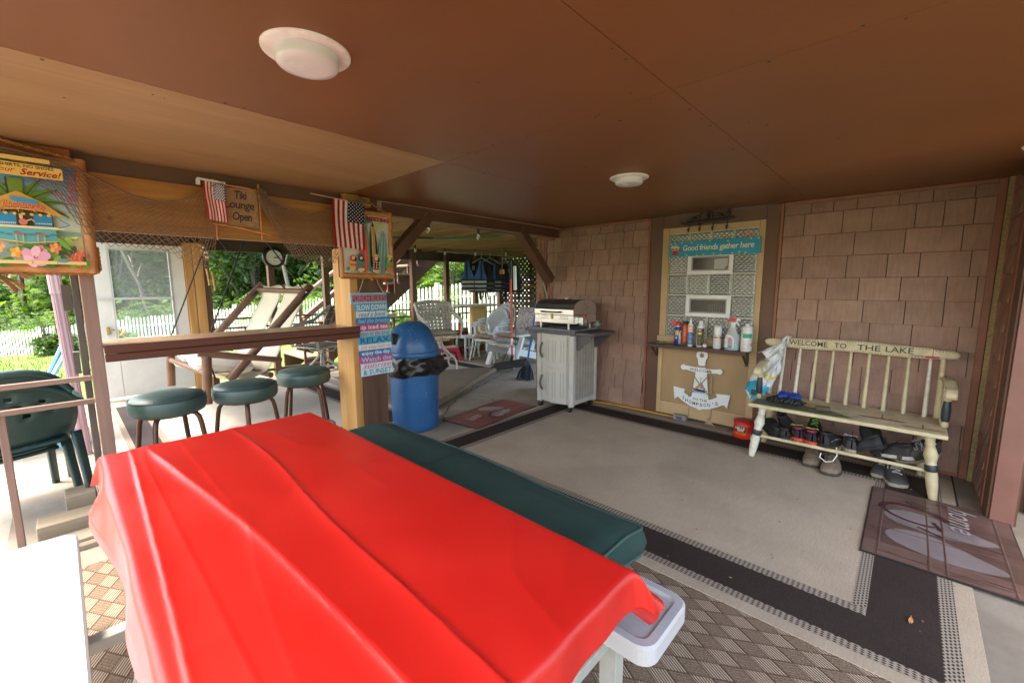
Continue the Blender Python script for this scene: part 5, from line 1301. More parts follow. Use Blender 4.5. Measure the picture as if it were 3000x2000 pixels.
def dither(name, a, b, px=.026, py=.0155):
    m, nt, bs = _new(name); v = coords(nt); sp = N(nt, 'ShaderNodeSeparateXYZ'); lk(nt, v, sp.inputs[0])
    u = math_(nt, 'DIVIDE', sp.outputs[0], px); w = math_(nt, 'DIVIDE', sp.outputs[1], py)
    row = math_(nt, 'FLOOR', w); off = math_(nt, 'MULTIPLY', math_(nt, 'MODULO', row, 2.0), .5)
    fu = math_(nt, 'FRACT', math_(nt, 'ADD', u, off)); fw = math_(nt, 'FRACT', w)
    d = math_(nt, 'ADD', math_(nt, 'ABSOLUTE', math_(nt, 'SUBTRACT', fu, .5)), math_(nt, 'MULTIPLY', math_(nt, 'ABSOLUTE', math_(nt, 'SUBTRACT', fw, .5)), .9))
    c = mix(nt, ramp(nt, d, 1, 0, .34, .44), a, b); lk(nt, c, bs.inputs['Base Color']); bs.inputs['Roughness'].default_value = .9; bs.inputs['Specular IOR Level'].default_value = .15; return m
m_dithx = dither('rug_dither_x', (.33, .28, .225), (.04, .031, .028), .021, .0125); m_dithy = dither('rug_dither_y', (.33, .28, .225), (.04, .031, .028), .0125, .021)
def sheet(mb, x0, x1, y0, y1, z, nx=1, ny=1, wav=0.):
    mb.grid(lambda u, v: (x0+(x1-x0)*u, y0+(y1-y0)*v, z+wav*(math.sin(x0*3+u*(x1-x0)*5)+math.sin((y0+v*(y1-y0))*4))), nx, ny)
def border_rug(name, label, X, Y, zb, ml, md, dx, dy, wob=None):
    """X = (outer, dith, dark, dith, field | field, dith, dark, dith, outer)"""
    t = thing(name, label, 'rug', ((X[0]+X[-1])/2, (Y[0]+Y[-1])/2, 0)); z = zb
    mb = MB(); mb.box(X[0], X[-1], Y[0], Y[-1], zb-.004, z); base = mb.build('pile', ml, t, bevel=.002)
    def ring(i, zz, m, nm):
        xa, xb, xc, xd = X[i], X[i+1], X[-2-i], X[-1-i]; ya, yb, yc, yd = Y[i], Y[i+1], Y[-2-i], Y[-1-i]
        if isinstance(m, tuple):
            for bx_, mm in (((xa, xb, ya, yd), m[1]), ((xc, xd, ya, yd), m[1]), ((xb, xc, ya, yb), m[0]), ((xb, xc, yc, yd), m[0])):
                q = MB(); sheet(q, *bx_, zz); q.build(nm, mm, t)
        else:
            for bx_ in ((xa, xb, ya, yd), (xc, xd, ya, yd), (xb, xc, ya, yb), (xb, xc, yc, yd)):
                q = MB(); sheet(q, *bx_, zz); q.build(nm, m, t)
    ring(1, z+.0015, (dx, dy), 'dotted_stripe'); ring(2, z+.0015, md, 'dark_border'); ring(3, z+.0015, (dx, dy), 'dotted_stripe')
    return t
border_rug('area_rug', 'large beige rug with dark brown border in front of the shingled wall', (1.90, 1.966, 2.013, 2.226, 2.28, 3.90, 3.95, 4.18, 4.225, 4.27), (-.325, -.258, -.205, .025, .075, 2.71, 2.768, 2.965, 3.02, 3.075), .008, m_rugl, m_rugd, m_dithx, m_dithy)
border_rug('area_rug', 'pale rug with charcoal border under the bar stools and the swing', (.22, .30, .345, .53, .58, 2.20, 2.25, 2.46, 2.51, 2.60), (3.72, 3.78, 3.83, 4.02, 4.07, 6.42, 6.47, 6.66, 6.71, 6.78), .008, m_rugl2, m_rugd2, m_dithx, m_dithy)
t = border_rug('area_rug', 'pale rug with charcoal border and its front corner folded over, by the swivel chair', (2.75, 2.80, 2.84, 3.04, 3.08, 4.72, 4.76, 4.97, 5.0, 5.08), (5.02, 5.06, 5.10, 5.3, 5.34, 6.20, 6.24, 6.42, 6.46, 6.52), .006, m_rugl2, m_rugd2, m_dithx, m_dithy)
m_back = weave('rug_underside', (.27, .215, .155), (.20, .155, .11))
mb = MB(); A = Vector((2.78, 3.88, 0)); B = Vector((5.16, 5.07, 0)); Cc = Vector((2.78, 6.45, 0))
def fold(u, v):
    p = A.lerp(B, u); q = Cc.lerp(B, u); e = p.lerp(q, v); return (e.x, e.y, .022+.012*math.exp(-v*6)+.006*math.sin(u*9+v*4)*(1-u))
mb.grid(fold, 24, 18); mb.build('folded_underside', m_back, t)
mb = MB(); mb.tube([tuple(A.lerp(B, i/16)+Vector((0, 0, .036+.004*math.sin(i*1.7)))) for i in range(17)], [.04+.003*math.sin(i*2.1) for i in range(17)], 14); mb.build('rolled_edge', m_back, t)

# brown basket-weave rug under the picnic table
def make_basket():
    m, nt, bs = _new('basket_weave'); tc = N(nt, 'ShaderNodeTexCoord'); sp = N(nt, 'ShaderNodeSeparateXYZ'); lk(nt, tc.outputs['Object'], sp.inputs[0])
    X_, Y_ = sp.outputs[0], sp.outputs[1]
    cw = .078
    u = math_(nt, 'DIVIDE', math_(nt, 'SUBTRACT', X_, math_(nt, 'MULTIPLY', Y_, .577)), cw); w = math_(nt, 'DIVIDE', math_(nt, 'ADD', X_, math_(nt, 'MULTIPLY', Y_, .577)), cw)
    iu = math_(nt, 'FLOOR', u); iw = math_(nt, 'FLOOR', w); fu = math_(nt, 'FRACT', u); fw = math_(nt, 'FRACT', w)
    par = math_(nt, 'ABSOLUTE', math_(nt, 'MODULO', math_(nt, 'ADD', iu, iw), 2.0))
    st = math_(nt, 'SINE', math_(nt, 'MULTIPLY', u, 2*PI*7))
    st2 = math_(nt, 'SINE', math_(nt, 'MULTIPLY', w, 2*PI*6))
    n1 = noise(nt, tc.outputs['Object'], 190, 2)
    A_ = mix(nt, ramp(nt, st, 0, 1, -.25, .55), (.13, .085, .06), (.50, .40, .30))
    B_ = mix(nt, ramp(nt, n1, 0, 1, .42, .58), (.17, .12, .085), (.29, .21, .15))
    B_ = mix(nt, ramp(nt, st2, .35, 0, -.6, .2), B_, (.07, .04, .026))
    c = mix(nt, par, A_, B_)
    e = math_(nt, 'MINIMUM', math_(nt, 'MINIMUM', fu, math_(nt, 'SUBTRACT', 1.0, fu)), math_(nt, 'MINIMUM', fw, math_(nt, 'SUBTRACT', 1.0, fw)))
    c = mix(nt, ramp(nt, e, .7, 0, .02, .06), c, (.05, .03, .02))
    lk(nt, c, bs.inputs['Base Color']); bs.inputs['Roughness'].default_value = .9; bs.inputs['Specular IOR Level'].default_value = .15
    h = math_(nt, 'ADD', math_(nt, 'MULTIPLY', st, .5), n1); bump(nt, bs, h, .35, .003); return m
mb = MB(); mb.box(-1.6, 1.93, -1.6, 2.94, 0, .0045)
tag(mb.build('woven_rug', make_basket(), keep=True), 'brown basket-weave patterned rug under the picnic table', 'rug')

# ================================================================ printed door mats
def door_mat(label, c0, ax, L, Wd, base, word, mirror, seed, rug_z=.010):
    """c0 corner, ax unit vec along length"""
    t = thing('door_mat', label, 'door mat', (c0[0], c0[1], 0), 0, 'printed plank-look door mats')
    a = Vector((ax[0], ax[1], 0)).normalized(); b = Vector((-a.y, a.x, 0))
    def P(u, v, w): q = Vector((c0[0], c0[1], 0))+a*u+b*v; return (q.x, q.y, rug_z+.008+w)
    cv = Canvas(P, 0, .0004); mb = cv.mb
    vs = [P(0, 0, -.008), P(L, 0, -.008), P(L, Wd, -.008), P(0, Wd, -.008), P(0, 0, 0), P(L, 0, 0), P(L, Wd, 0), P(0, Wd, 0)]
    mb.col = (.02, .02, .02); mb.add(vs, [(0, 3, 2, 1), (4, 5, 6, 7), (0, 1, 5, 4), (1, 2, 6, 5), (2, 3, 7, 6), (3, 0, 4, 7)])
    rr = random.Random(seed); n = 6
    for k in range(n):
        v0 = Wd*k/n; q = rr.uniform(.75, 1.2); cv.w = .0005
        cv.rect(.006, L-.006, max(.006, v0), min(Wd-.006, Wd*(k+1)/n), tuple(c*q for c in base))
        for j in range(16):
            u0 = rr.uniform(.01, L*.8); vv = v0+Wd/n*rr.random(); cv.w = .0009; q2 = rr.uniform(.55, 1.3)
            cv.rect(u0, min(L-.01, u0+rr.uniform(.04, .3)), min(Wd-.01, max(.008, vv)), min(Wd-.008, max(.012, vv+rr.uniform(.002, .008))), tuple(c*q*q2 for c in base))
        cv.w = .0013; cv.rect(.006, L-.006, v0, v0+.0025, dark(base, .35))
    cv.w = .0016
    pink, wine = ((.22, .185, .19) if mirror else (.40, .33, .335)), ((.07, .018, .026) if mirror else (.13, .03, .05))
    def sole(cx, cy, ang, s):
        pts = []
        for i in range(24):
            th = 2*PI*i/24; r = 1+.16*math.cos(th)-.05*math.cos(2*th); x, y = .135*s*math.cos(th)*(1.0), .062*s*r*math.sin(th)*(1+.25*math.cos(th)-.12*math.sin(th*2))
            pts.append((cx+x*math.cos(ang)-y*math.sin(ang), cy+x*math.sin(ang)+y*math.cos(ang)))
        cv.poly(pts, pink)
    def arc(cx, cy, rx, ry, a0, a1, ang, w, c):
        cv.line([(cx+rx*math.cos(a)*math.cos(ang)-ry*math.sin(a)*math.sin(ang), cy+rx*math.cos(a)*math.sin(ang)+ry*math.sin(a)*math.cos(ang)) for a in [a0+(a1-a0)*i/14 for i in range(15)]], w, c)
    if not mirror:
        sole(L*.60, Wd*.68, 2.55, 1.15); sole(L*.56, Wd*.30, 3.3, 1.15)
        arc(L*.50, Wd*.30, .13, .075, .3, 5.4, .15, .014, wine); arc(L*.50, Wd*.30, .145, .09, 1.0, 4.2, .15, .006, dark(wine, .5)); arc(L*.66, Wd*.74, .07, .035, -1, 1.5, .5, .008, dark(wine, .6))
        cv.line([(L*.42, Wd*.30), (L*.55, Wd*.32)], .006, (.1, .06, .06)); cv.line([(L*.60, Wd*.62), (L*.74, Wd*.55)], .005, (.12, .08, .08))
        cv.text(word, L*.14, L*.33, Wd*.38, Wd*.62, (.70, .62, .60), shear=.4, slope=.25)
    else:
        sole(L*.50, Wd*.56, PI-.12, 1.75); sole(L*.52, Wd*.27, PI-.22, 1.75)
        arc(L*.34, Wd*.66, .15, .11, .6, 5.6, -.35, .020, wine); arc(L*.34, Wd*.66, .165, .13, .6, 3.6, -.35, .007, dark(wine, .35)); cv.line([(L*.36, Wd*.50), (L*.52, Wd*.44)], .014, (.05, .03, .03)); cv.line([(L*.47, Wd*.62), (L*.52, Wd*.52)], .02, wine)
        arc(L*.36, Wd*.83, .055, .02, 0, 6.28, -.3, .007, dark(wine, .35))
        tv, tf, _ = text2d(word, .4, .0); cv.raw([(L*(.58+.20*y), Wd*(.93-.36*x)) for x, y in tv], tf, (.42, .37, .36))
    for f in (.10, .42, .52, .88):   # ribs painted flat, a shade line beside a highlight line
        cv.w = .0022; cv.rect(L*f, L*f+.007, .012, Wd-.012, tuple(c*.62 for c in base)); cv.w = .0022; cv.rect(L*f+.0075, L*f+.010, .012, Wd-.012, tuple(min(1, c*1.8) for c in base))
    for f in (.06, .36, .46, .93):  # cross ribs, shade and highlight again put into the colour
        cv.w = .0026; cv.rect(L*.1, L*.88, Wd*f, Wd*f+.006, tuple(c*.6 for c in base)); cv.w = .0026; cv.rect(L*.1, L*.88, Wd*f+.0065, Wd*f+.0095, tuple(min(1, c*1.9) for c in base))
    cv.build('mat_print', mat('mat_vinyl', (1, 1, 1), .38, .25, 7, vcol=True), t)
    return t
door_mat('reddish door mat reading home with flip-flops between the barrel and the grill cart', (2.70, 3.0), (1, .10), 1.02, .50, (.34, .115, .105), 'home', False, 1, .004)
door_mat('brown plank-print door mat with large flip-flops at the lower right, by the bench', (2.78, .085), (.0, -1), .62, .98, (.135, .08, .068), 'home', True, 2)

# ================================================================ storage cart and grill
GC = thing('storage_cart', 'beige plastic storage cart with dark grey top and two doors by the shingled wall', 'storage cart', (4.0, 2.89, 0))
m_beige = mat('beige_plastic', (.53, .51, .48), .45, .06, 8, .04, 40, dirt=.1, dirtcol=(.4, .37, .33)); m_dgrey = mat('dark_grey_plastic', (.10, .095, .105), .45, .1, 10, .05, 80)
x0, x1, ya, yb, zb, zt = 3.755, 4.26, 2.635, 3.145, .075, .862
mb = MB(); mb.box(x0+.05, x1, ya+.012, yb-.012, zb, zt)
cvx = []
for k in range(13): t_ = k/12; cvx.append((x0+.05-.048*math.sin(PI*t_), ya+.055+(yb-ya-.11)*t_))
mb.prism([(x0+.049, ya+.05)]+[(x+.006, y) for x, y in cvx]+[(x0+.049, yb-.05)], zb, zt); mb.build('cabinet', m_beige, GC, bevel=.003)
for y0_, y1_ in ((ya, ya+.065), (yb-.05, yb)):
    mb = MB(); mb.prism([(x0+.01+.03*math.cos(a)*-1*.0+(.028-.028*math.sin(a*0)), y0_) for a in (0,)]+[(x0+.012, y0_+.02), (x0+.012, y1_-.02), (x0+.03, y1_), (x0+.07, y1_), (x0+.07, y0_)], zb-.012, zt); mb.build('corner_pillar', m_beige, GC, bevel=.008)
mb = MB(); mb.box(x1-.04, x1+.006, ya-.004, ya+.03, zb-.012, zt-.01); mb.build('corner_pillar', m_beige, GC, bevel=.005)
for z0_, z1_ in ((.50, .845), (.10, .482)):
    q = MB()
    pts = [(x-.006, y) for x, y in cvx][1:-1]
    q.prism(pts+[(x+.004, y) for x, y in cvx[1:-1]][::-1], z0_, z1_); dr = q.build('door', m_beige, GC, bevel=.003)
    q = MB()
    for k in (2, 3, 5, 6, 8, 9):
        x, y = cvx[k]; q.box(x-.0075, x-.005, y-.004, y+.004, z0_+.05, z1_-.05)
    q.build('groove', mat('beige_groove', (.40, .385, .36), .5), dr)
    q = MB(); yy = yb-.085; cz = (z0_+z1_)/2+.0; hh = .085
    q.tube([(x0-.002+.022-.04*math.sin(PI*i/10), yy, cz-hh+2*hh*i/10) for i in range(11)], .010, 8); q.build('handle', m_dgrey, dr)
mb = MB()
for k in range(7): yv = x0+.09+.055*k; mb.box(yv, yv+.006, ya+.004, ya+.0118, .14, .80)
mb.build('side_ribs', mat('beige_light', (.46, .43, .40), .45), GC)
mb = MB(); mb.box(x0+.10, x1-.03, ya+.006, ya+.0085, .13, .81); mb.build('side_panel', mat('beige_shade', (.36, .33, .30), .5), GC)
mb = MB(); P = [(x0-.015+.06-.05*math.sin(PI*k/12), ya-.005+(yb-ya+.01)*k/12) for k in range(13)]; mb.prism(P+[(x1+.01, yb+.005), (x1+.01, ya-.005)], .865, .905); mb.build('worktop', m_dgrey, GC, bevel=.008)
for sg, ye in ((-1, ya), (1, yb)):
    mb = MB(); y2 = ye+sg*.235
    mb.prism([(x0+.05, ye+sg*.008), (x0+.05, y2-sg*.02), (x0+.09, y2), (x1-.0, y2), (x1, ye+sg*.008)], .866, .902); mb.build('side_leaf', m_dgrey, GC, bevel=.008)
    for xx in (x0+.09, x1-.06):
        mb = MB(); mb.T = Matrix(((0, 0, 1, xx), (1, 0, 0, 0), (0, 1, 0, 0), (0, 0, 0, 1))); mb.prism([(ye+sg*.006, .862), (ye+sg*.19, .862), (ye+sg*.19, .845), (ye+sg*.03, .70), (ye+sg*.006, .70)], 0, .014); mb.build('leaf_bracket', m_dgrey, GC)
for xx in (x0+.03, x1-.05):
    for yy in (ya+.04, yb-.06):
        mb = MB(); mb.tube([(xx, yy-.018, .03), (xx, yy+.018, .03)], .031, 18); cs = mb.build('caster', m_black, GC)
        mb = MB(); mb.tube([(xx, yy, .035), (xx, yy, .075)], .014, 8); mb.build('stem', m_greysteel, cs)

GR = thing('tabletop_grill', 'stainless tabletop gas grill with dark curved lid on the storage cart', 'grill', (4.02, 2.88, .906))
mb = MB(); gx0, gx1, gy0, gy1 = 3.77, 4.22, 2.63, 3.17
mb.box(gx0-.02, gx1+.03, gy0-.03, gy1+.05, .908, .914)
mb.box(gx0-.03, gx0-.021, gy0-.04, gy1+.06, .908, .932); mb.box(gx1+.031, gx1+.04, gy0-.04, gy1+.06, .908, .932); mb.box(gx0-.02, gx1+.03, gy0-.04, gy0-.031, .908, .932); mb.box(gx0-.02, gx1+.03, gy1+.051, gy1+.06, .908, .932)
mb.build('drip_tray', mat('blue_grey_tray', (.14, .17, .21), .3, .1, 8), GR, bevel=.004)
m_steel2 = mat('polished_steel', (.78, .79, .80), .3, .06, 5, metal=1., stretch=(1, .2, 1))
gz = .985
mb = MB(); mb.box(gx0, gx1, gy0, gy1, gz+.005, 1.083); 
mb.build('firebox', m_steel2, GR, bevel=.004)
mb = MB(); mb.add([(gx0, gy0, gz+.006), (gx1, gy0, gz+.006), (gx1, gy1, gz+.006), (gx0, gy1, gz+.006), (gx0+.12, gy0+.12, .945), (gx1-.12, gy0+.12, .945), (gx1-.12, gy1-.12, .945), (gx0+.12, gy1-.12, .945)], [(0, 1, 5, 4), (1, 2, 6, 5), (2, 3, 7, 6), (3, 0, 4, 7), (4, 5, 6, 7)]); mb.build('hopper', m_steel, GR)
prof = [(gx0, 1.087), (gx0, 1.142), (gx0+.012, 1.165)]; 
for k in range(1, 11): a = PI*.92-(PI*.84)*k/11; prof.append(((gx0+gx1)/2+(gx1-gx0)/2*math.cos(a), 1.155+.095*math.sin(a)))
prof += [(gx1, 1.15), (gx1, 1.087)]
mb = MB(); Tl = Matrix(((1, 0, 0, 0), (0, 0, 1, 0), (0, 1, 0, 0), (0, 0, 0, 1))); mb.T = Tl
mb.prism(prof, gy0, gy0+.004); mb.build('lid_side', m_steel2, GR)
mb = MB(); mb.T = Tl; mb.prism(prof, gy1-.004, gy1); mb.build('lid_side', m_steel2, GR)
mb = MB()
for (p, q) in zip(prof[1:-2], prof[2:-1]): mb.add([(p[0], gy0, p[1]), (p[0], gy1, p[1]), (q[0], gy1, q[1]), (q[0], gy0, q[1])], [(0, 1, 2, 3)], smooth=True)
mb.build('lid_top', mat('smoky_steel', (.115, .115, .12), .38, .15, 5, metal=.6, stretch=(1, .3, 1)), GR)
mb = MB(); mb.box(gx0-.003, gx0, gy0, gy1, 1.088, 1.142); mb.build('lid_front', m_steel2, GR)
mb = MB(); mb.tube([(gx0-.003, 2.80, 1.118), (gx0-.04, 2.80, 1.116), (gx0-.042, 2.83, 1.114), (gx0-.042, 3.02, 1.114), (gx0-.04, 3.05, 1.116), (gx0-.003, 3.05, 1.118)], .0085, 8); mb.build('handle', mat('dark_bronze', (.08, .06, .055), .3, .1, 10, metal=.6), GR)
mb = MB(); mb.lathe([(.018, 1.246), (.03, 1.25), (.034, 1.258), (.03, 1.266), (0, 1.268)], 20, (3.99, 2.87, 0)); mb.build('thermometer', m_steel2, GR)
mb = MB(); mb.box(gx0-.012, gx0-.001, 2.905, 2.93, 1.035, 1.095); mb.build('latch', mat('brass_latch', (.35, .28, .16), .35, .1, 10, metal=.7), GR)
mb = MB()
for yy in (2.98, 3.0, 3.02, 3.04, 3.06, 2.70, 2.72, 2.74, 2.76, 2.78, 2.80):
    for z_ in (1.04, 1.062): mb.box(gx0-.002, gx0-.0005, yy, yy+.013, z_, z_+.006)
mb.build('vent_slot', m_black, GR)
cv = Canvas(lambda u, v, w: (3.842-w, -u, 1.205+v*.9)); cv.fn = lambda u, v, w: (3.812+v*.9-w*.6, -u, 1.200+v*.62+w); cv.text('Curry', -2.955, -2.865, -.012, .02, (.008, .008, .008), shear=.3, bold=.03); cv.build('script_badge', m_print, GR)
for yy in (2.70, 3.09):
    mb = MB(); mb.box(gx0+.01, gx0+.018, yy-.012, yy+.012, .915, .99); mb.box(gx1-.02, gx1-.012, yy-.012, yy+.012, .915, .99); mb.build('leg', m_white if yy > 3 else m_steel2, GR)
mb = MB(); mb.box(gx0+.10, gx0+.19, gy0-.055, gy0-.002, .975, 1.06); cb = mb.build('control_box', m_steel2, GR, bevel=.002)
mb = MB(); mb.T = Matrix.Translation((gx0+.145, gy0-.058, 1.015)) @ Matrix.Rotation(R(90), 4, 'X'); mb.lathe([(.024, -.0), (.022, .02), (0, .021)], 14); mb.build('knob', mat('grey_knob', (.28, .28, .29), .4), cb)
mb = MB(); mb.box(gx0+.17, gx0+.183, gy0-.045, gy0-.032, 1.062, 1.085); mb.build('igniter', m_redcan, cb)
mb = MB(); mb.lathe([(.018, .95), (.04, .965), (.04, .985), (.022, .995), (.022, 1.015), (0, 1.016)], 16, (gx0+.33, gy0-.09, 0)); mb.tube([(gx0+.33, gy0-.09, .95), (gx0+.32, gy0-.08, .925), (gx0+.2, gy0-.04, .93)], .008, 6); mb.build('gas_regulator', mat('regulator_grey', (.30, .32, .33), .35, .1, 10, metal=.3), GR)

# ================================================================ wall shelf and its cans
WS = thing('wall_shelf', 'dark brown bracketed wall shelf under the glass block window', 'shelf', (4.3, 1.52, .79))
m_shelf = mat('dark_shelf_paint', (.055, .022, .016), .35, .2, 8, spec=.5)
mb = MB(); mb.box(4.205, 4.385, 1.05, 2.0, .785, .80); mb.box(4.200, 4.204, 1.05, 2.0, .768, .803); mb.build('board', m_shelf, WS, bevel=.002)
for y in (1.085, 1.965):
    mb = MB(); mb.box(4.388, 4.395, y-.012, y+.012, .64, .783); mb.bar((4.24, y, .778), (4.385, y, .665), .018, .012); mb.box(4.24, 4.388, y-.010, y+.010, .772, .784); mb.build('bracket', m_shelf, WS)
ZS = .801
def cyl_fn(x, y, r, z, face=R(205)):   # u = arc length to the viewer's right, facing 'face'
    return lambda u, v, w: (x+(r+w)*math.cos(face+u/r), y+(r+w)*math.sin(face+u/r), z+v)
def rect_c(cv, u0, u1, v0, v1, c): cv.rect(u0, u1, v0, v1, c, nu=max(1, int(abs(u1-u0)/.006)))
def can(name, label, y, r, h, body, cat, x=4.30, cap=None, cprof=None, shoulder=.02, dec=None, bm=None):
    t = thing(name, label, cat, (x, y, ZS), 0)
    mb = MB(); mb.lathe([(r*.93, ZS), (r, ZS+.006), (r, ZS+h-shoulder), (r*.72, ZS+h)], 26, (x, y, 0)); mb.build('body', bm or mat('can_'+name+str(int(y*100)), body, .3, .05, 10), t)
    if cap:
        mb = MB(); mb.lathe([(a, ZS+b) for a, b in cprof], 20, (x, y, 0)); mb.build('cap', cap, t)
    if dec:
        cv = Canvas(cyl_fn(x, y, r, ZS), .0004, .0003); dec(cv); cv.build('label', m_print, t)
    return t
m_capred = mat('red_cap', (.62, .01, .02), .3, .05, 10); m_capblk = m_black; m_capwh = m_white
Wt = (.74, .75, .78)
def d1(c):
    rect_c(c, .01, .045, .012, .13, (.62, .72, .85)); rect_c(c, -.026, .004, .10, .145, S(250, 215, 30)); rect_c(c, .018, .034, .132, .146, S(250, 215, 30))
    c.text('WD', -.022, -.004, .118, .138, S(30, 40, 130), bold=.03); c.text('40', -.019, -.003, .103, .115, S(30, 40, 130), bold=.03)
    rect_c(c, -.02, -.008, .065, .085, Wt); c.text('WD-40', .013, .042, .118, .126, S(40, 50, 140)); rect_c(c, .013, .042, .075, .078, S(230, 200, 40))
    for k in range(6): rect_c(c, .013, .013+.008+.018*((k*7) % 3)/2, .02+.008*k, .022+.008*k, (.3, .35, .5))
t = can('spray_can', 'deep blue spray can with yellow shield and red cap, leftmost on the wall shelf', 1.712, .032, .185, (.035, .03, .24), 'spray can', cap=m_capred, cprof=[(.0255, .20), (.027, .205), (.027, .222), (.018, .238), (0, .24)], dec=d1)
mb = MB(); mb.lathe([(.024, ZS+.186), (.026, ZS+.20), (.0, ZS+.201)], 18, (4.30, 1.712, 0)); mb.build('metal_collar', m_steel, t); mb = MB(); mb.bar((4.28, 1.72, ZS+.225), (4.262, 1.765, ZS+.235), .02, .03); mb.build('straw_cap', m_capred, t)
def d2(c):
    for k in range(8): rect_c(c, -.02, -.02+.03*(1+(k*5) % 3)/3, .03+.018*k, .034+.018*k, S(240, 150, 110) if k % 3 else S(60, 40, 30))
    rect_c(c, .026, .036, .14, .17, S(40, 50, 90)); rect_c(c, .026, .036, .10, .138, (.7, .7, .68))
can('caulk_tube', 'orange tube with black collar behind the blue spray can', 1.648, .030, .21, (.72, .12, .015), 'sealant tube', x=4.335, cap=m_capblk, cprof=[(.022, .215), (.028, .22), (.024, .23), (.028, .243), (0, .244)], dec=d2)
def d3(c):
    rect_c(c, -.03, .035, .02, .15, S(55, 110, 170)); rect_c(c, -.022, .02, .16, .205, S(245, 160, 40)); rect_c(c, -.018, .012, .17, .195, S(215, 215, 220)); rect_c(c, -.03, .035, .142, .15, S(240, 170, 80))
    for k in range(6): rect_c(c, -.016, .018-.01*(k % 3), .04+.017*k, .045+.017*k, S(170, 200, 225))
can('caulk_tube', 'blue and orange sealant tube with white nozzle on the wall shelf', 1.577, .0255, .225, (.75, .75, .74), 'sealant tube', x=4.275, cap=m_capwh, cprof=[(.013, .225), (.008, .26), (.005, .285), (0, .286)], shoulder=.004, dec=d3)
def d4(c):
    rect_c(c, -.036, .036, .02, .185, S(58, 50, 42)); rect_c(c, .012, .034, .03, .18, S(30, 28, 26)); rect_c(c, -.03, .006, .125, .148, S(220, 195, 60)); rect_c(c, -.03, .006, .155, .18, S(70, 60, 40)); rect_c(c, -.026, .0, .165, .172, Wt)
    for k in range(6): rect_c(c, -.028, .004-.006*(k % 3), .035+.014*k, .041+.014*k, S(130, 115, 60)); rect_c(c, .016, .022, .05+.02*k, .06+.02*k, S(225, 200, 50))
can('spray_can', 'black and yellow labelled silver can on the wall shelf', 1.483, .036, .225, (.62, .63, .66), 'spray can', x=4.29, cap=m_capwh, cprof=[(.02, .226), (.02, .252), (.016, .258), (0, .259)], shoulder=.035, dec=d4)
mb = MB(); mb.ball((4.245, 1.425, ZS+.0215), .0215, 16, 12); tag(mb.build('golf_ball', mat('pale_ball', (.68, .74, .80), .35)), 'pale golf ball resting on the wall shelf between two cans', 'ball')
def d5(c):
    rect_c(c, -.034, .036, .10, .116, S(150, 40, 45)); rect_c(c, -.012, .016, .098, .118, S(225, 180, 60)); c.text('RUST-OLEUM', -.03, .032, .124, .134, S(45, 45, 50))
    for k in range(7): rect_c(c, -.026, .024-.008*(k % 3), .02+.0105*k, .0235+.0105*k, S(150, 150, 160))
can('spray_can', 'white spray paint can with red and gold band on the wall shelf', 1.328, .0345, .19, (.75, .76, .79), 'spray can', cap=m_capwh, cprof=[(.0335, .155), (.0345, .16), (.0335, .217), (.0, .218)], dec=d5)
# spray bottle
SB = thing('spray_bottle', 'clear spray bottle of blue cleaner with red trigger on the wall shelf', 'spray bottle', (4.295, 1.195, ZS))
m_clear = mat('clear_plastic', (.75, .80, .82), .12, .05, 8, spec=.6, alpha=.45); m_fluid = mat('blue_fluid', (.01, .16, .42), .1, .05, 6, spec=.6)
def obl(mb, prof, sx=.62):
    mb.T = Matrix.Translation((4.295, 1.195, ZS)) @ Matrix.Diagonal((sx, 1, 1, 1)); mb.lathe(prof, 26)
mb = MB(); obl(mb, [(.060, 0), (.064, .006), (.064, .088), (0, .088)]); mb.build('cleaner', m_fluid, SB)
mb = MB(); obl(mb, [(.065, .001), (.0655, .09), (.064, .115), (.052, .15), (.032, .19), (.024, .22), (.022, .24)]); mb.build('bottle', m_clear, SB)
mb = MB(); mb.lathe([(.023, ZS+.238), (.024, ZS+.262), (0, ZS+.263)], 16, (4.295, 1.195, 0)); mb.bar((4.295, 1.165, ZS+.285), (4.293, 1.135, ZS+.285), .022, .018); mb.bar((4.295, 1.172, ZS+.275), (4.292, 1.145, ZS+.235), .012, .012); mb.build('nozzle', m_white, SB)
mb = MB(); mb.T = Matrix(((0, 0, 1, 4.283), (1, 0, 0, 1.195), (0, 1, 0, ZS), (0, 0, 0, 1))); mb.prism([(-.028, .268), (-.028, .300), (.02, .302), (.052, .272), (.045, .262), (.018, .275)], 0, .026); mb.build('trigger_head', m_capred, SB, bevel=.003)
cv = Canvas(lambda u, v, w: (4.295-.042-w-.0*abs(u), 1.205-u, ZS+v)); cv.fn = lambda u, v, w: (4.295-.0415*math.cos((u-.008)/.09)-w, 1.203-u, ZS+v)
cv.poly([(-.046, .025), (-.046, .11), (-.03, .145), (-.005, .148), (.02, .13), (.036, .105), (.036, .02)], (.72, .72, .74)); cv.text('GLASS', -.032, .012, .108, .122, S(215, 70, 110), bold=.03); cv.text('CLEANER', -.032, .012, .092, .105, S(215, 70, 110), bold=.03)
for k in range(5): cv.rect(-.038, .015-.01*(k % 2), .05+.008*k, .0525+.008*k, S(150, 155, 165))
for k in range(8): cv.rect(-.012+.004*k, -.0105+.004*k, .024, .044, S(50, 50, 55))
cv.build('label', m_print, SB)
def d7(c):
    rect_c(c, -.044, .04, .125, .165, S(50, 155, 125))
    for k in range(8): rect_c(c, -.042, -.01-.006*(k % 3), .025+.011*k, .0275+.011*k, S(160, 160, 168)); rect_c(c, -.002, .034-.01*(k % 3), .03+.011*k, .033+.011*k, S(140, 140, 150))
    for k in range(6): rect_c(c, .022, .036, .05+.005*k, .0525+.005*k, S(40, 40, 45))
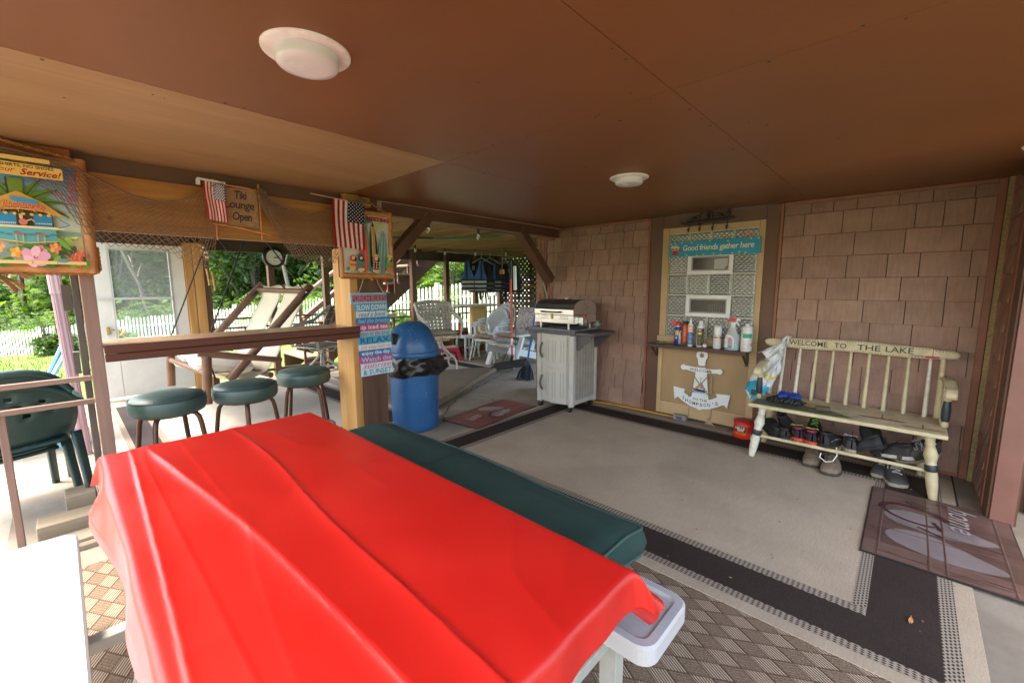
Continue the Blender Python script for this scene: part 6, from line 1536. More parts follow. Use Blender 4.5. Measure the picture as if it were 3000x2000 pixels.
can('cleaner_bottle', 'white bottle with a green band at the right end of the wall shelf', 1.072, .047, .232, (.74, .74, .76), 'bottle', x=4.29, cap=m_capwh, cprof=[(.018, .232), (.0185, .252), (0, .253)], shoulder=.01, dec=d7)
mb = MB(); rr = random.Random(6)
for k in range(9): x = 4.25+rr.uniform(-.02, .02); mb.ball((x, 1.85+rr.uniform(-.06, .06), ZS+.012), (.02, .035, .012), 8, 5)
tag(mb.build('garden_gloves', mat('green_glove', (.12, .17, .10), .9, .4, 40)), 'crumpled green cloth at the left end of the wall shelf', 'cloth')
mb = MB(); mb.box(4.225, 4.26, 1.59, 1.66, ZS, ZS+.012); mb.bar((4.24, 1.66, ZS+.008), (4.24, 1.60, ZS+.035), .02, .012); tag(mb.build('black_clip', m_black), 'small black plastic clip below the orange tube on the wall shelf', 'clip')

# ================================================================ signs on the window wall
GS = thing('friends_sign', 'turquoise sign about good friends with a red cup, across the glass blocks', 'sign', (4.36, 1.45, 1.69))
fnx = planeX(4.368); cv = Canvas(lambda u, v, w: fnx(u, v+.0*u, w), 0); mb = cv.mb; mb.col = S(20, 150, 185); mb.box(4.368, 4.382, 1.033, 1.868, 1.69, 1.836); cv.w = .0005
rr = random.Random(12)
for k in range(16): cv.ell(-1.85+.80*k/15+rr.uniform(-.01, .01), rr.choice((1.703, 1.822)) + rr.uniform(-.008, .008), .0085, .0085, S(205, 180, 140), 10); cv.w = .0008
cv.poly([(-1.845, 1.775), (-1.765, 1.775), (-1.775, 1.745), (-1.79, 1.725), (-1.82, 1.725), (-1.835, 1.745)], S(165, 25, 40)); cv.ell(-1.805, 1.715, .042, .011, S(175, 30, 45)); cv.line([(-1.767, 1.768), (-1.745, 1.765), (-1.745, 1.748), (-1.772, 1.745)], .009, S(175, 30, 45))
for k in range(7): cv.ell(-1.838+.011*k, 1.785+.008*math.sin(k*1.9), .012, .012, S(225, 205, 180), 10); cv.w -= cv.dw*.5
cv.line([(-1.838, 1.762), (-1.826, 1.752), (-1.815, 1.762), (-1.803, 1.752), (-1.792, 1.762), (-1.78, 1.753), (-1.77, 1.762)], .005, S(235, 225, 215)); cv.w += .001
cv.text('Good friends gather here', -1.725, -1.08, 1.728, 1.80, S(242, 238, 222), bold=.006, shear=.08, space=.92); cv.build('board', m_print, GS)
SS = Canvas(planeX(4.396), 0)
o8 = [(-1.142+.052*math.cos(PI/8+k*PI/4), 1.868+.032*math.sin(PI/8+k*PI/4)) for k in range(8)]; SS.poly(o8, S(215, 210, 205)); SS.poly([(-1.142+.047*math.cos(PI/8+k*PI/4), 1.868+.028*math.sin(PI/8+k*PI/4)) for k in range(8)], S(175, 45, 40)); SS.text('WARNING', -1.172, -1.112, 1.878, 1.884, (.75, .7, .68)); SS.rect(-1.165, -1.12, 1.862, 1.867, (.7, .65, .62))
tag(SS.build('warning_sticker', m_print), 'small red octagonal sticker at the top right of the glass blocks', 'sticker')
HR = thing('bird_hook_rack', 'black cast hook rack with a row of birds on a branch above the window', 'hook rack', (4.375, 1.5, 2.03))
m_iron = mat('cast_iron', (.03, .022, .02), .55, .25, 30, .2, 90)
mb = MB(); mb.tube([(4.385, 1.755, 2.02), (4.38, 1.72, 2.005), (4.38, 1.62, 2.018), (4.378, 1.5, 2.022), (4.38, 1.38, 2.02), (4.382, 1.27, 2.03)], [.008, .012, .014, .015, .014, .012], 8); mb.tube([(4.38, 1.75, 2.02), (4.38, 1.765, 2.035)], .006, 6); mb.tube([(4.38, 1.60, 2.02), (4.375, 1.585, 1.985)], .009, 6); mb.build('branch', m_iron, HR)
for y, z, tilt in ((1.665, 2.046, 1.0), (1.592, 2.06, .25), (1.515, 2.066, .15), (1.472, 2.066, -.15), (1.392, 2.062, -.9), (1.325, 2.072, .2)):
    mb = MB(); mb.T = Matrix.Translation((4.378, y, z)) @ Matrix.Rotation(tilt, 4, 'X'); mb.ball((0, 0, 0), (.016, .017, .032), 10, 8); mb.ball((-.003, -.004, .034), .013, 8, 6); mb.tube([(0, .004, -.02), (0, .022, -.055)], [.012, .005], 6); mb.tube([(0, -.012, .036), (0, -.024, .034)], [.004, .001], 5); mb.build('bird', m_iron, HR)
for y in (1.679, 1.573, 1.452, 1.325):
    mb = MB(); mb.tube([(4.376, y, 2.02), (4.374, y, 1.94), (4.36, y, 1.925), (4.345, y, 1.935), (4.342, y, 1.948)], .0045, 6); mb.ball((4.342, y, 1.95), .007, 6, 5); mb.tube([(4.38, y, 1.955), (4.36, y, 1.965)], .006, 6); mb.build('hook', m_iron, HR)
# anchor sign
AN = thing('anchor_sign', 'white anchor-shaped welcome sign with rope hung on the tan panel', 'sign', (4.40, 1.49, .14))
m_anch = mat('anchor_white', (.74, .76, .79), .45, .05, 8)
cy = 1.49
def TXat(x): return Matrix.Translation((x, cy, 0)) @ TX
mb = MB(); mb.T = TXat(4.399)
ring = []
for k in range(20): a = 2*PI*k/20; ring.append((.056*math.cos(a), .702+.056*math.sin(a)))
hole = [(.022*math.cos(2*PI*k/20), .702+.022*math.sin(2*PI*k/20)) for k in range(20)]
for k in range(20):
    j = (k+1) % 20; vs = [(*ring[k], 0), (*ring[j], 0), (*hole[j], 0), (*hole[k], 0), (*ring[k], .014), (*ring[j], .014), (*hole[j], .014), (*hole[k], .014)]
    mb.add(vs, [(0, 3, 2, 1), (4, 5, 6, 7), (0, 1, 5, 4), (2, 3, 7, 6)])
mb.prism([(-.040, .665), (.040, .665), (.032, .60), (.055, .52), (.075, .34), (.085, .26), (-.085, .26), (-.075, .34), (-.055, .52), (-.032, .60)], 0, .013)
st = [(-.15, .535)]
for k in range(9): a = PI*1.75-PI*1.5*k/8; st.append((-.175+.03*math.cos(a)*1.0, .56+.03*math.sin(a)))
st = [(-.155, .54), (-.185, .532), (-.207, .55), (-.207, .575), (-.185, .592), (-.155, .584), (-.06, .575), (.06, .568), (.15, .578), (.178, .588), (.2, .572), (.2, .548), (.178, .53), (.15, .538), (.06, .522), (-.06, .525)]
mb.prism(st, 0, .0155)
arc_o = []; arc_i = []
fl_ = [(-.275, .345), (-.145, .332), (-.165, .30), (-.15, .285), (-.10, .262), (0, .262), (.10, .262), (.15, .29), (.165, .305), (.148, .335), (.285, .34), (.262, .20), (.232, .235), (.17, .20), (.10, .165), (.035, .152), (.0, .135), (-.035, .152), (-.10, .165), (-.17, .20), (-.225, .24), (-.258, .205)]
mb.prism(fl_, 0, .014); mb.build('anchor_board', m_anch, AN, bevel=.002)
cv = Canvas(lambda u, v, w: (4.399-.0158-w, cy-u, v)); ink = S(35, 50, 60)
cv.text('WELCOM', -.115, .085, .54, .566, ink, bold=.008, slope=-.03); cv.w = -.0010; cv.text('TO THE', -.068, .072, .232, .256, ink, bold=.008)
for k, ch in enumerate("THOMPSON'S"):
    a = (k-4.5)/4.5; u = a*.165; cv.w = -.0010; cv.text(ch, u-(.014 if ch != "'" else .003), u+(.014 if ch != "'" else .003), (.178 if ch != "'" else .198)+.04*a*a, .212+.04*a*a, ink, bold=.008)
cv.w = -.0022; cv.poly([(-.075, .36), (.07, .35), (.05, .325), (-.06, .33)], S(40, 50, 85)); cv.line([(0, .36), (.0, .45)], .004, ink); cv.poly([(.005, .365), (.055, .36), (.03, .40), (.012, .43)], S(165, 50, 60)); cv.poly([(-.055, .362), (-.005, .368), (-.012, .41)], S(225, 165, 60))
for k in range(3): cv.rect(.01, .045-.012*k, .375+.018*k, .381+.018*k, (.7, .7, .7))
cv.poly([(-.08, .33), (.075, .325), (.08, .315), (-.08, .31)], S(150, 185, 205)); cv.line([(0, .455), (0, .475), (.018, .468), (0, .46)], .0025, ink)
cv.build('lettering', m_print, AN)
mb = MB(); mb.T = TXat(4.398)
mb.tube([(-.05, .588, .024), (0, .584, .026), (.05, .588, .024)], .0055, 6); mb.tube([(-.05, .598, .022), (0, .594, .025), (.05, .598, .022)], .0055, 6)
mb.tube([(-.07, .49, .018), (0, .40, .022), (.08, .32, .02), (.11, .27, .018)], .0055, 6); mb.tube([(.07, .5, .018), (0, .40, .026), (-.08, .31, .02), (-.11, .262, .018)], .0055, 6)
mb.tube([(.085, .548, .03), (.10, .53, .03), (.11, .50, .024), (.105, .40, .018), (.112, .33, .02)], .0065, 6); mb.ball((.085, .545, .026), .02, 8, 6); mb.ball((.108, .335, .02), .016, 8, 6)
mb.tube([(-.10, .17, .008), (-.105, .06, .008), (-.10, .025, .01)], .0055, 6); mb.tube([(.115, .165, .008), (.11, .08, .01), (.10, .05, .012)], .0075, 6)
for k in range(9): mb.tube([(.10, .055, .012), (.06+.012*k, .0+.01*(k % 2), .015)], .005, 4)
mb.ball((.10, .06, .012), .016, 8, 6); mb.build('rope', m_hemp, AN)

# floor bits by the wall
EC = thing('extension_cord', 'yellow extension cord lying along the foot of the wall', 'cord', (4.34, 2.2, 0))
mb = MB(); mb.tube([(4.30, 2.72, .012), (4.355, 2.60, .012), (4.372, 2.4, .012), (4.35, 2.2, .02), (4.36, 2.0, .02), (4.375, 1.85, .015), (4.37, 1.72, .014)], .0085, 8); mb.build('cord', mat('yellow_cord', (.62, .30, .02), .45), EC)
mb = MB(); mb.box(4.31, 4.375, 1.595, 1.725, .009, .062); OB = mb.build('outlet_box', mat('grey_box', (.24, .25, .26), .5, .15, 20), bevel=.004); tag(OB, 'small grey outlet box on the floor at the end of the yellow cord', 'outlet box')
mb = MB(); mb.box(4.306, 4.3095, 1.63, 1.69, .02, .05); mb.build('cover', mat('dark_cover', (.09, .09, .10), .4), OB)
CCN = thing('coffee_can', 'big red coffee can with black label on the floor by the bench leg', 'can', (4.24, 1.03, 0))
mb = MB(); mb.lathe([(.083, .009), (.087, .016), (.085, .04), (.085, .12), (.087, .148), (.084, .15)], 32, (4.24, 1.03, 0)); mb.build('body', m_redcan, CCN)
mb = MB(); mb.lathe([(.0875, .146), (.09, .15), (.09, .162), (.084, .167), (0, .166)], 32, (4.24, 1.03, 0)); mb.build('lid', mat('red_lid', (.50, .015, .02), .4), CCN)
cv = Canvas(cyl_fn(4.24, 1.03, .0865, 0, R(194)), .0006, .0004); rect_c(cv, -.085, .012, .072, .125, (.012, .012, .014)); cv.text('HILLS', -.078, .006, .092, .12, (.78, .78, .78), bold=.03); cv.text('BROS.', -.055, .002, .078, .09, (.75, .75, .75), bold=.03)
rect_c(cv, -.075, .018, .05, .071, S(225, 105, 30)); cv.ell(-.03, .056, .017, .009, S(160, 60, 30), 12); rect_c(cv, .055, .085, .016, .055, (.7, .72, .74))
for k in range(9): rect_c(cv, .058+.0028*k, .0593+.0028*k, .028, .052, (.05, .05, .06))
for k in range(5): rect_c(cv, .03, .07-.01*(k % 3), .085+.009*k, .087+.009*k, S(130, 30, 25))
cv.build('label', m_print, CCN)

# debris on the rug
LF = MB(); LF.grid(lambda u, v: (2.30+.032*u+.012*math.sin(v*5), -.115+.016*(v-.5)*math.sin(PI*(.1+.8*u)), .0115+.008*u*u+.004*v), 6, 4)
tag(LF.build('dry_leaf', mat('dry_leaf', (.45, .22, .08), .7), solid=.001), 'curled orange dry leaf on the dark rug border at the lower right', 'leaf')
DB = MB(); rr = random.Random(31)
for k in range(70):
    x, y = rr.uniform(1.95, 4.2), rr.uniform(-.3, 3.0); a = rr.uniform(0, 3.1); q = rr.uniform(.002, .006)
    DB.bar((x-q*math.cos(a), y-q*math.sin(a), .0125), (x+q*math.cos(a), y+q*math.sin(a), .0125), q*.6, .003)
o = DB.build('rug_debris', mat('debris', (.30, .2, .11), .9, .5, 40)); o['kind'] = 'stuff'; o['label'] = 'tiny leaf crumbs scattered over the beige rug'; o['category'] = 'debris'
# ================================================================ painted bench
BN = thing('painted_bench', 'cream painted spindle-back bench lettered welcome to the lake', 'bench', (3.98, .32, 0))
m_cream = mat('aged_cream_paint', (.55, .48, .31), .5, .18, 16, .1, 80, dirt=.55, dirtcol=(.33, .26, .14)); m_bdark = mat('blue_black_paint', (.022, .03, .04), .4, .15, 20)
m_worn = mat('worn_cream', (.66, .63, .55), .5, .2, 30)
ys0, ys1 = -.245, .890
mb = MB(); mb.box(3.735, 4.255, ys0, ys1, .435, .462); seat = mb.build('seat', m_cream, BN, bevel=.005)
cv = Canvas(planeZ(.4622), .0004, .0003)
# painted lake scene on the seat (u = X, v = Y)
rr = random.Random(21)
cv.poly([(3.76, .87), (3.95, .87), (3.99, .6), (3.93, .40), (3.86, .30), (3.78, .22), (3.76, .4)], (.075, .10, .045))
for k in range(150): u, v = rr.uniform(3.77, 3.94), rr.uniform(.27, .86); cv.line([(u, v), (u+rr.uniform(-.02, .02), v+rr.uniform(-.03, .03))], .006, rr.choice(((.05, .075, .03), (.10, .13, .055), (.06, .085, .05)))); cv.w = .0008
cv.w = .001; cv.poly([(3.99, .55), (4.06, .53), (4.05, .40), (3.985, .43)], (.50, .27, .05)); cv.poly([(3.93, .55), (3.985, .55), (3.98, .40), (3.93, .40)], (.55, .45, .27)); cv.rect(3.945, 3.96, .42, .45, (.05, .04, .03)); cv.rect(3.95, 3.965, .50, .53, (.05, .04, .03))
for k in range(40): u, v = rr.uniform(3.78, 4.2), rr.uniform(-.2, .35); cv.w = .0008; cv.line([(u, v), (u+rr.uniform(-.01, .01), v+rr.uniform(.03, .07))], .006, (.28, .29, .24))
def boat(u, v, s):
    cv.w = .0012; cv.poly([(u, v-.13*s), (u, v+.13*s), (u+.10*s, v+.01)], (.52, .42, .22)); cv.poly([(u-.004, v-.14*s), (u-.004, v+.14*s), (u-.028*s, v+.11*s), (u-.028*s, v-.11*s)], (.22, .045, .03)); cv.line([(u-.01, v), (u+.12*s, v)], .007, (.03, .025, .02))
boat(3.93, .08, 1.0); boat(3.83, -.13, .8); cv.line([(3.92, .05), (4.0, .0)], .005, (.5, .25, .04))
cv.build('painted_scene', m_print, seat)
# crest rail
def crest(mb, y0, y1, x):
    top = []; bot = []
    n = 44
    T_ = [.0, .002, .006, .012, .02, .028, .036]+[.036+(1-.072)*k/(n-12) for k in range(1, n-12)]+[1-.036, 1-.028, 1-.02, 1-.012, 1-.006, 1-.002, 1.0]
    for t in T_:
        y = y1+(y0-y1)*t; e = min(t, 1-t)
        zt = .955+.010*math.cos((t-.5)*2*PI*1.0)*1.0-.006*(1 if e < .12 else 0)
        zb = .872+.004*math.cos((t-.5)*4*PI)
        if e < .035: q = math.sqrt(max(0, 1-((.035-e)/.035)**2)); m_ = .912; zt = m_+(zt-m_)*q; zb = m_+(zb-m_)*q
        top.append((-y, zt)); bot.append((-y, zb))
    mb.T = Matrix.Translation((x, 0, 0)) @ TX; return top, bot
mb = MB(); tp, bt = crest(mb, -.285, .918, 4.30); mb.prism(tp+bt[::-1], 0, .028); cr = mb.build('crest_rail', m_cream, BN, bevel=.005)
cv = Canvas(lambda u, v, w: (4.30-.0285-w, -u, v), .0004); ink = (.028, .035, .038)
for word, a, b in (('WELCOME', -.735, -.47), ('TO', -.425, -.345), ('THE', -.28, -.14), ('LAKE', -.11, .045)): cv.text(word, a, b, .898, .94, ink, bold=.012, slope=-.0); cv.w = .0004
for row, off in ((tp, -.0095), (bt, .0095)):
    for i in range(2, len(row)-2):
        for q in (0, .5):
            a = Vector(row[i]).lerp(Vector(row[i+1]), q+.1); b = Vector(row[i]).lerp(Vector(row[i+1]), q+.34); cv.w = .0006; cv.line([(a.x, a.y+off), (b.x, b.y+off)], .0042, ink)
cv.w = .001; cv.poly([(.105, .892), (.19, .892), (.178, .877), (.118, .877)], (.33, .03, .045)); cv.poly([(.10, .896), (.145, .945), (.145, .896)], (.62, .55, .38)); cv.poly([(.149, .896), (.149, .94), (.192, .896)], (.62, .55, .38)); cv.line([(.147, .89), (.147, .948)], .003, ink)
for k in range(8): cv.w = .0007; cv.ell(.03+.01*k, .887+.002*(k % 3), .012, .004, (.26, .30, .30), 8); cv.w = .0007; cv.ell(.21+.01*k, .880+.002*(k % 3), .012, .004, (.26, .30, .30), 8)
cv.build('lettering', m_print, cr)
for k in range(9):
    y = .765-.106*k*1.1*.97; mb = MB(); yb_ = y; 
    mb.tube([(4.19, yb_, .46), (4.215, yb_, .58), (4.26, yb_, .74), (4.287, yb_, .875)], [.014, .0135, .0115, .009], 10); o = mb.build('spindle', m_worn if k in (0, 1, 8) else m_cream, BN)
for y in (.845, -.205):
    mb = MB(); mb.tube([(4.20, y, .46), (4.24, y, .62), (4.287, y, .88)], [.02, .019, .016], 10); mb.build('back_post', m_cream, BN)
for y, s in ((.862, 1), (-.225, -1)):
    mb = MB(); pts = [(4.235, y, .735), (4.15, y+.008*s, .752), (4.05, y+.012*s, .748), (3.97, y+.016*s, .725), (3.925, y+.018*s, .712), (3.905, y+.018*s, .69), (3.915, y+.018*s, .672)]
    for a, b in zip(pts[:-1], pts[1:]): pass
    def arm(u, v):
        q = u*(len(pts)-1); i = min(int(q), len(pts)-2); t_ = q-i; p = Vector(pts[i]).lerp(Vector(pts[i+1]), t_); return (p.x, p.y+(v-.5)*.058, p.z)
    mb.grid(arm, 24, 4); mb.build('arm', m_cream, BN, solid=.016)
    mb = MB()
    for i in range(24):
        for e in (.08, .92):
            if i % 2: mb.add([tuple(Vector(arm(i/24, e-.03))+Vector((-.001, 0, .0018))), tuple(Vector(arm((i+.9)/24, e-.03))+Vector((-.001, 0, .0018))), tuple(Vector(arm((i+.9)/24, e+.03))+Vector((-.001, 0, .0018))), tuple(Vector(arm(i/24, e+.03))+Vector((-.001, 0, .0018)))], [(0, 1, 2, 3)])
    mb.build('dash_line', m_bdark, BN)
    mb = MB(); mb.lathe([(.016, .462), (.022, .475), (.018, .50), (.0175, .52), (.0175, .62), (.018, .64), (.024, .655), (.017, .675), (.02, .70), (.016, .712)], 14, (3.97, y+.008*s, 0)); pp = mb.build('arm_post', m_cream, BN)
    mb = MB(); mb.lathe([(.0185, .50), (.023, .52), (.024, .58), (.019, .63), (.018, .64)], 14, (3.97, y+.008*s, 0)); mb.build('dark_band', m_bdark, pp)
    mb = MB(); mb.tube([(4.10, y, .46), (4.11, y, .74)], [.014, .011], 10); mb.build('spindle', m_cream, BN)
def leg(xt, yt, xb, yb, worn):
    a = Vector((xt, yt, .434)); b = Vector((xb, yb, .009))
    prof = [(0, .026), (.05, .030), (.12, .024), (.15, .030), (.17, .022), (.26, .032), (.33, .038), (.40, .030), (.45, .026), (.47, .031), (.56, .033), (.58, .030), (.65, .032), (.8, .030), (1.0, .021)]
    mb = MB(); pts = [a.lerp(b, t) for t, r in prof]; mb.tube([tuple(p) for p in pts], [r for t, r in prof], 14); o = mb.build('leg', m_worn if worn else m_cream, BN)
    mb = MB(); mb.tube([tuple(a.lerp(b, t)) for t in (.465, .50, .545, .57)], [.032, .0345, .0355, .033], 14); mb.build('dark_band', m_bdark, o)
leg(3.83, .80, 3.80, .855, True); leg(3.83, -.165, 3.80, -.215, False); leg(4.20, .80, 4.235, .865, False); leg(4.20, -.15, 4.24, -.16, False)
for x in (3.825, 4.215):
    mb = MB(); mb.tube([(x, .835, .185), (x, .3, .186), (x, -.19, .185)], [.012, .0145, .012], 10); mb.build('stretcher', m_cream, BN)
mb = MB(); mb.tube([(3.825, .3, .185), (4.215, .3, .185)], .01, 8); mb.build('stretcher', m_cream, BN)

# ---- things on the bench
m_blue = mat('blue_knit', (.02, .06, .36), .85, .3, 40, .3, 150); m_blackg = mat('black_rubber_grip', (.02, .02, .024), .6, .3, 40, .3, 120)
GLV = thing('work_gloves', 'pair of blue and black work gloves on the bench seat', 'gloves', (3.95, .67, .463))
mb = MB(); rr = random.Random(17)
for gx, gy in ((3.985, .70), (3.975, .62)):
    mb.T = Matrix.Translation((gx, gy, .495)) @ Matrix.Rotation(R(20), 4, 'Z'); mb.cushion(0, 0, 0, .09, .085, .055, 8, 8, wr=.008, seed=int(gy*100)); mb.T = Matrix.Translation((gx+.05, gy, .505)); mb.cushion(0, 0, 0, .05, .09, .05, 8, 8, wr=.01, seed=4)
mb.build('cuff', m_blue, GLV)
mb = MB()
for k in range(9):
    y = .755-.022*k; z0 = .50+rr.uniform(-.01, .005)
    mb.tube([(3.955, y, z0), (3.925, y+rr.uniform(-.008, .008), z0-.005), (3.905, y+rr.uniform(-.012, .012), .478), (3.90, y+rr.uniform(-.012, .012), .472)], [.013, .0135, .013, .010], 8)
mb.tube([(3.97, .755, .49), (3.96, .79, .478), (3.95, .81, .474)], .0125, 8); mb.tube([(3.97, .58, .49), (3.96, .555, .478), (3.965, .535, .474)], .0125, 8); mb.build('fingers', m_blackg, GLV)
mb = MB(); mb.T = Matrix.Translation((3.90, .42, .4625)) @ Matrix.Rotation(R(14), 4, 'Z'); mb.box(-.022, .022, -.045, .045, 0, .026); tag(mb.build('wood_block', mat('old_wood_block', (.10, .075, .05), .8, .3, 20), bevel=.003), 'small dark wooden block on the bench seat right of the gloves', 'block')
# plastic bag hanging on the left end of the crest rail
BG = thing('plastic_bag', 'white, blue and yellow plastic bag hanging from the left end of the bench back', 'bag', (4.1, .93, .43))
def bagf(u, v):
    a = 2*PI*u; cx = 4.20-.20*v**1.2; cyy = .79+.15*v; z = .86-.43*v
    w = .025+.078*math.sin(PI*min(1, v*.92+.05))**1.2*(.5+v*.65); w *= 1-.75*max(0, v-.9)/.1
    k = 1+.16*math.sin(a*5+v*6)+.10*math.sin(a*9-v*11)+.06*math.sin(a*17+v*25)
    return (cx+w*.6*k*math.cos(a), cyy+w*k*math.sin(a)*.95, z+.012*math.sin(a*4+v*14))
def bagc(u, v):
    s = v+.10*math.sin(2*PI*u*1+.6)+.03*math.sin(2*PI*u*5)
    if s < .40: return (.58, .60, .62)
    if s < .46: return (.58, .54, .12)
    if s < .48: return (.55, .35, .42)
    if s < .64: return (.60, .64, .66)
    if s < .90: return (.03, .36, .56)
    return (.55, .60, .63)
mb = MB(); mb.grid(bagf, 48, 44, wrapu=True, colfn=bagc); mb.build('bag_body', mat('thin_film', (1, 1, 1), .25, .12, 18, .35, 30, vcol=True, spec=.6), BG)
mb = MB(); mb.grid(lambda u, v: (4.26-.09*v+.012*math.sin(u*8), .745+.085*v+(u-.5)*(.03+.14*v*v)+.01*math.sin(v*9), .965-.13*v-.04*abs(u-.5)*v+.012*math.sin(u*11+v*4)), 10, 14); mb.grid(lambda u, v: (4.20-.05*v, .80+.05*v+(u-.5)*.19*v, .87-.07*v+.03*math.sin(u*9)*v), 10, 8); mb.tube([(4.26, .75, .90), (4.262, .74, .965), (4.30, .735, .972), (4.315, .74, .94)], .009, 6); mb.build('handle', mat('white_film', (.60, .62, .64), .3, .1, 18, .3, 30, spec=.6), BG)
mb = MB(); mb.T = Matrix.Translation((3.955, .905, .51)); mb.box(-.004, .0, -.02, .02, -.025, .02); mb.build('code_patch', m_bdark, BG)

# ---- shoes
def shoe(label, loc, rz, up, sole, L=.28, Wd=.10, H=.11, laces=None, lining=(.02, .02, .022), accent=None, acc2=None, pitch=0, roll=0, heel=None, name='shoe', group='shoes under the bench'):
    t = thing(name, label, 'shoe', loc, rz, group); t.rotation_euler = (roll, pitch, rz); s = WM
    def M(c, k='shoe', r=.7): return mat('%s_%d_%d_%d' % (k, int(c[0]*1000), int(c[1]*1000), int(c[2]*1000)), c, r, .3, 45, .25, 160)
    def hw(t_): # half width of the sole along heel(0)->toe(1)
        return Wd/2*(.72+.1*math.sin(PI*t_)+.42*math.sin(PI*min(1, max(0, (t_-.25)/.9)))**1.2)*(1-max(0, (abs(t_-.5)-.42)/.08)**2*.55)
    n = 22
    def cx(t_): return .012*math.sin(PI*t_*1.2)
    mb = MB(); out = [(-L/2+L*i/n, cx(i/n)+hw(i/n)*1.04) for i in range(n+1)]+[(-L/2+L*i/n, cx(i/n)-hw(i/n)*1.04) for i in range(n, -1, -1)]
    mb.prism(out, 0, .026); so = mb.build('sole', M(sole, 'sole', .8), t, local=True, bevel=.005)
    def top(t_):
        return H*(1.0-.10*math.sin(PI*min(1, t_/.35))) if t_ < .35 else H*(1-.58*((t_-.35)/.65)**.9)-.012*max(0, (t_-.9)/.1)*2
    col = .40
    mb = MB()
    def upper(u, v):
        t_ = u; th = PI*v; w = hw(t_)*.98; h = max(.02, top(t_)-.02); c = math.cos(th); q = math.sin(th)
        e = .75; x = -L/2+L*t_*.985+.004
        yy = w*math.copysign(abs(c)**e, c); zz = .022+h*q**.8
        if t_ < col:   # open collar: pinch the top away
            lim = .80
            if q > lim: zz = .022+h*(lim**.8)+h*.14; yy = w*math.copysign(max(.38, abs(c)*1.0), c if abs(c) > 1e-6 else 1)
        endk = min(1, min(t_, 1-t_)/.06); endk = math.sqrt(max(0, 1-(1-endk)**2))
        return (x, cx(t_)+yy*(.35+.65*endk), zz*(.55+.45*endk) if t_ > .5 else zz)
    mb.grid(upper, 26, 18); ups = mb.build('upper', M(up), t, local=True)
    mb = MB(); P = []
    for i in range(24): a = 2*PI*i/24; x = -L/2+L*(.235+.185*math.cos(a)); P.append((x, cx(.2)+Wd*.27*math.sin(a), H*(.93+.07*math.cos(a)*-1+.03)))
    mb.tube(P, .0105, 8, closed=True); mb.build('collar', M(lining if accent is None else accent, 'lin'), t, local=True)
    mb = MB(); mb.add([(p[0], p[1], p[2]-.010) for p in P], [tuple(range(24))]); mb.build('opening', M((.008, .008, .009), 'dark', .9), t, local=True)
    if laces:
        mb = MB()
        for k in range(4):
            t_ = .44+.075*k; x = -L/2+L*t_; z = top(t_)+.006; w = hw(t_)*.42; sgn = 1 if k % 2 else -1
            mb.tube([(x-.008*sgn, cx(t_)-w, z-.006), (x, cx(t_), z+.003), (x+.008*sgn, cx(t_)+w, z-.006)], .0033, 5)
        x = -L/2+L*.42; mb.tube([(x, cx(.4), top(.42)+.008), (x-.01, cx(.4)+.03, top(.42)+.018), (x+.02, cx(.4)+.045, top(.42)-.005), (x+.005, cx(.4)+.01, top(.42)+.008)], .003, 5); mb.tube([(x, cx(.4), top(.42)+.008), (x-.005, cx(.4)-.035, top(.42)+.016), (x+.03, cx(.4)-.045, top(.42)-.008)], .003, 5)
        mb.build('laces', M(laces, 'lace'), t, local=True)
    if acc2:
        mb = MB()
        for sg in (-1, 1):
            for k in range(2): mb.tube([(-L/2+.03+.05*k, sg*(Wd*.395), .05+.012*k), (-L/2+.07+.05*k, sg*(Wd*.46), .062), (-L/2+.12+.05*k, sg*(Wd*.44), .048)], .0035, 5)
        mb.build('accent_stripe', M(acc2, 'acc'), t, local=True)
    if heel:
        mb = MB(); mb.grid(lambda u, v: (-L/2-.003+.05*abs(2*u-1)**2, (2*u-1)*Wd*.37, .03+.045*v*(1-.75*abs(2*u-1))), 12, 6); mb.build('heel_patch', M(heel, 'heel'), t, local=True)
    return t
blk = (.014, .014, .016); gry = (.055, .055, .055); tnb = (.20, .15, .105)
zr = .20
shoe('black clog at the left end of the bench shoe rail', (3.985, .755, zr), R(30), blk, (.012, .012, .012), .27, .10, .10, pitch=R(-18))
shoe('black clog tilted up behind the left end of the shoe row', (4.06, .665, zr+.02), R(205), (.02, .02, .021), blk, .26, .10, .10, pitch=R(10), roll=R(25))
shoe('black sandal resting on its side between the clog and the pink-trimmed shoes', (3.93, .665, zr-.005), R(20), (.018, .018, .019), blk, .22, .09, .075)
shoe('black running shoe with pink trim and orange sole, left one of its pair', (3.965, .575, zr-.005), R(15), (.018, .018, .028), (.62, .07, .03), .255, .092, .10, (.35, .6, .08), accent=(.22, .02, .07), acc2=(.75, .12, .22))
shoe('black running shoe with pink trim and yellow laces, right one of its pair', (3.945, .468, zr-.005), R(5), (.018, .018, .028), (.62, .07, .03), .255, .092, .10, (.5, .62, .06), accent=(.30, .02, .10), acc2=(.75, .12, .22))
shoe('black and green trainer behind the pink-trimmed pair against the wall', (4.14, .50, zr), R(190), (.02, .02, .022), blk, .27, .095, .11, (.20, .38, .05))
shoe('plain black slip-on shoe hanging over the rail beside a white cord', (3.935, .345, zr), R(-20), blk, (.018, .018, .018), .265, .10, .10, acc2=(.16, .17, .18))
shoe('dark grey shoe with white dots and white laces in the middle of the row', (3.965, .235, zr-.01), R(5), (.05, .05, .055), (.34, .29, .23), .25, .09, .10, (.5, .5, .55))
shoe('black water shoe with a grey bar standing against the wall', (4.03, .12, zr+.07), R(25), (.022, .022, .025), blk, .29, .10, .11, pitch=R(-40), acc2=(.32, .33, .34))
shoe('black rubber sandal slipping off the front rail', (3.92, .14, zr+.01), R(60), (.016, .02, .024), blk, .26, .095, .09, pitch=R(28))
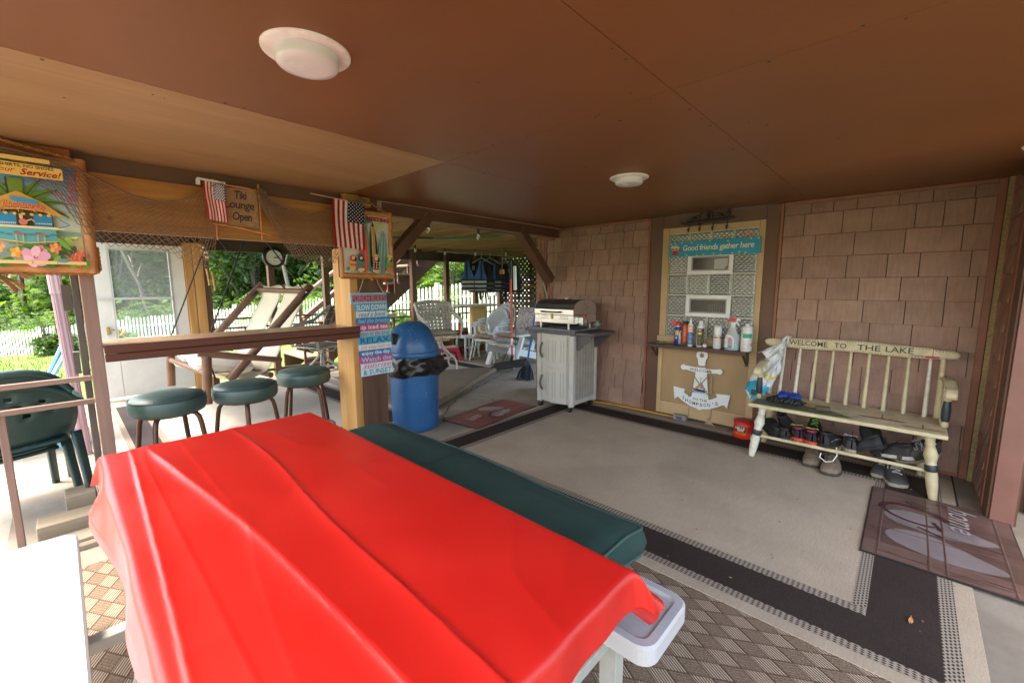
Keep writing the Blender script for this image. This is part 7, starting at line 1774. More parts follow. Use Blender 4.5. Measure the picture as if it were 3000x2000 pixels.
shoe('black shoe with white edged sole lying across the rail', (3.97, .0, zr-.01), R(60), (.02, .02, .02), (.42, .40, .37), .27, .10, .10, pitch=R(10), laces=(.05, .05, .055))
shoe('dark olive trainer with grey laces, rightmost on the shoe rail', (3.99, -.115, zr+.03), R(115), (.045, .043, .036), (.25, .20, .14), .28, .105, .12, (.32, .30, .34), pitch=R(18), roll=R(-28))
zf = .010
shoe('brown hiking shoe with dark toe cap on the rug, left one of its pair', (3.985, .475, zf), R(190), tnb, (.05, .045, .04), .29, .105, .115, (.13, .10, .08), heel=(.03, .04, .05), lining=(.07, .055, .045))
shoe('brown hiking shoe with dark toe cap on the rug, right one of its pair', (3.90, .345, zf), R(188), tnb, (.05, .045, .04), .29, .105, .115, (.13, .10, .08), heel=(.03, .04, .05), lining=(.07, .055, .045))
shoe('dark grey trainer with white tabs on the rug under the right of the bench', (3.99, -.01, zf), R(200), gry, (.30, .26, .21), .28, .105, .10, (.55, .55, .53))
shoe('dark grey trainer behind its tabbed mate under the right of the bench', (4.10, .06, zf), R(185), gry, (.30, .26, .21), .28, .10, .10, (.5, .5, .5))
mb = MB(); mb.tube([(3.83, .31, .215), (3.812, .30, .16), (3.80, .32, .115), (3.795, .36, .10), (3.80, .40, .125), (3.81, .395, .155)], .0035, 6); tag(mb.build('white_cord', m_white), 'thin white cord looped over the bench shoe rail', 'cord')

# ================================================================ picnic table, cloth, cushion
PT2 = thing('picnic_table', 'white plastic folding picnic table with attached benches under a red cloth', 'picnic table', (.46, 1.4, 0))
tx0, tx1, ty0, ty1, tz = .07, .85, .435, 2.27, .745
m_wtab = mat('white_table_plastic', (.50, .50, .53), .42, .05, 6, .06, 120, dirt=.10, dirtcol=(.5, .5, .5))
mb = MB(); mb.box(tx0, tx1, ty0, ty1, tz-.045, tz); mb.build('tabletop', m_wtab, PT2, bevel=.012)
for bx0, bx1 in ((1.0, 1.285), (-.335, -.035)):
    mb = MB(); by0, by1 = .43, 2.41; r = .05
    def rr_(x0, x1, y0, y1, r): 
        P = []
        for cx_, cy_, a0 in ((x1-r, y1-r, 0), (x0+r, y1-r, PI/2), (x0+r, y0+r, PI), (x1-r, y0+r, 1.5*PI)):
            for k in range(7): a = a0+k*PI/12; P.append((cx_+r*math.cos(a), cy_+r*math.sin(a)))
        return P
    o1 = rr_(bx0, bx1, by0, by1, r); i1 = rr_(bx0+.03, bx1-.03, by0+.03, by1-.03, r*.6); n = len(o1)
    zt = .42
    vs = [(x, y, zt-.055) for x, y in o1]+[(x, y, zt-.008) for x, y in o1]+[(x+(.006 if x < (bx0+bx1)/2 else -.006), y+(.006 if y < 1.4 else -.006), zt) for x, y in o1]+[(x, y, zt) for x, y in i1]+[(x+(.01 if x < (bx0+bx1)/2 else -.01), y+(.01 if y < 1.4 else -.01), zt-.008) for x, y in i1]
    fs = [(k*n+i, k*n+(i+1) % n, (k+1)*n+(i+1) % n, (k+1)*n+i) for k in range(4) for i in range(n)]
    mb.add(vs, fs, smooth=False); mb.add(vs[:n], [tuple(range(n))[::-1]]); mb.add(vs[4*n:], [tuple(range(n))])
    mb.build('bench_seat', m_wtab, PT2)
for y in (.62, 1.775):
    mb = MB(); mb.bar((-.20, y, .30), (1.15, y, .30), .05, .04); mb.build('cross_bar', m_greysteel, PT2, bevel=.004)
    for xa in (-.18, 1.10):
        mb = MB(); mb.bar((xa, y-.02, .362), (xa, y-.02, .006), .05, .06, (0, 1, 0)); mb.build('bench_leg', m_greysteel, PT2, bevel=.004)
    for xa, xb in ((.20, .06), (.72, .86)):
        mb = MB(); mb.bar((xa, y+.05, .70), (xb, y+.05, .006), .04, .04, (0, 1, 0)); mb.build('table_leg', m_greysteel, PT2, bevel=.004)
# tablecloth
m_red, nt, bs = _new('red_vinyl_cloth')
v = coords(nt); n1 = noise(nt, v, 3.5, 5, .55); n2 = noise(nt, coords(nt, (1.0, .6, 1)), 13, 4, .6)
lk(nt, mix(nt, ramp(nt, n1, 0, 1), (.52, .013, .010), (.58, .018, .013)), bs.inputs['Base Color'])
bs.inputs['Roughness'].default_value = .42; bs.inputs['Specular IOR Level'].default_value = .42
lk(nt, ramp(nt, n1, .28, .40), bs.inputs['Roughness'])
bump(nt, bs, math_(nt, 'ADD', math_(nt, 'MULTIPLY', n1, .4), math_(nt, 'MULTIPLY', n2, .28)), .14, .012)
def seg_d(px, py, pts):
    best = 9; bt = 0; side = 0; acc = 0
    for (x0, y0), (x1, y1) in zip(pts[:-1], pts[1:]):
        dx, dy = x1-x0, y1-y0; L2 = dx*dx+dy*dy; t = max(0, min(1, ((px-x0)*dx+(py-y0)*dy)/L2)); qx, qy = x0+dx*t-px, y0+dy*t-py; d = math.hypot(qx, qy)
        if d < best: best = d; side = 1 if (dx*(py-y0)-dy*(px-x0)) > 0 else -1
    return best*side
RIDGES = [([(.193, 2.28), (.24, 1.81), (.283, 1.416), (.308, 1.143), (.328, .755), (.338, .43)], .045, .013, 1, 1),
          ([(.143, 2.28), (.125, 1.737), (.107, 1.231), (.097, .99), (.088, .816), (.08, .43)], .010, .007, 1, 1),
          ([(.503, 2.27), (.51, 1.742), (.47, 1.174), (.459, .704), (.448, .43)], .013, .0085, -1, 1),
          ([(.30, 1.3), (.255, 1.05), (.215, .71), (.19, .43)], .02, .0015, 1, 1),
          ([(.185, 2.28), (.172, 2.1), (.168, 1.8)], .012, .0025, -1, 1),
          ([(.52, 2.27), (.60, 2.1), (.64, 1.85)], .012, .003, 1, 1), ([(.85, .6), (.70, .50), (.55, .47)], .02, .003, 1, 1), ([(.80, .75), (.66, .62), (.6, .44)], .02, .0025, -1, 1), ([(.62, 1.9), (.70, 1.6), (.69, 1.2)], .012, .0015, 1, 1)]
def _cr(p0, p1, p2, p3, t): return .5*(2*p1+(p2-p0)*t+(2*p0-5*p1+4*p2-p3)*t*t+(3*p1-p0-3*p2+p3)*t*t*t)
def xcurve(pts):
    P = sorted((y, x) for x, y in pts); tab = []
    for k in range(161):
        y = .38+k*(2.32-.38)/160; i = max(0, min(len(P)-2, sum(1 for q in P if q[0] <= y)-1)); t = max(0, min(1, (y-P[i][0])/(P[i+1][0]-P[i][0])))
        g = lambda j: P[max(0, min(len(P)-1, j))][1]
        tab.append(_cr(g(i-1), g(i), g(i+1), g(i+2), t))
    for _ in range(12): tab = [tab[0]]+[(tab[k-1]+tab[k]*2+tab[k+1])/4 for k in range(1, 160)]+[tab[-1]]
    return tab
LONG = [(xcurve(r[0]),)+r[1:] for r in RIDGES[:5]]
def cloth_z(x, y):
    z = 0; f = (y-.38)/(2.32-.38)*160; k = int(max(0, min(159, f))); t = f-k
    for tab, w, h, sg, cusp in LONG:
        d = (x-(tab[k]*(1-t)+tab[k+1]*t))*(1 if sg > 0 else -1); ww = w*(1.5 if d > 0 else .35); q = abs(d)/ww
        if q > 5: continue
        z += h*(math.exp(-q) if cusp else math.exp(-q*q))*min(1, .25+.75*max(0, (2.30-y)/.25))
    for pts, w, h, sg, cusp in RIDGES[5:]:
        if abs(x-pts[0][0]) > .45: continue
        q = abs(seg_d(x, y, pts))/w
        if q < 4: z += h*math.exp(-q)*.8
    return z+.0007*math.sin(x*21+y*7)*math.sin(y*9-x*5)
DL, DR, DF, DN = .13, .05, .06, .10     # hanging lengths: left, right, far, near
def prof_edge(d, rad=.016):
    """distance past the edge -> (outward, down)"""
    if d <= 0: return 0, 0
    L = rad*PI/2
    if d < L: a = d/rad; return rad*math.sin(a), rad*(1-math.cos(a))
    return rad, rad+(d-L)
def clothf(u, v):
    sx = (tx0-DL)+u*((tx1+DR)-(tx0-DL)); sy = (ty0-DN)+v*((ty1+DF)-(ty0-DN))
    dxl, dxr = max(0, tx0-sx), max(0, sx-tx1); dyn, dyf = max(0, ty0-sy), max(0, sy-ty1)
    cxx, cyy = min(tx1, max(tx0, sx)), min(ty1, max(ty0, sy))
    ol, zl = prof_edge(dxl); orr, zr_ = prof_edge(dxr); on, zn = prof_edge(dyn); of, zf_ = prof_edge(dyf)
    z = tz+.004
    inside = cloth_z(cxx, cyy)
    dx_ = max(dxl, dxr); dy_ = max(dyn, dyf)
    fl = 0
    drop = max(zl+0, zr_)+0; drop2 = max(zn, zf_)
    tot = max(drop, drop2)+.35*min(drop, drop2)
    k = max(0, 1-tot/.05)
    # flare and ripples of the hanging part
    rip = (.006*math.sin(sy*7+.6)+.004*math.sin(sy*17)+.004)*min(1, dxl/.08) if dxl > 0 else 0
    rip2 = (.005*math.sin(sx*15)+.003*math.sin(sx*37))*min(1, dy_/.06)
    corner = min(dx_, dy_)
    x = cxx-ol+orr-rip-.10*dxl*(1 if corner == 0 else 2.5)+(.2*dxr)
    y = cyy-on+of-(rip2 if dyn > 0 else 0)+(rip2 if dyf > 0 else 0)-.12*dyn-.6*corner*(1 if dyn > 0 else -1)
    zz = z+inside*(.25+.75*k)-tot*.92
    if dxl > 0 and 1.5 < sy < 2.1: q = math.sin(PI*(sy-1.5)/.6)**2*min(1, dxl/.10)**1.5; x -= .035*q; zz += .02*q
    return (x, y, zz)
mb = MB(); mb.grid(clothf, 190, 260)
TC = thing('tablecloth', 'bright red vinyl tablecloth with long folds over the picnic table', 'tablecloth', (.46, 1.4, .75))
mb.build('cloth', m_red, TC)
mb = MB()
def roll(u, v):   # rolled corner of surplus cloth resting on the bench
    a = -PI*.15+v*PI*1.45; p = Vector((.845, .50, .70)).lerp(Vector((1.10, .50, .462)), u); r = .030+.012*u
    ax = (Vector((1.10, .50, .462))-Vector((.845, .50, .70))).normalized(); b = ax.cross(Vector((0, 1, 0))).normalized()
    q = p+Vector((0, 1, 0))*r*1.15*math.cos(a)-b*r*math.sin(a)*(-1); return tuple(q)
mb.grid(roll, 12, 18); mb.build('rolled_corner', m_red, TC)
mb = MB()
def cone(u, v): a = v*2*PI*.8+.4; r = .004+.045*u*(1+.25*math.sin(a*3)); p = Vector((.852, .455, .735)).lerp(Vector((.93, .43, .635)), u); return (p.x+r*math.cos(a)*.7, p.y+r*math.sin(a), p.z+r*.3*math.cos(a))
mb.grid(cone, 8, 18); mb.build('corner_fold', m_red, TC)
mb = MB(); mb.grid(lambda u, v: (.845+.10*u+.02*v, .66-.075*v+.03*u, .735-.21*u-.02*v*u), 6, 6); mb.build('hanging_tip', m_red, TC)
# green cushion
GCU = thing('bench_cushion', 'long dark green bench cushion on the far seat of the picnic table', 'cushion', (1.28, 1.5, .42))
m_green, nt, bs = _new('dark_green_fabric'); v = coords(nt, (1, .5, 1)); n1 = noise(nt, v, 2.5, 4); n2 = noise(nt, coords(nt), 400, 2); n3 = noise(nt, coords(nt, (1, 1, 1)), 9, 3)
lk(nt, mix(nt, ramp(nt, n1, 0, 1), (.022, .05, .046), (.038, .078, .07)), bs.inputs['Base Color']); bs.inputs['Roughness'].default_value = .75; bs.inputs['Specular IOR Level'].default_value = .2; bump(nt, bs, math_(nt, 'ADD', math_(nt, 'MULTIPLY', n2, .15), n3), .3, .012)
cx0, cx1, cy0, cy1, cz0, cz1 = 1.03, 1.435, .655, 2.40, .422, .53
def rrect(x0, x1, y0, y1, r, n=6, sub=26):
    P = []
    cs = ((x1-r, y1-r, 0), (x0+r, y1-r, PI/2), (x0+r, y0+r, PI), (x1-r, y0+r, 1.5*PI))
    for q, (cx_, cy_, a0) in enumerate(cs):
        for k in range(n+1): a = a0+k*PI/2/n; P.append((cx_+r*math.cos(a), cy_+r*math.sin(a)))
        nx_ = cs[(q+1) % 4]; a1 = nx_[2]; e = (nx_[0]+r*math.cos(a1), nx_[1]+r*math.sin(a1)); s_ = P[-1]
        for k in range(1, sub): P.append((s_[0]+(e[0]-s_[0])*k/sub, s_[1]+(e[1]-s_[1])*k/sub))
    return P
OUT = rrect(cx0, cx1, cy0, cy1, .045)
def wob(x, y, z): return (x+.010*math.sin(y*4.5+1)*(1 if x > 1.2 else 0), y, z+.012*math.sin(y*3.1+.5)-.03*max(0, (x-1.285)/.15)*(1 if x > 1.285 else 0)*(.4+.6*math.sin(y*2)**2))
nP = len(OUT); lv = [(cz0, .99), (cz0+.02, 1.012), ((cz0+cz1)/2, 1.02), (cz1-.02, 1.012), (cz1, 1.0)]
mxx, myy = (cx0+cx1)/2, (cy0+cy1)/2
vs = []
for z_, s_ in lv:
    for x, y in OUT: vs.append(wob(mxx+(x-mxx)*(1+(s_-1)*4), myy+(y-myy)*(1+(s_-1)), z_))
mb = MB(); mb.add(vs, [(k*nP+i, k*nP+(i+1) % nP, (k+1)*nP+(i+1) % nP, (k+1)*nP+i) for k in range(4) for i in range(nP)], smooth=True)
def ctop(u, v):
    hx, hy, r = (cx1-cx0)/2, (cy1-cy0)/2, .045; x = (2*u-1)*hx; y = (2*v-1)*hy
    qx, qy = max(abs(x)-(hx-r), 0), max(abs(y)-(hy-r), 0); d = math.hypot(qx, qy)
    if d > 0: m_ = max(qx, qy)/d; x = math.copysign(min(abs(x), hx-r)+qx*m_, x); y = math.copysign(min(abs(y), hy-r)+qy*m_, y)
    ed = min(hx-abs((2*u-1)*hx), hy-abs((2*v-1)*hy)); X_, Y_ = mxx+x, myy+y
    z_ = cz1+.030*(1-math.exp(-ed/.05))-.010*math.exp(-((Y_-1.66-.05*(X_-1.2))/.02)**2)*min(1, ed/.05)-.004*math.exp(-((Y_-1.15+.1*(X_-1.2))/.03)**2)*min(1, ed/.05)+.002*math.sin(Y_*27+X_*12)*min(1, ed/.06)
    return wob(X_, Y_, z_)
mb.grid(ctop, 28, 90)
mb.add(vs[:nP], [tuple(range(nP))[::-1]]); cb_ = mb.build('cushion_body', m_green, GCU)
mb = MB(); mb.tube([wob(x+(x-mxx)*.01, y, cz1+.001) for x, y in OUT], .0065, 6, closed=True); mb.tube([wob(x+(x-mxx)*.01, y, cz0+.004) for x, y in OUT], .0065, 6, closed=True); mb.build('piping', mat('green_piping', (.035, .10, .09), .5), cb_)
# ================================================================ outdoors, left
m_gchair = mat('dark_green_resin', (.020, .055, .055), .38, .2, 10, dirt=.12, dirtcol=(.12, .15, .15), spec=.5)
def garden_chair(label, loc, rz):
    t = thing('garden_chair', label, 'plastic chair', loc, rz, 'dark green plastic chairs outside the railing')
    def bk(u, v): # chair faces +Y ; back at -Y
        x = (2*u-1); w = .27+.03*math.sin(PI*v); top = .87-.10*x*x*x*x-.05*x*x
        z = .42+(top-.42)*v; y = -.19-.13*v+.07*x*x
        return (x*w, y, z)
    mb = MB(); nu, nv = 18, 16
    rr = random.Random(4); holes = set()
    for i in range(3, 15):
        for j in range(5, 12):
            if (i*3+j*5) % 7 == 0 and 5 < j < 11: holes.add((i, j))
    vs = [bk(i/nu, j/nv) for i in range(nu+1) for j in range(nv+1)]
    fs = [(i*(nv+1)+j, (i+1)*(nv+1)+j, (i+1)*(nv+1)+j+1, i*(nv+1)+j+1) for i in range(nu) for j in range(nv) if (i, j) not in holes]
    mb.add(vs, fs, smooth=True); mb.build('perforated_back', m_gchair, t, local=True, solid=.012)
    mb = MB(); mb.tube([bk(i/24, 1) for i in range(25)], .022, 8); mb.tube([tuple(Vector(bk(i/24, .80))+Vector((0, -.012, 0))) for i in range(25)], .016, 8); mb.build('back_rim', m_gchair, t, local=True)
    mb = MB(); mb.grid(lambda u, v: ((2*u-1)*(.24+.03*v), -.20+.47*v, .42+.015*math.sin(PI*u)*-1), 10, 10); mb.build('seat', m_gchair, t, local=True, solid=.016)
    for s in (-1, 1):
        mb = MB(); mb.grid(lambda u, v, s=s: (s*(.275+.045*v), -.25+.50*u, .66+.02*math.sin(PI*u)-.03*v), 12, 4); mb.build('arm', m_gchair, t, local=True, solid=.02)
        for y0, y1 in ((.24, .30), (-.20, -.30)):
            mb = MB(); mb.grid(lambda u, v, s=s, y0=y0, y1=y1: (s*(.26+.03*u+.045*v*(1-.3*u)), y0+(y1-y0)*u+.02*v, (.655 if y0 > 0 else .45)*(1-u)), 10, 3); mb.build('leg', m_gchair, t, local=True, solid=.02)
    return t
garden_chair('dark green plastic garden chair outside the railing, lower one of the stacked pair', (-.36, 4.05, -.02), R(12))
garden_chair('dark green plastic garden chair outside the railing, upper one of the stacked pair', (-.30, 3.93, .06), R(8))
DS = thing('downspout', 'fluted pinkish downspout standing outside the railing', 'downspout', (.04, 5.0, 0))
mb = MB(); P = []
for k in range(40):
    a = 2*PI*k/40; r = 1+.05*math.cos(a*14); P.append((.036*r*math.copysign(abs(math.cos(a))**.6, math.cos(a)), .028*r*math.copysign(abs(math.sin(a))**.6, math.sin(a))))
mb.T = Matrix.Translation((.045, 5.0, 0)) @ Matrix.Rotation(R(-1.6), 4, 'Y'); mb.prism(P, -.05, 1.36); mb.build('lower_pipe', mat('mauve_paint', (.42, .27, .31), .4, .1, 6), DS)
mb = MB(); mb.T = Matrix.Translation((.043, 5.0, 0)) @ Matrix.Rotation(R(-1.6), 4, 'Y'); mb.prism([(x*1.08, y*1.08) for x, y in P], 1.355, 2.3); mb.build('upper_pipe', mat('mauve_paint_light', (.52, .36, .40), .4, .1, 6), DS)
LC = thing('lawn_chair', 'pale blue wooden lawn chair behind the green chairs', 'lawn chair', (-.35, 5.6, 0))
m_lblue = mat('pale_blue_paint', (.24, .46, .58), .45, .1, 8)
for k in range(5):
    y = 5.40+.10*k; mb = MB(); mb.bar((-.26, y, .30), (.04+.015*math.sin(k*2), y, .98-.05*abs(k-2)), .09, .02, (1, 0, -.4)); mb.build('back_slat', m_lblue, LC, bevel=.003)
for k in range(5):
    x = -.8+.11*k; mb = MB(); mb.box(x, x+.09, 5.36, 5.84, .36-.02*k, .38-.02*k); mb.build('seat_slat', m_lblue, LC)
for y in (5.34, 5.86):
    mb = MB(); mb.bar((-.80, y, .0), (-.76, y, .54), .03, .09, (0, 1, 0)); mb.build('front_leg', m_lblue, LC)
    mb = MB(); mb.bar((-.82, y, .32), (.08, y, -.02), .03, .10, (0, 0, 1)); mb.build('side_rail', m_lblue, LC)
    mb = MB(); mb.box(-.84, -.06, y-.06, y+.06, .55, .575); mb.build('arm', m_lblue, LC)

# ================================================================ picket fence
FP0, FP1 = Vector((-1.67, 26.37, -1.29)), Vector((7.385, 9.519, .10)); FD = FP1-FP0; FL = math.hypot(FD.x, FD.y)
fdir = Vector((FD.x, FD.y, 0))/FL; fnor = Vector((-fdir.y, fdir.x, 0))   # fnor points away from or towards the house
if fnor.dot(Vector((1, 1, 0))) < 0: fnor = -fnor
PFN = thing('picket_fence', 'long white picket fence crossing the yard in front of the woods', 'fence', tuple(FP0))
m_picket = mat('picket_white', (.80, .80, .79), .55, .1, 4, dirt=.12, dirtcol=(.5, .52, .48))
s = -7.5; k = 0; rr = random.Random(2)
while s < FL*1.38:
    e = s+2.4; t0 = s/FL; H = .95+.40*max(0, min(1, t0)); pitch = .20-.085*max(0, min(1, (t0-.25)/.35))
    mb = MB(); q = s
    while q < e-.02:
        t_ = q/FL; b = FP0+FD*t_; w = pitch*.56; hh = H*(1+rr.uniform(-.015, .015)); ax = Matrix.Translation(b) @ Matrix.Rotation(math.atan2(fdir.y, fdir.x), 4, 'Z')
        mb.T = ax @ Matrix(((1, 0, 0, 0), (0, 0, -1, 0), (0, 1, 0, 0), (0, 0, 0, 1))); mb.prism([(0, -.25), (w, -.25), (w, hh-.05), (w*.72, hh), (w*.28, hh), (0, hh-.05)], 0, .02); q += pitch
    mb.T = Matrix()
    for z_ in (.22, .72):
        a = FP0+FD*(s/FL)+fnor*.04; b = FP0+FD*(e/FL)+fnor*.04; mb.bar((a.x, a.y, a.z+z_*H), (b.x, b.y, b.z+z_*H), .04, .08)
    mb.build('picket_panel', m_picket, PFN)
    mb = MB(); p = FP0+FD*(s/FL)+fnor*.08; mb.box(p.x-.05, p.x+.05, p.y-.05, p.y+.05, p.z-.3, p.z+H+.06); mb.build('post', m_picket, PFN)
    s = e; k += 1

# ================================================================ foliage
def make_leaf():
    m, nt, bs = _new('leaf'); out = [n for n in nt.nodes if n.type == 'OUTPUT_MATERIAL'][0]
    a = N(nt, 'ShaderNodeAttribute', attribute_name='Col'); bs.inputs['Roughness'].default_value = .5; bs.inputs['Specular IOR Level'].default_value = .35; lk(nt, a.outputs[0], bs.inputs['Base Color'])
    tr = N(nt, 'ShaderNodeBsdfTranslucent'); mm = N(nt, 'ShaderNodeMix'); mm.data_type = 'RGBA'; mm.blend_type = 'MULTIPLY'; mm.inputs[0].default_value = 1; lk(nt, a.outputs[0], mm.inputs[6]); mm.inputs[7].default_value = (1.25, 1.35, .5, 1); lk(nt, mm.outputs[2], tr.inputs[0])
    mx = N(nt, 'ShaderNodeMixShader'); mx.inputs[0].default_value = .5; lk(nt, bs.outputs[0], mx.inputs[1]); lk(nt, tr.outputs[0], mx.inputs[2]); lk(nt, mx.outputs[0], out.inputs[0]); return m
m_leaf = make_leaf(); m_bark = mat('bark', (.11, .09, .07), .9, .4, 14, .5, 40, stretch=(3, 3, .6)); m_palebark = mat('pale_bark', (.19, .165, .135), .9, .3, 14, .4, 40)
def leaf(mb, p, L, rnd, col, flat=.5):
    d = Vector((rnd.gauss(0, 1), rnd.gauss(0, 1), rnd.gauss(-.25, flat))).normalized(); n = Vector((rnd.gauss(0, .6), rnd.gauss(0, .6), 1)).normalized(); b = d.cross(n)
    if b.length < .1: b = d.orthogonal()
    b.normalize(); w = L*.30; p = Vector(p); o = len(mb.v); q = d.cross(b)*L*.08
    for e in (p, p+d*L*.45+b*w+q, p+d*L, p+d*L*.45-b*w+q): mb.v.append(tuple(e))
    mb.f.append([o, o+1, o+2, o+3]); mb.c.append(col); mb.mi.append(0); mb.sm.append(False)
GREENS = [(.085, .15, .045), (.11, .18, .055), (.135, .215, .065), (.07, .125, .042), (.16, .24, .08)]
def crown(mb, rnd, c, rad, n, L, pal=GREENS, squash=.85, dens=10):
    cl = []
    for _ in range(dens):
        a = rnd.uniform(0, 2*PI); z = rnd.uniform(-.9, 1); r = math.sqrt(max(0, 1-z*z))*rnd.uniform(.45, 1.0); cl.append((Vector((c[0]+rad*r*math.cos(a), c[1]+rad*r*math.sin(a), c[2]+rad*squash*z)), rad*rnd.uniform(.28, .52), rnd.choice(pal)))
    for _ in range(n):
        q, rr_, col = rnd.choice(cl); v = Vector((rnd.gauss(0, 1), rnd.gauss(0, 1), rnd.gauss(0, .8))); v = v.normalized()*rr_*rnd.random()**.45
        k = rnd.uniform(.8, 1.5)*(.85+.35*(v.z/rr_*.5+.5)); leaf(mb, q+v, L*rnd.uniform(.6, 1.3), rnd, tuple(x*k for x in col))  # leaves paler towards each clump's top, crown shading put into the colour
    return cl
def tree_proto(name, label, group, h, rad, n, L, seed, bark, pal=GREENS, lean=0.):
    rnd = random.Random(seed); t = thing(name, label, 'tree', (0, 0, 0), 0, group)
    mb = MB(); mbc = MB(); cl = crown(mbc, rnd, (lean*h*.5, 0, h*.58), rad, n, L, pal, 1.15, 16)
    pts = [(lean*h*.5*(i/6)**1.5+rnd.uniform(-.06, .06), rnd.uniform(-.06, .06), h*.8*i/6-.3) for i in range(7)]; mb.tube(pts, [h*.022*(1-.75*i/6)+.015 for i in range(7)], 9)
    for q, r_, _ in cl[:12]:
        i = rnd.randint(1, 5); s_ = Vector(pts[i]); mid = s_.lerp(q, .5)+Vector((0, 0, -.15)); mb.tube([s_, mid, q], [h*.009, h*.006, .012], 5)
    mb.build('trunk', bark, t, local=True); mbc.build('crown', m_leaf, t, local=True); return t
YG = [(.08, .16, .03), (.11, .20, .04), (.14, .23, .05), (.06, .12, .03)]
DG = [(.08, .14, .05), (.10, .165, .055), (.12, .19, .06), (.07, .12, .045)]
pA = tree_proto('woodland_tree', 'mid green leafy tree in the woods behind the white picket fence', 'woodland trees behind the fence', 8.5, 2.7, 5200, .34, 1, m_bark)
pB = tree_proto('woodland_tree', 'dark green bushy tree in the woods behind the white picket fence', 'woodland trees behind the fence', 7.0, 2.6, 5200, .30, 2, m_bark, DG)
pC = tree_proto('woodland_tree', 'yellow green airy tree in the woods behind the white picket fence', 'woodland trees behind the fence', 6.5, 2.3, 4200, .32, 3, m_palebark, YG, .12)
SPOT = []
def beyond(t_, d): p = FP0+FD*t_+fnor*d; return (p.x, p.y, p.z+.10*d-.15)
plan = [(-.32, 5, 0), (-.2, 2.6, 2), (-.12, 7, 1), (-.05, 3.6, 0), (.04, 5.5, 1), (.12, 2.8, 2), (.2, 6.5, 0), (.28, 3.4, 1), (.36, 5.2, 2), (.44, 7.5, 0), (.5, 3.0, 1), (.58, 5.0, 0), (.66, 7.0, 2), (.72, 3.4, 1), (.8, 5.5, 0), (.9, 4.0, 2), (.98, 6.5, 1), (1.06, 4.2, 0), (1.16, 5.5, 1), (1.26, 3.8, 2), (1.36, 6, 0), (.0, 10, 0), (.25, 10, 1), (.5, 11, 0), (.75, 10.5, 1), (1.0, 10.5, 0), (1.3, 10, 1)]
protos = [pA, pB, pC]; used = [False]*3; rnd = random.Random(77)
for t_, d, k in plan:
    loc = beyond(t_, d); o = protos[k]
    sc = rnd.uniform(.85, 1.15)
    if not used[k]: o.location = loc; used[k] = True; o.rotation_euler = (0, 0, rnd.uniform(0, 6))
    else: o = dup(protos[k], loc, rnd.uniform(0, 6))
    o.scale = (sc, sc, sc*rnd.uniform(.9, 1.1))
# undergrowth mass
mb = MB(); rnd = random.Random(5)
for _ in range(34000):
    t_ = rnd.uniform(-.42, 1.45); d = .35+rnd.random()**1.5*8; p = beyond(t_, d); top = (1.2+.30*d)*(.75+.35*math.sin(t_*31)+.25*math.sin(t_*73+d)); z = p[2]+rnd.random()**.8*max(.5, top)
    c = rnd.choice(GREENS+YG[:1]+DG[:2]); k = rnd.uniform(.8, 1.5)*(.8+.3*(z-p[2])/max(.5, top)); leaf(mb, (p[0], p[1], z), rnd.uniform(.16, .36), rnd, tuple(x*k for x in c))  # undergrowth leaves painted paler higher up, as if better lit
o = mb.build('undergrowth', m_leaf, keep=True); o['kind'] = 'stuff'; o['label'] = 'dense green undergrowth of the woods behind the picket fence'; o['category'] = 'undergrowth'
# hill behind
mb = MB()
def hill(u, v):
    t_ = -1.6+4.2*u; d = 7+v*45; p = FP0+FD*t_+fnor*d; return (p.x, p.y, FP0.z+FD.z*max(-.3, min(1.3, t_))+.10*7-.6+.02*0+(v*45)*.42+1.2*math.sin(u*17)*v)
mb.grid(hill, 40, 16); hl = struct(mb.build('wooded_hill', mat('woodland_floor', (.055, .09, .03), .95, .5, 1.2, .5, 6), keep=True))
mb = MB()
for _ in range(16000):
    u, v = rnd.random(), rnd.random()**1.6*.5; p = hill(u, v); c = rnd.choice(GREENS+DG); k = rnd.uniform(.8, 1.5); leaf(mb, (p[0], p[1], p[2]+rnd.random()**.6*5.5), rnd.uniform(.4, .8), rnd, tuple(x*k for x in c))
o = mb.build('distant_foliage', m_leaf, keep=True); o['kind'] = 'stuff'; o['label'] = 'distant mass of tree foliage on the hillside'; o['category'] = 'foliage'
# pale bare stems seen through the leaves
for k, (t_, d, h, ln) in enumerate(((.02, 1.6, 3.0, .25), (.22, 1.2, 4.5, -.3), (.35, 1.2, 4.0, -.5), (.69, 1.2, 4.2, -.45), (.80, 1.4, 4.0, .3))):
    p = beyond(t_, d); lab = ['short pale bent trunk at the far left behind the fence', 'pale bare trunk behind the downspout', 'pale leaning trunk seen through the storm door glass', 'pale slanting trunk seen left of the wall clock', 'pale trunk seen just right of the wall clock'][k]
    t = thing('bare_tree', lab, 'tree', p, 0, 'pale trunks in the woods')
    mb = MB(); mb.tube([(ln*h*(i/6)**1.4*.4+.05*math.sin(i*2), .04*math.cos(i*3), h*i/6-.3) for i in range(7)], [.085*(1-.5*i/6) for i in range(7)], 8); mb.build('trunk', m_palebark, t, local=True)
    mb = MB()
    for q in range(4): a = rnd.uniform(0, 6); z = h*rnd.uniform(.4, .85); x = ln*h*(z/h)**1.4*.4; mb.tube([(x, 0, z), (x+.5*math.cos(a), .5*math.sin(a), z+.35), (x+.9*math.cos(a), .9*math.sin(a), z+.5)], [.03, .02, .008], 5)
    mb.build('branch', m_palebark, t, local=True)
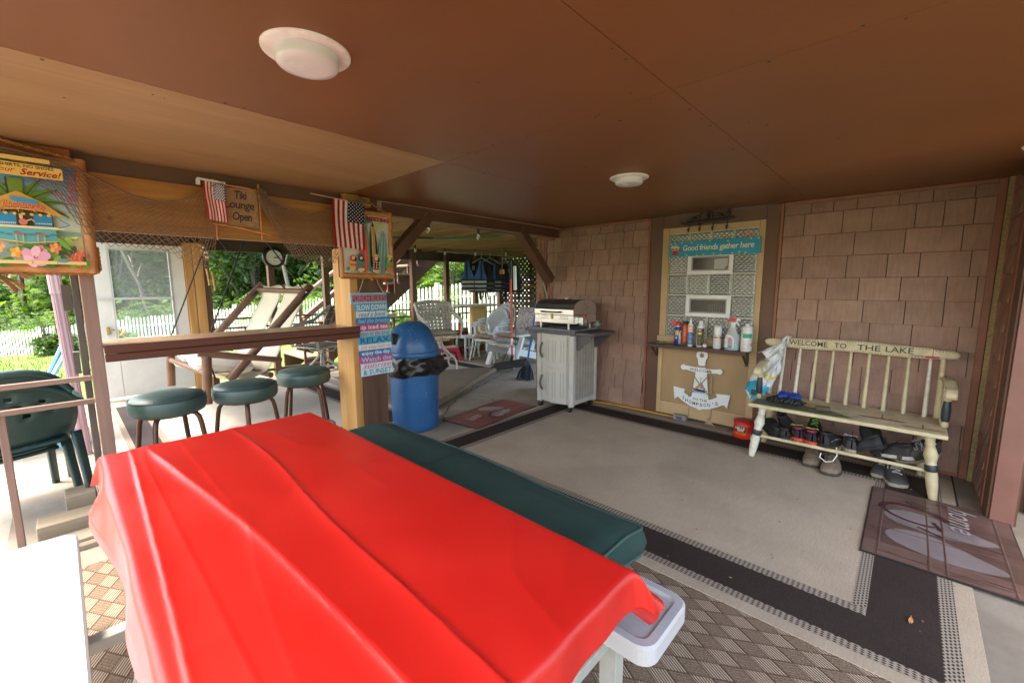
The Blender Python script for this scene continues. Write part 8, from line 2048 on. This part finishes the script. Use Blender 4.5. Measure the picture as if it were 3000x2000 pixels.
# sumac shrubs with fern-like fronds by the fence
def sumac(loc, label, seed, h=1.5, n=16, L=.95, pal=((.10, .22, .03), (.14, .27, .045), (.08, .17, .03))):
    rnd = random.Random(seed); t = thing('sumac_shrub', label, 'shrub', loc, 0, 'ferny shrubs by the fence'); mb = MB(); ms = MB()
    for k in range(n):
        a = rnd.uniform(0, 2*PI); b = Vector((rnd.uniform(-.35, .35), rnd.uniform(-.35, .35), h*rnd.uniform(.35, 1.0))); ms.tube([(0, 0, 0), (b.x*.6, b.y*.6, b.z*.5), b], [.022, .015, .008], 5)
        d = Vector((math.cos(a), math.sin(a), .55)); col = rnd.choice(pal); pts = [b+d*(L*s)+Vector((0, 0, -L*.75*s*s)) for s in [i/11 for i in range(12)]]; sd = d.cross(Vector((0, 0, 1))).normalized(); ms.tube(pts, .005, 3, caps=False)
        for i in range(1, 12):
            w = L*.30*math.sin(PI*(.12+.88*i/12.5)); dd = (pts[i]-pts[i-1]).normalized()
            for s_ in (-1, 1):
                p = pts[i]; q = p+(sd*s_+dd*.35).normalized()*w+Vector((0, 0, -.22*w)); e = dd*L*.026; kk = rnd.uniform(.8, 1.2); o_ = len(mb.v)
                m_ = p.lerp(q, .45)
                for r_ in (p, m_+e, q, m_-e): mb.v.append(tuple(r_))
                mb.f.append([o_, o_+1, o_+2, o_+3]); mb.c.append(tuple(x*kk for x in col)); mb.mi.append(0); mb.sm.append(False)
    ms.build('stem', m_bark, t, local=True); mb.build('foliage', m_leaf, t, local=True); return t
for k, (t_, d, h, lab) in enumerate(((.93, .7, 2.4, 'bright ferny shrub over the fence between the stairs and the middle post'), (1.0, .6, 2.5, 'bright ferny shrub over the fence left of the life vests'), (1.05, 1.3, 2.9, 'tall ferny shrub rising over the fence just behind the life vests'), (1.15, .9, 2.6, 'ferny shrub behind the lattice screen'), (1.24, 1.0, 2.8, 'ferny shrub at the right end of the lattice screen'), (.86, 1.0, 2.2, 'ferny shrub behind the stair stringer'), (.66, .6, 1.6, 'ferny shrub over the fence below the wall clock'), (.76, .7, 1.8, 'ferny shrub over the fence right of the swing'), (.21, -.6, 1.3, 'ferny shrub in front of the fence beside the downspout'), (.41, .3, 1.7, 'ferny shrub over the fence in the storm door glass'))):
    p = FP0+FD*t_+fnor*d; sumac((p.x, p.y, p.z), lab, 30+k, h, 22, 1.0)
# flower clumps in front of the fence
for k, (t_, d, lab, fl_) in enumerate(((.45, -1.6, 'garden plant with orange flowers seen through the storm door', True), (.40, -.9, 'low leafy garden plant in front of the fence in the storm door glass', False), (.50, -2.2, 'garden plant with a few orange flowers beside the pine post', True), (.215, -.5, 'small leafy plant at the fence foot beside the downspout', False), (.93, -.6, 'leafy weed growing through the fence beside the barrel', False))):
    p = FP0+FD*t_+fnor*d; z = ground_z(p.x, p.y)-.05; t = thing('garden_plant', lab, 'plant', (p.x, p.y, z), 0, 'garden plants along the fence'); mb = MB()
    for _ in range(900): a = rnd.uniform(0, 6.28); r_ = rnd.random()**.5*.6; c = rnd.choice(YG+GREENS[:2]); leaf(mb, (r_*math.cos(a), r_*math.sin(a), rnd.random()*.85*(1-.5*r_)), rnd.uniform(.1, .2), rnd, tuple(x*rnd.uniform(.7, 1.3) for x in c))
    mb.build('foliage', m_leaf, t, local=True)
    if fl_:
        mb = MB(); mb.col = (.75, .28, .02)
        for _ in range(12): a = rnd.uniform(0, 6.28); mb.ball((.5*math.cos(a)*rnd.random(), .5*math.sin(a)*rnd.random(), rnd.uniform(.4, .8)), .05, 6, 4)
        mb.build('flowers', m_paint, t, local=True)
# grass tufts near the fence / yard edge
mb = MB()
for _ in range(9000):
    t_ = rnd.uniform(-.35, .75); d = -rnd.random()**.7*12; p = FP0+FD*t_+fnor*d; z = ground_z(p.x, p.y)-.05
    if p.y < 9 or p.x < -9: continue
    a = rnd.uniform(0, 6.28); h = rnd.uniform(.05, .13); w = .012; o_ = len(mb.v); c = rnd.choice(((.09, .17, .025), (.12, .21, .035), (.15, .23, .05)))
    for e in ((-w*math.cos(a), -w*math.sin(a), 0), (w*math.cos(a), w*math.sin(a), 0), (rnd.uniform(-.04, .04), rnd.uniform(-.04, .04), h)): mb.v.append((p.x+e[0], p.y+e[1], z+e[2]))
    mb.f.append([o_, o_+1, o_+2]); mb.c.append(c); mb.mi.append(0); mb.sm.append(False)
o = mb.build('grass_blades', m_leaf, keep=True); o['kind'] = 'stuff'; o['label'] = 'short grass blades across the yard'; o['category'] = 'grass'
# ================================================================ camera and light
cam = bpy.data.cameras.new('camera'); co = bpy.data.objects.new('camera', cam); COL.objects.link(co); SC.camera = co
yaw, pitch, roll = R(43.156), R(-7.545), R(-.186)
f = Vector((math.cos(pitch)*math.cos(yaw), math.cos(pitch)*math.sin(yaw), math.sin(pitch))); r = f.cross(Vector((0, 0, 1))).normalized(); u = r.cross(f)
c_, s_ = math.cos(roll), math.sin(roll); r2 = r*c_+u*s_; u2 = -r*s_+u*c_
M = Matrix((r2, u2, -f)).transposed().to_4x4(); M.translation = (0, 0, 1.41); co.matrix_world = M
cam.sensor_fit = 'HORIZONTAL'; cam.sensor_width = 36; cam.lens = 14.926; cam.clip_start = .02; cam.clip_end = 400
w = bpy.data.worlds.new('World'); SC.world = w; w.use_nodes = True; nt = w.node_tree; nt.nodes.clear()
SKY = .15; SUN = .55; AZ = 150; EL = 64
sky = nt.nodes.new('ShaderNodeTexSky'); sky.sky_type = 'NISHITA'; sky.sun_disc = False; sky.sun_elevation = R(EL); sky.sun_rotation = R(90-AZ); sky.dust_density = 3.5; sky.air_density = 1.0; sky.ozone_density = .6
bg = nt.nodes.new('ShaderNodeBackground'); bg.inputs[1].default_value = SKY; ow = nt.nodes.new('ShaderNodeOutputWorld'); tn = nt.nodes.new('ShaderNodeMix'); tn.data_type = 'RGBA'; tn.blend_type = 'MULTIPLY'; tn.inputs[0].default_value = 1; tn.inputs[7].default_value = (1.06, .975, .82, 1); nt.links.new(sky.outputs[0], tn.inputs[6]); nt.links.new(tn.outputs[2], bg.inputs[0]); nt.links.new(bg.outputs[0], ow.inputs[0])
sl = bpy.data.lights.new('sun', 'SUN'); sl.energy = SUN; sl.angle = R(12); sl.color = (1, .96, .9); so = bpy.data.objects.new('sun', sl); COL.objects.link(so)
d = Vector((math.cos(R(EL))*math.cos(R(AZ)), math.cos(R(EL))*math.sin(R(AZ)), math.sin(R(EL)))); so.rotation_euler = d.to_track_quat('Z', 'Y').to_euler(); so.location = d*40
SC.view_settings.view_transform = 'Standard'; SC.view_settings.look = 'None'; SC.view_settings.exposure = 0; SC.view_settings.gamma = 1
SC.render.engine = 'CYCLES'; SC.cycles.use_denoising = True; SC.cycles.max_bounces = 10; SC.cycles.diffuse_bounces = 6; SC.cycles.glossy_bounces = 4; SC.cycles.transparent_max_bounces = 12
SC.cycles.sample_clamp_indirect = 8; SC.cycles.caustics_reflective = False; SC.cycles.caustics_refractive = False
SC.world.light_settings.distance = 1

SC.cycles.film_exposure = 8.3
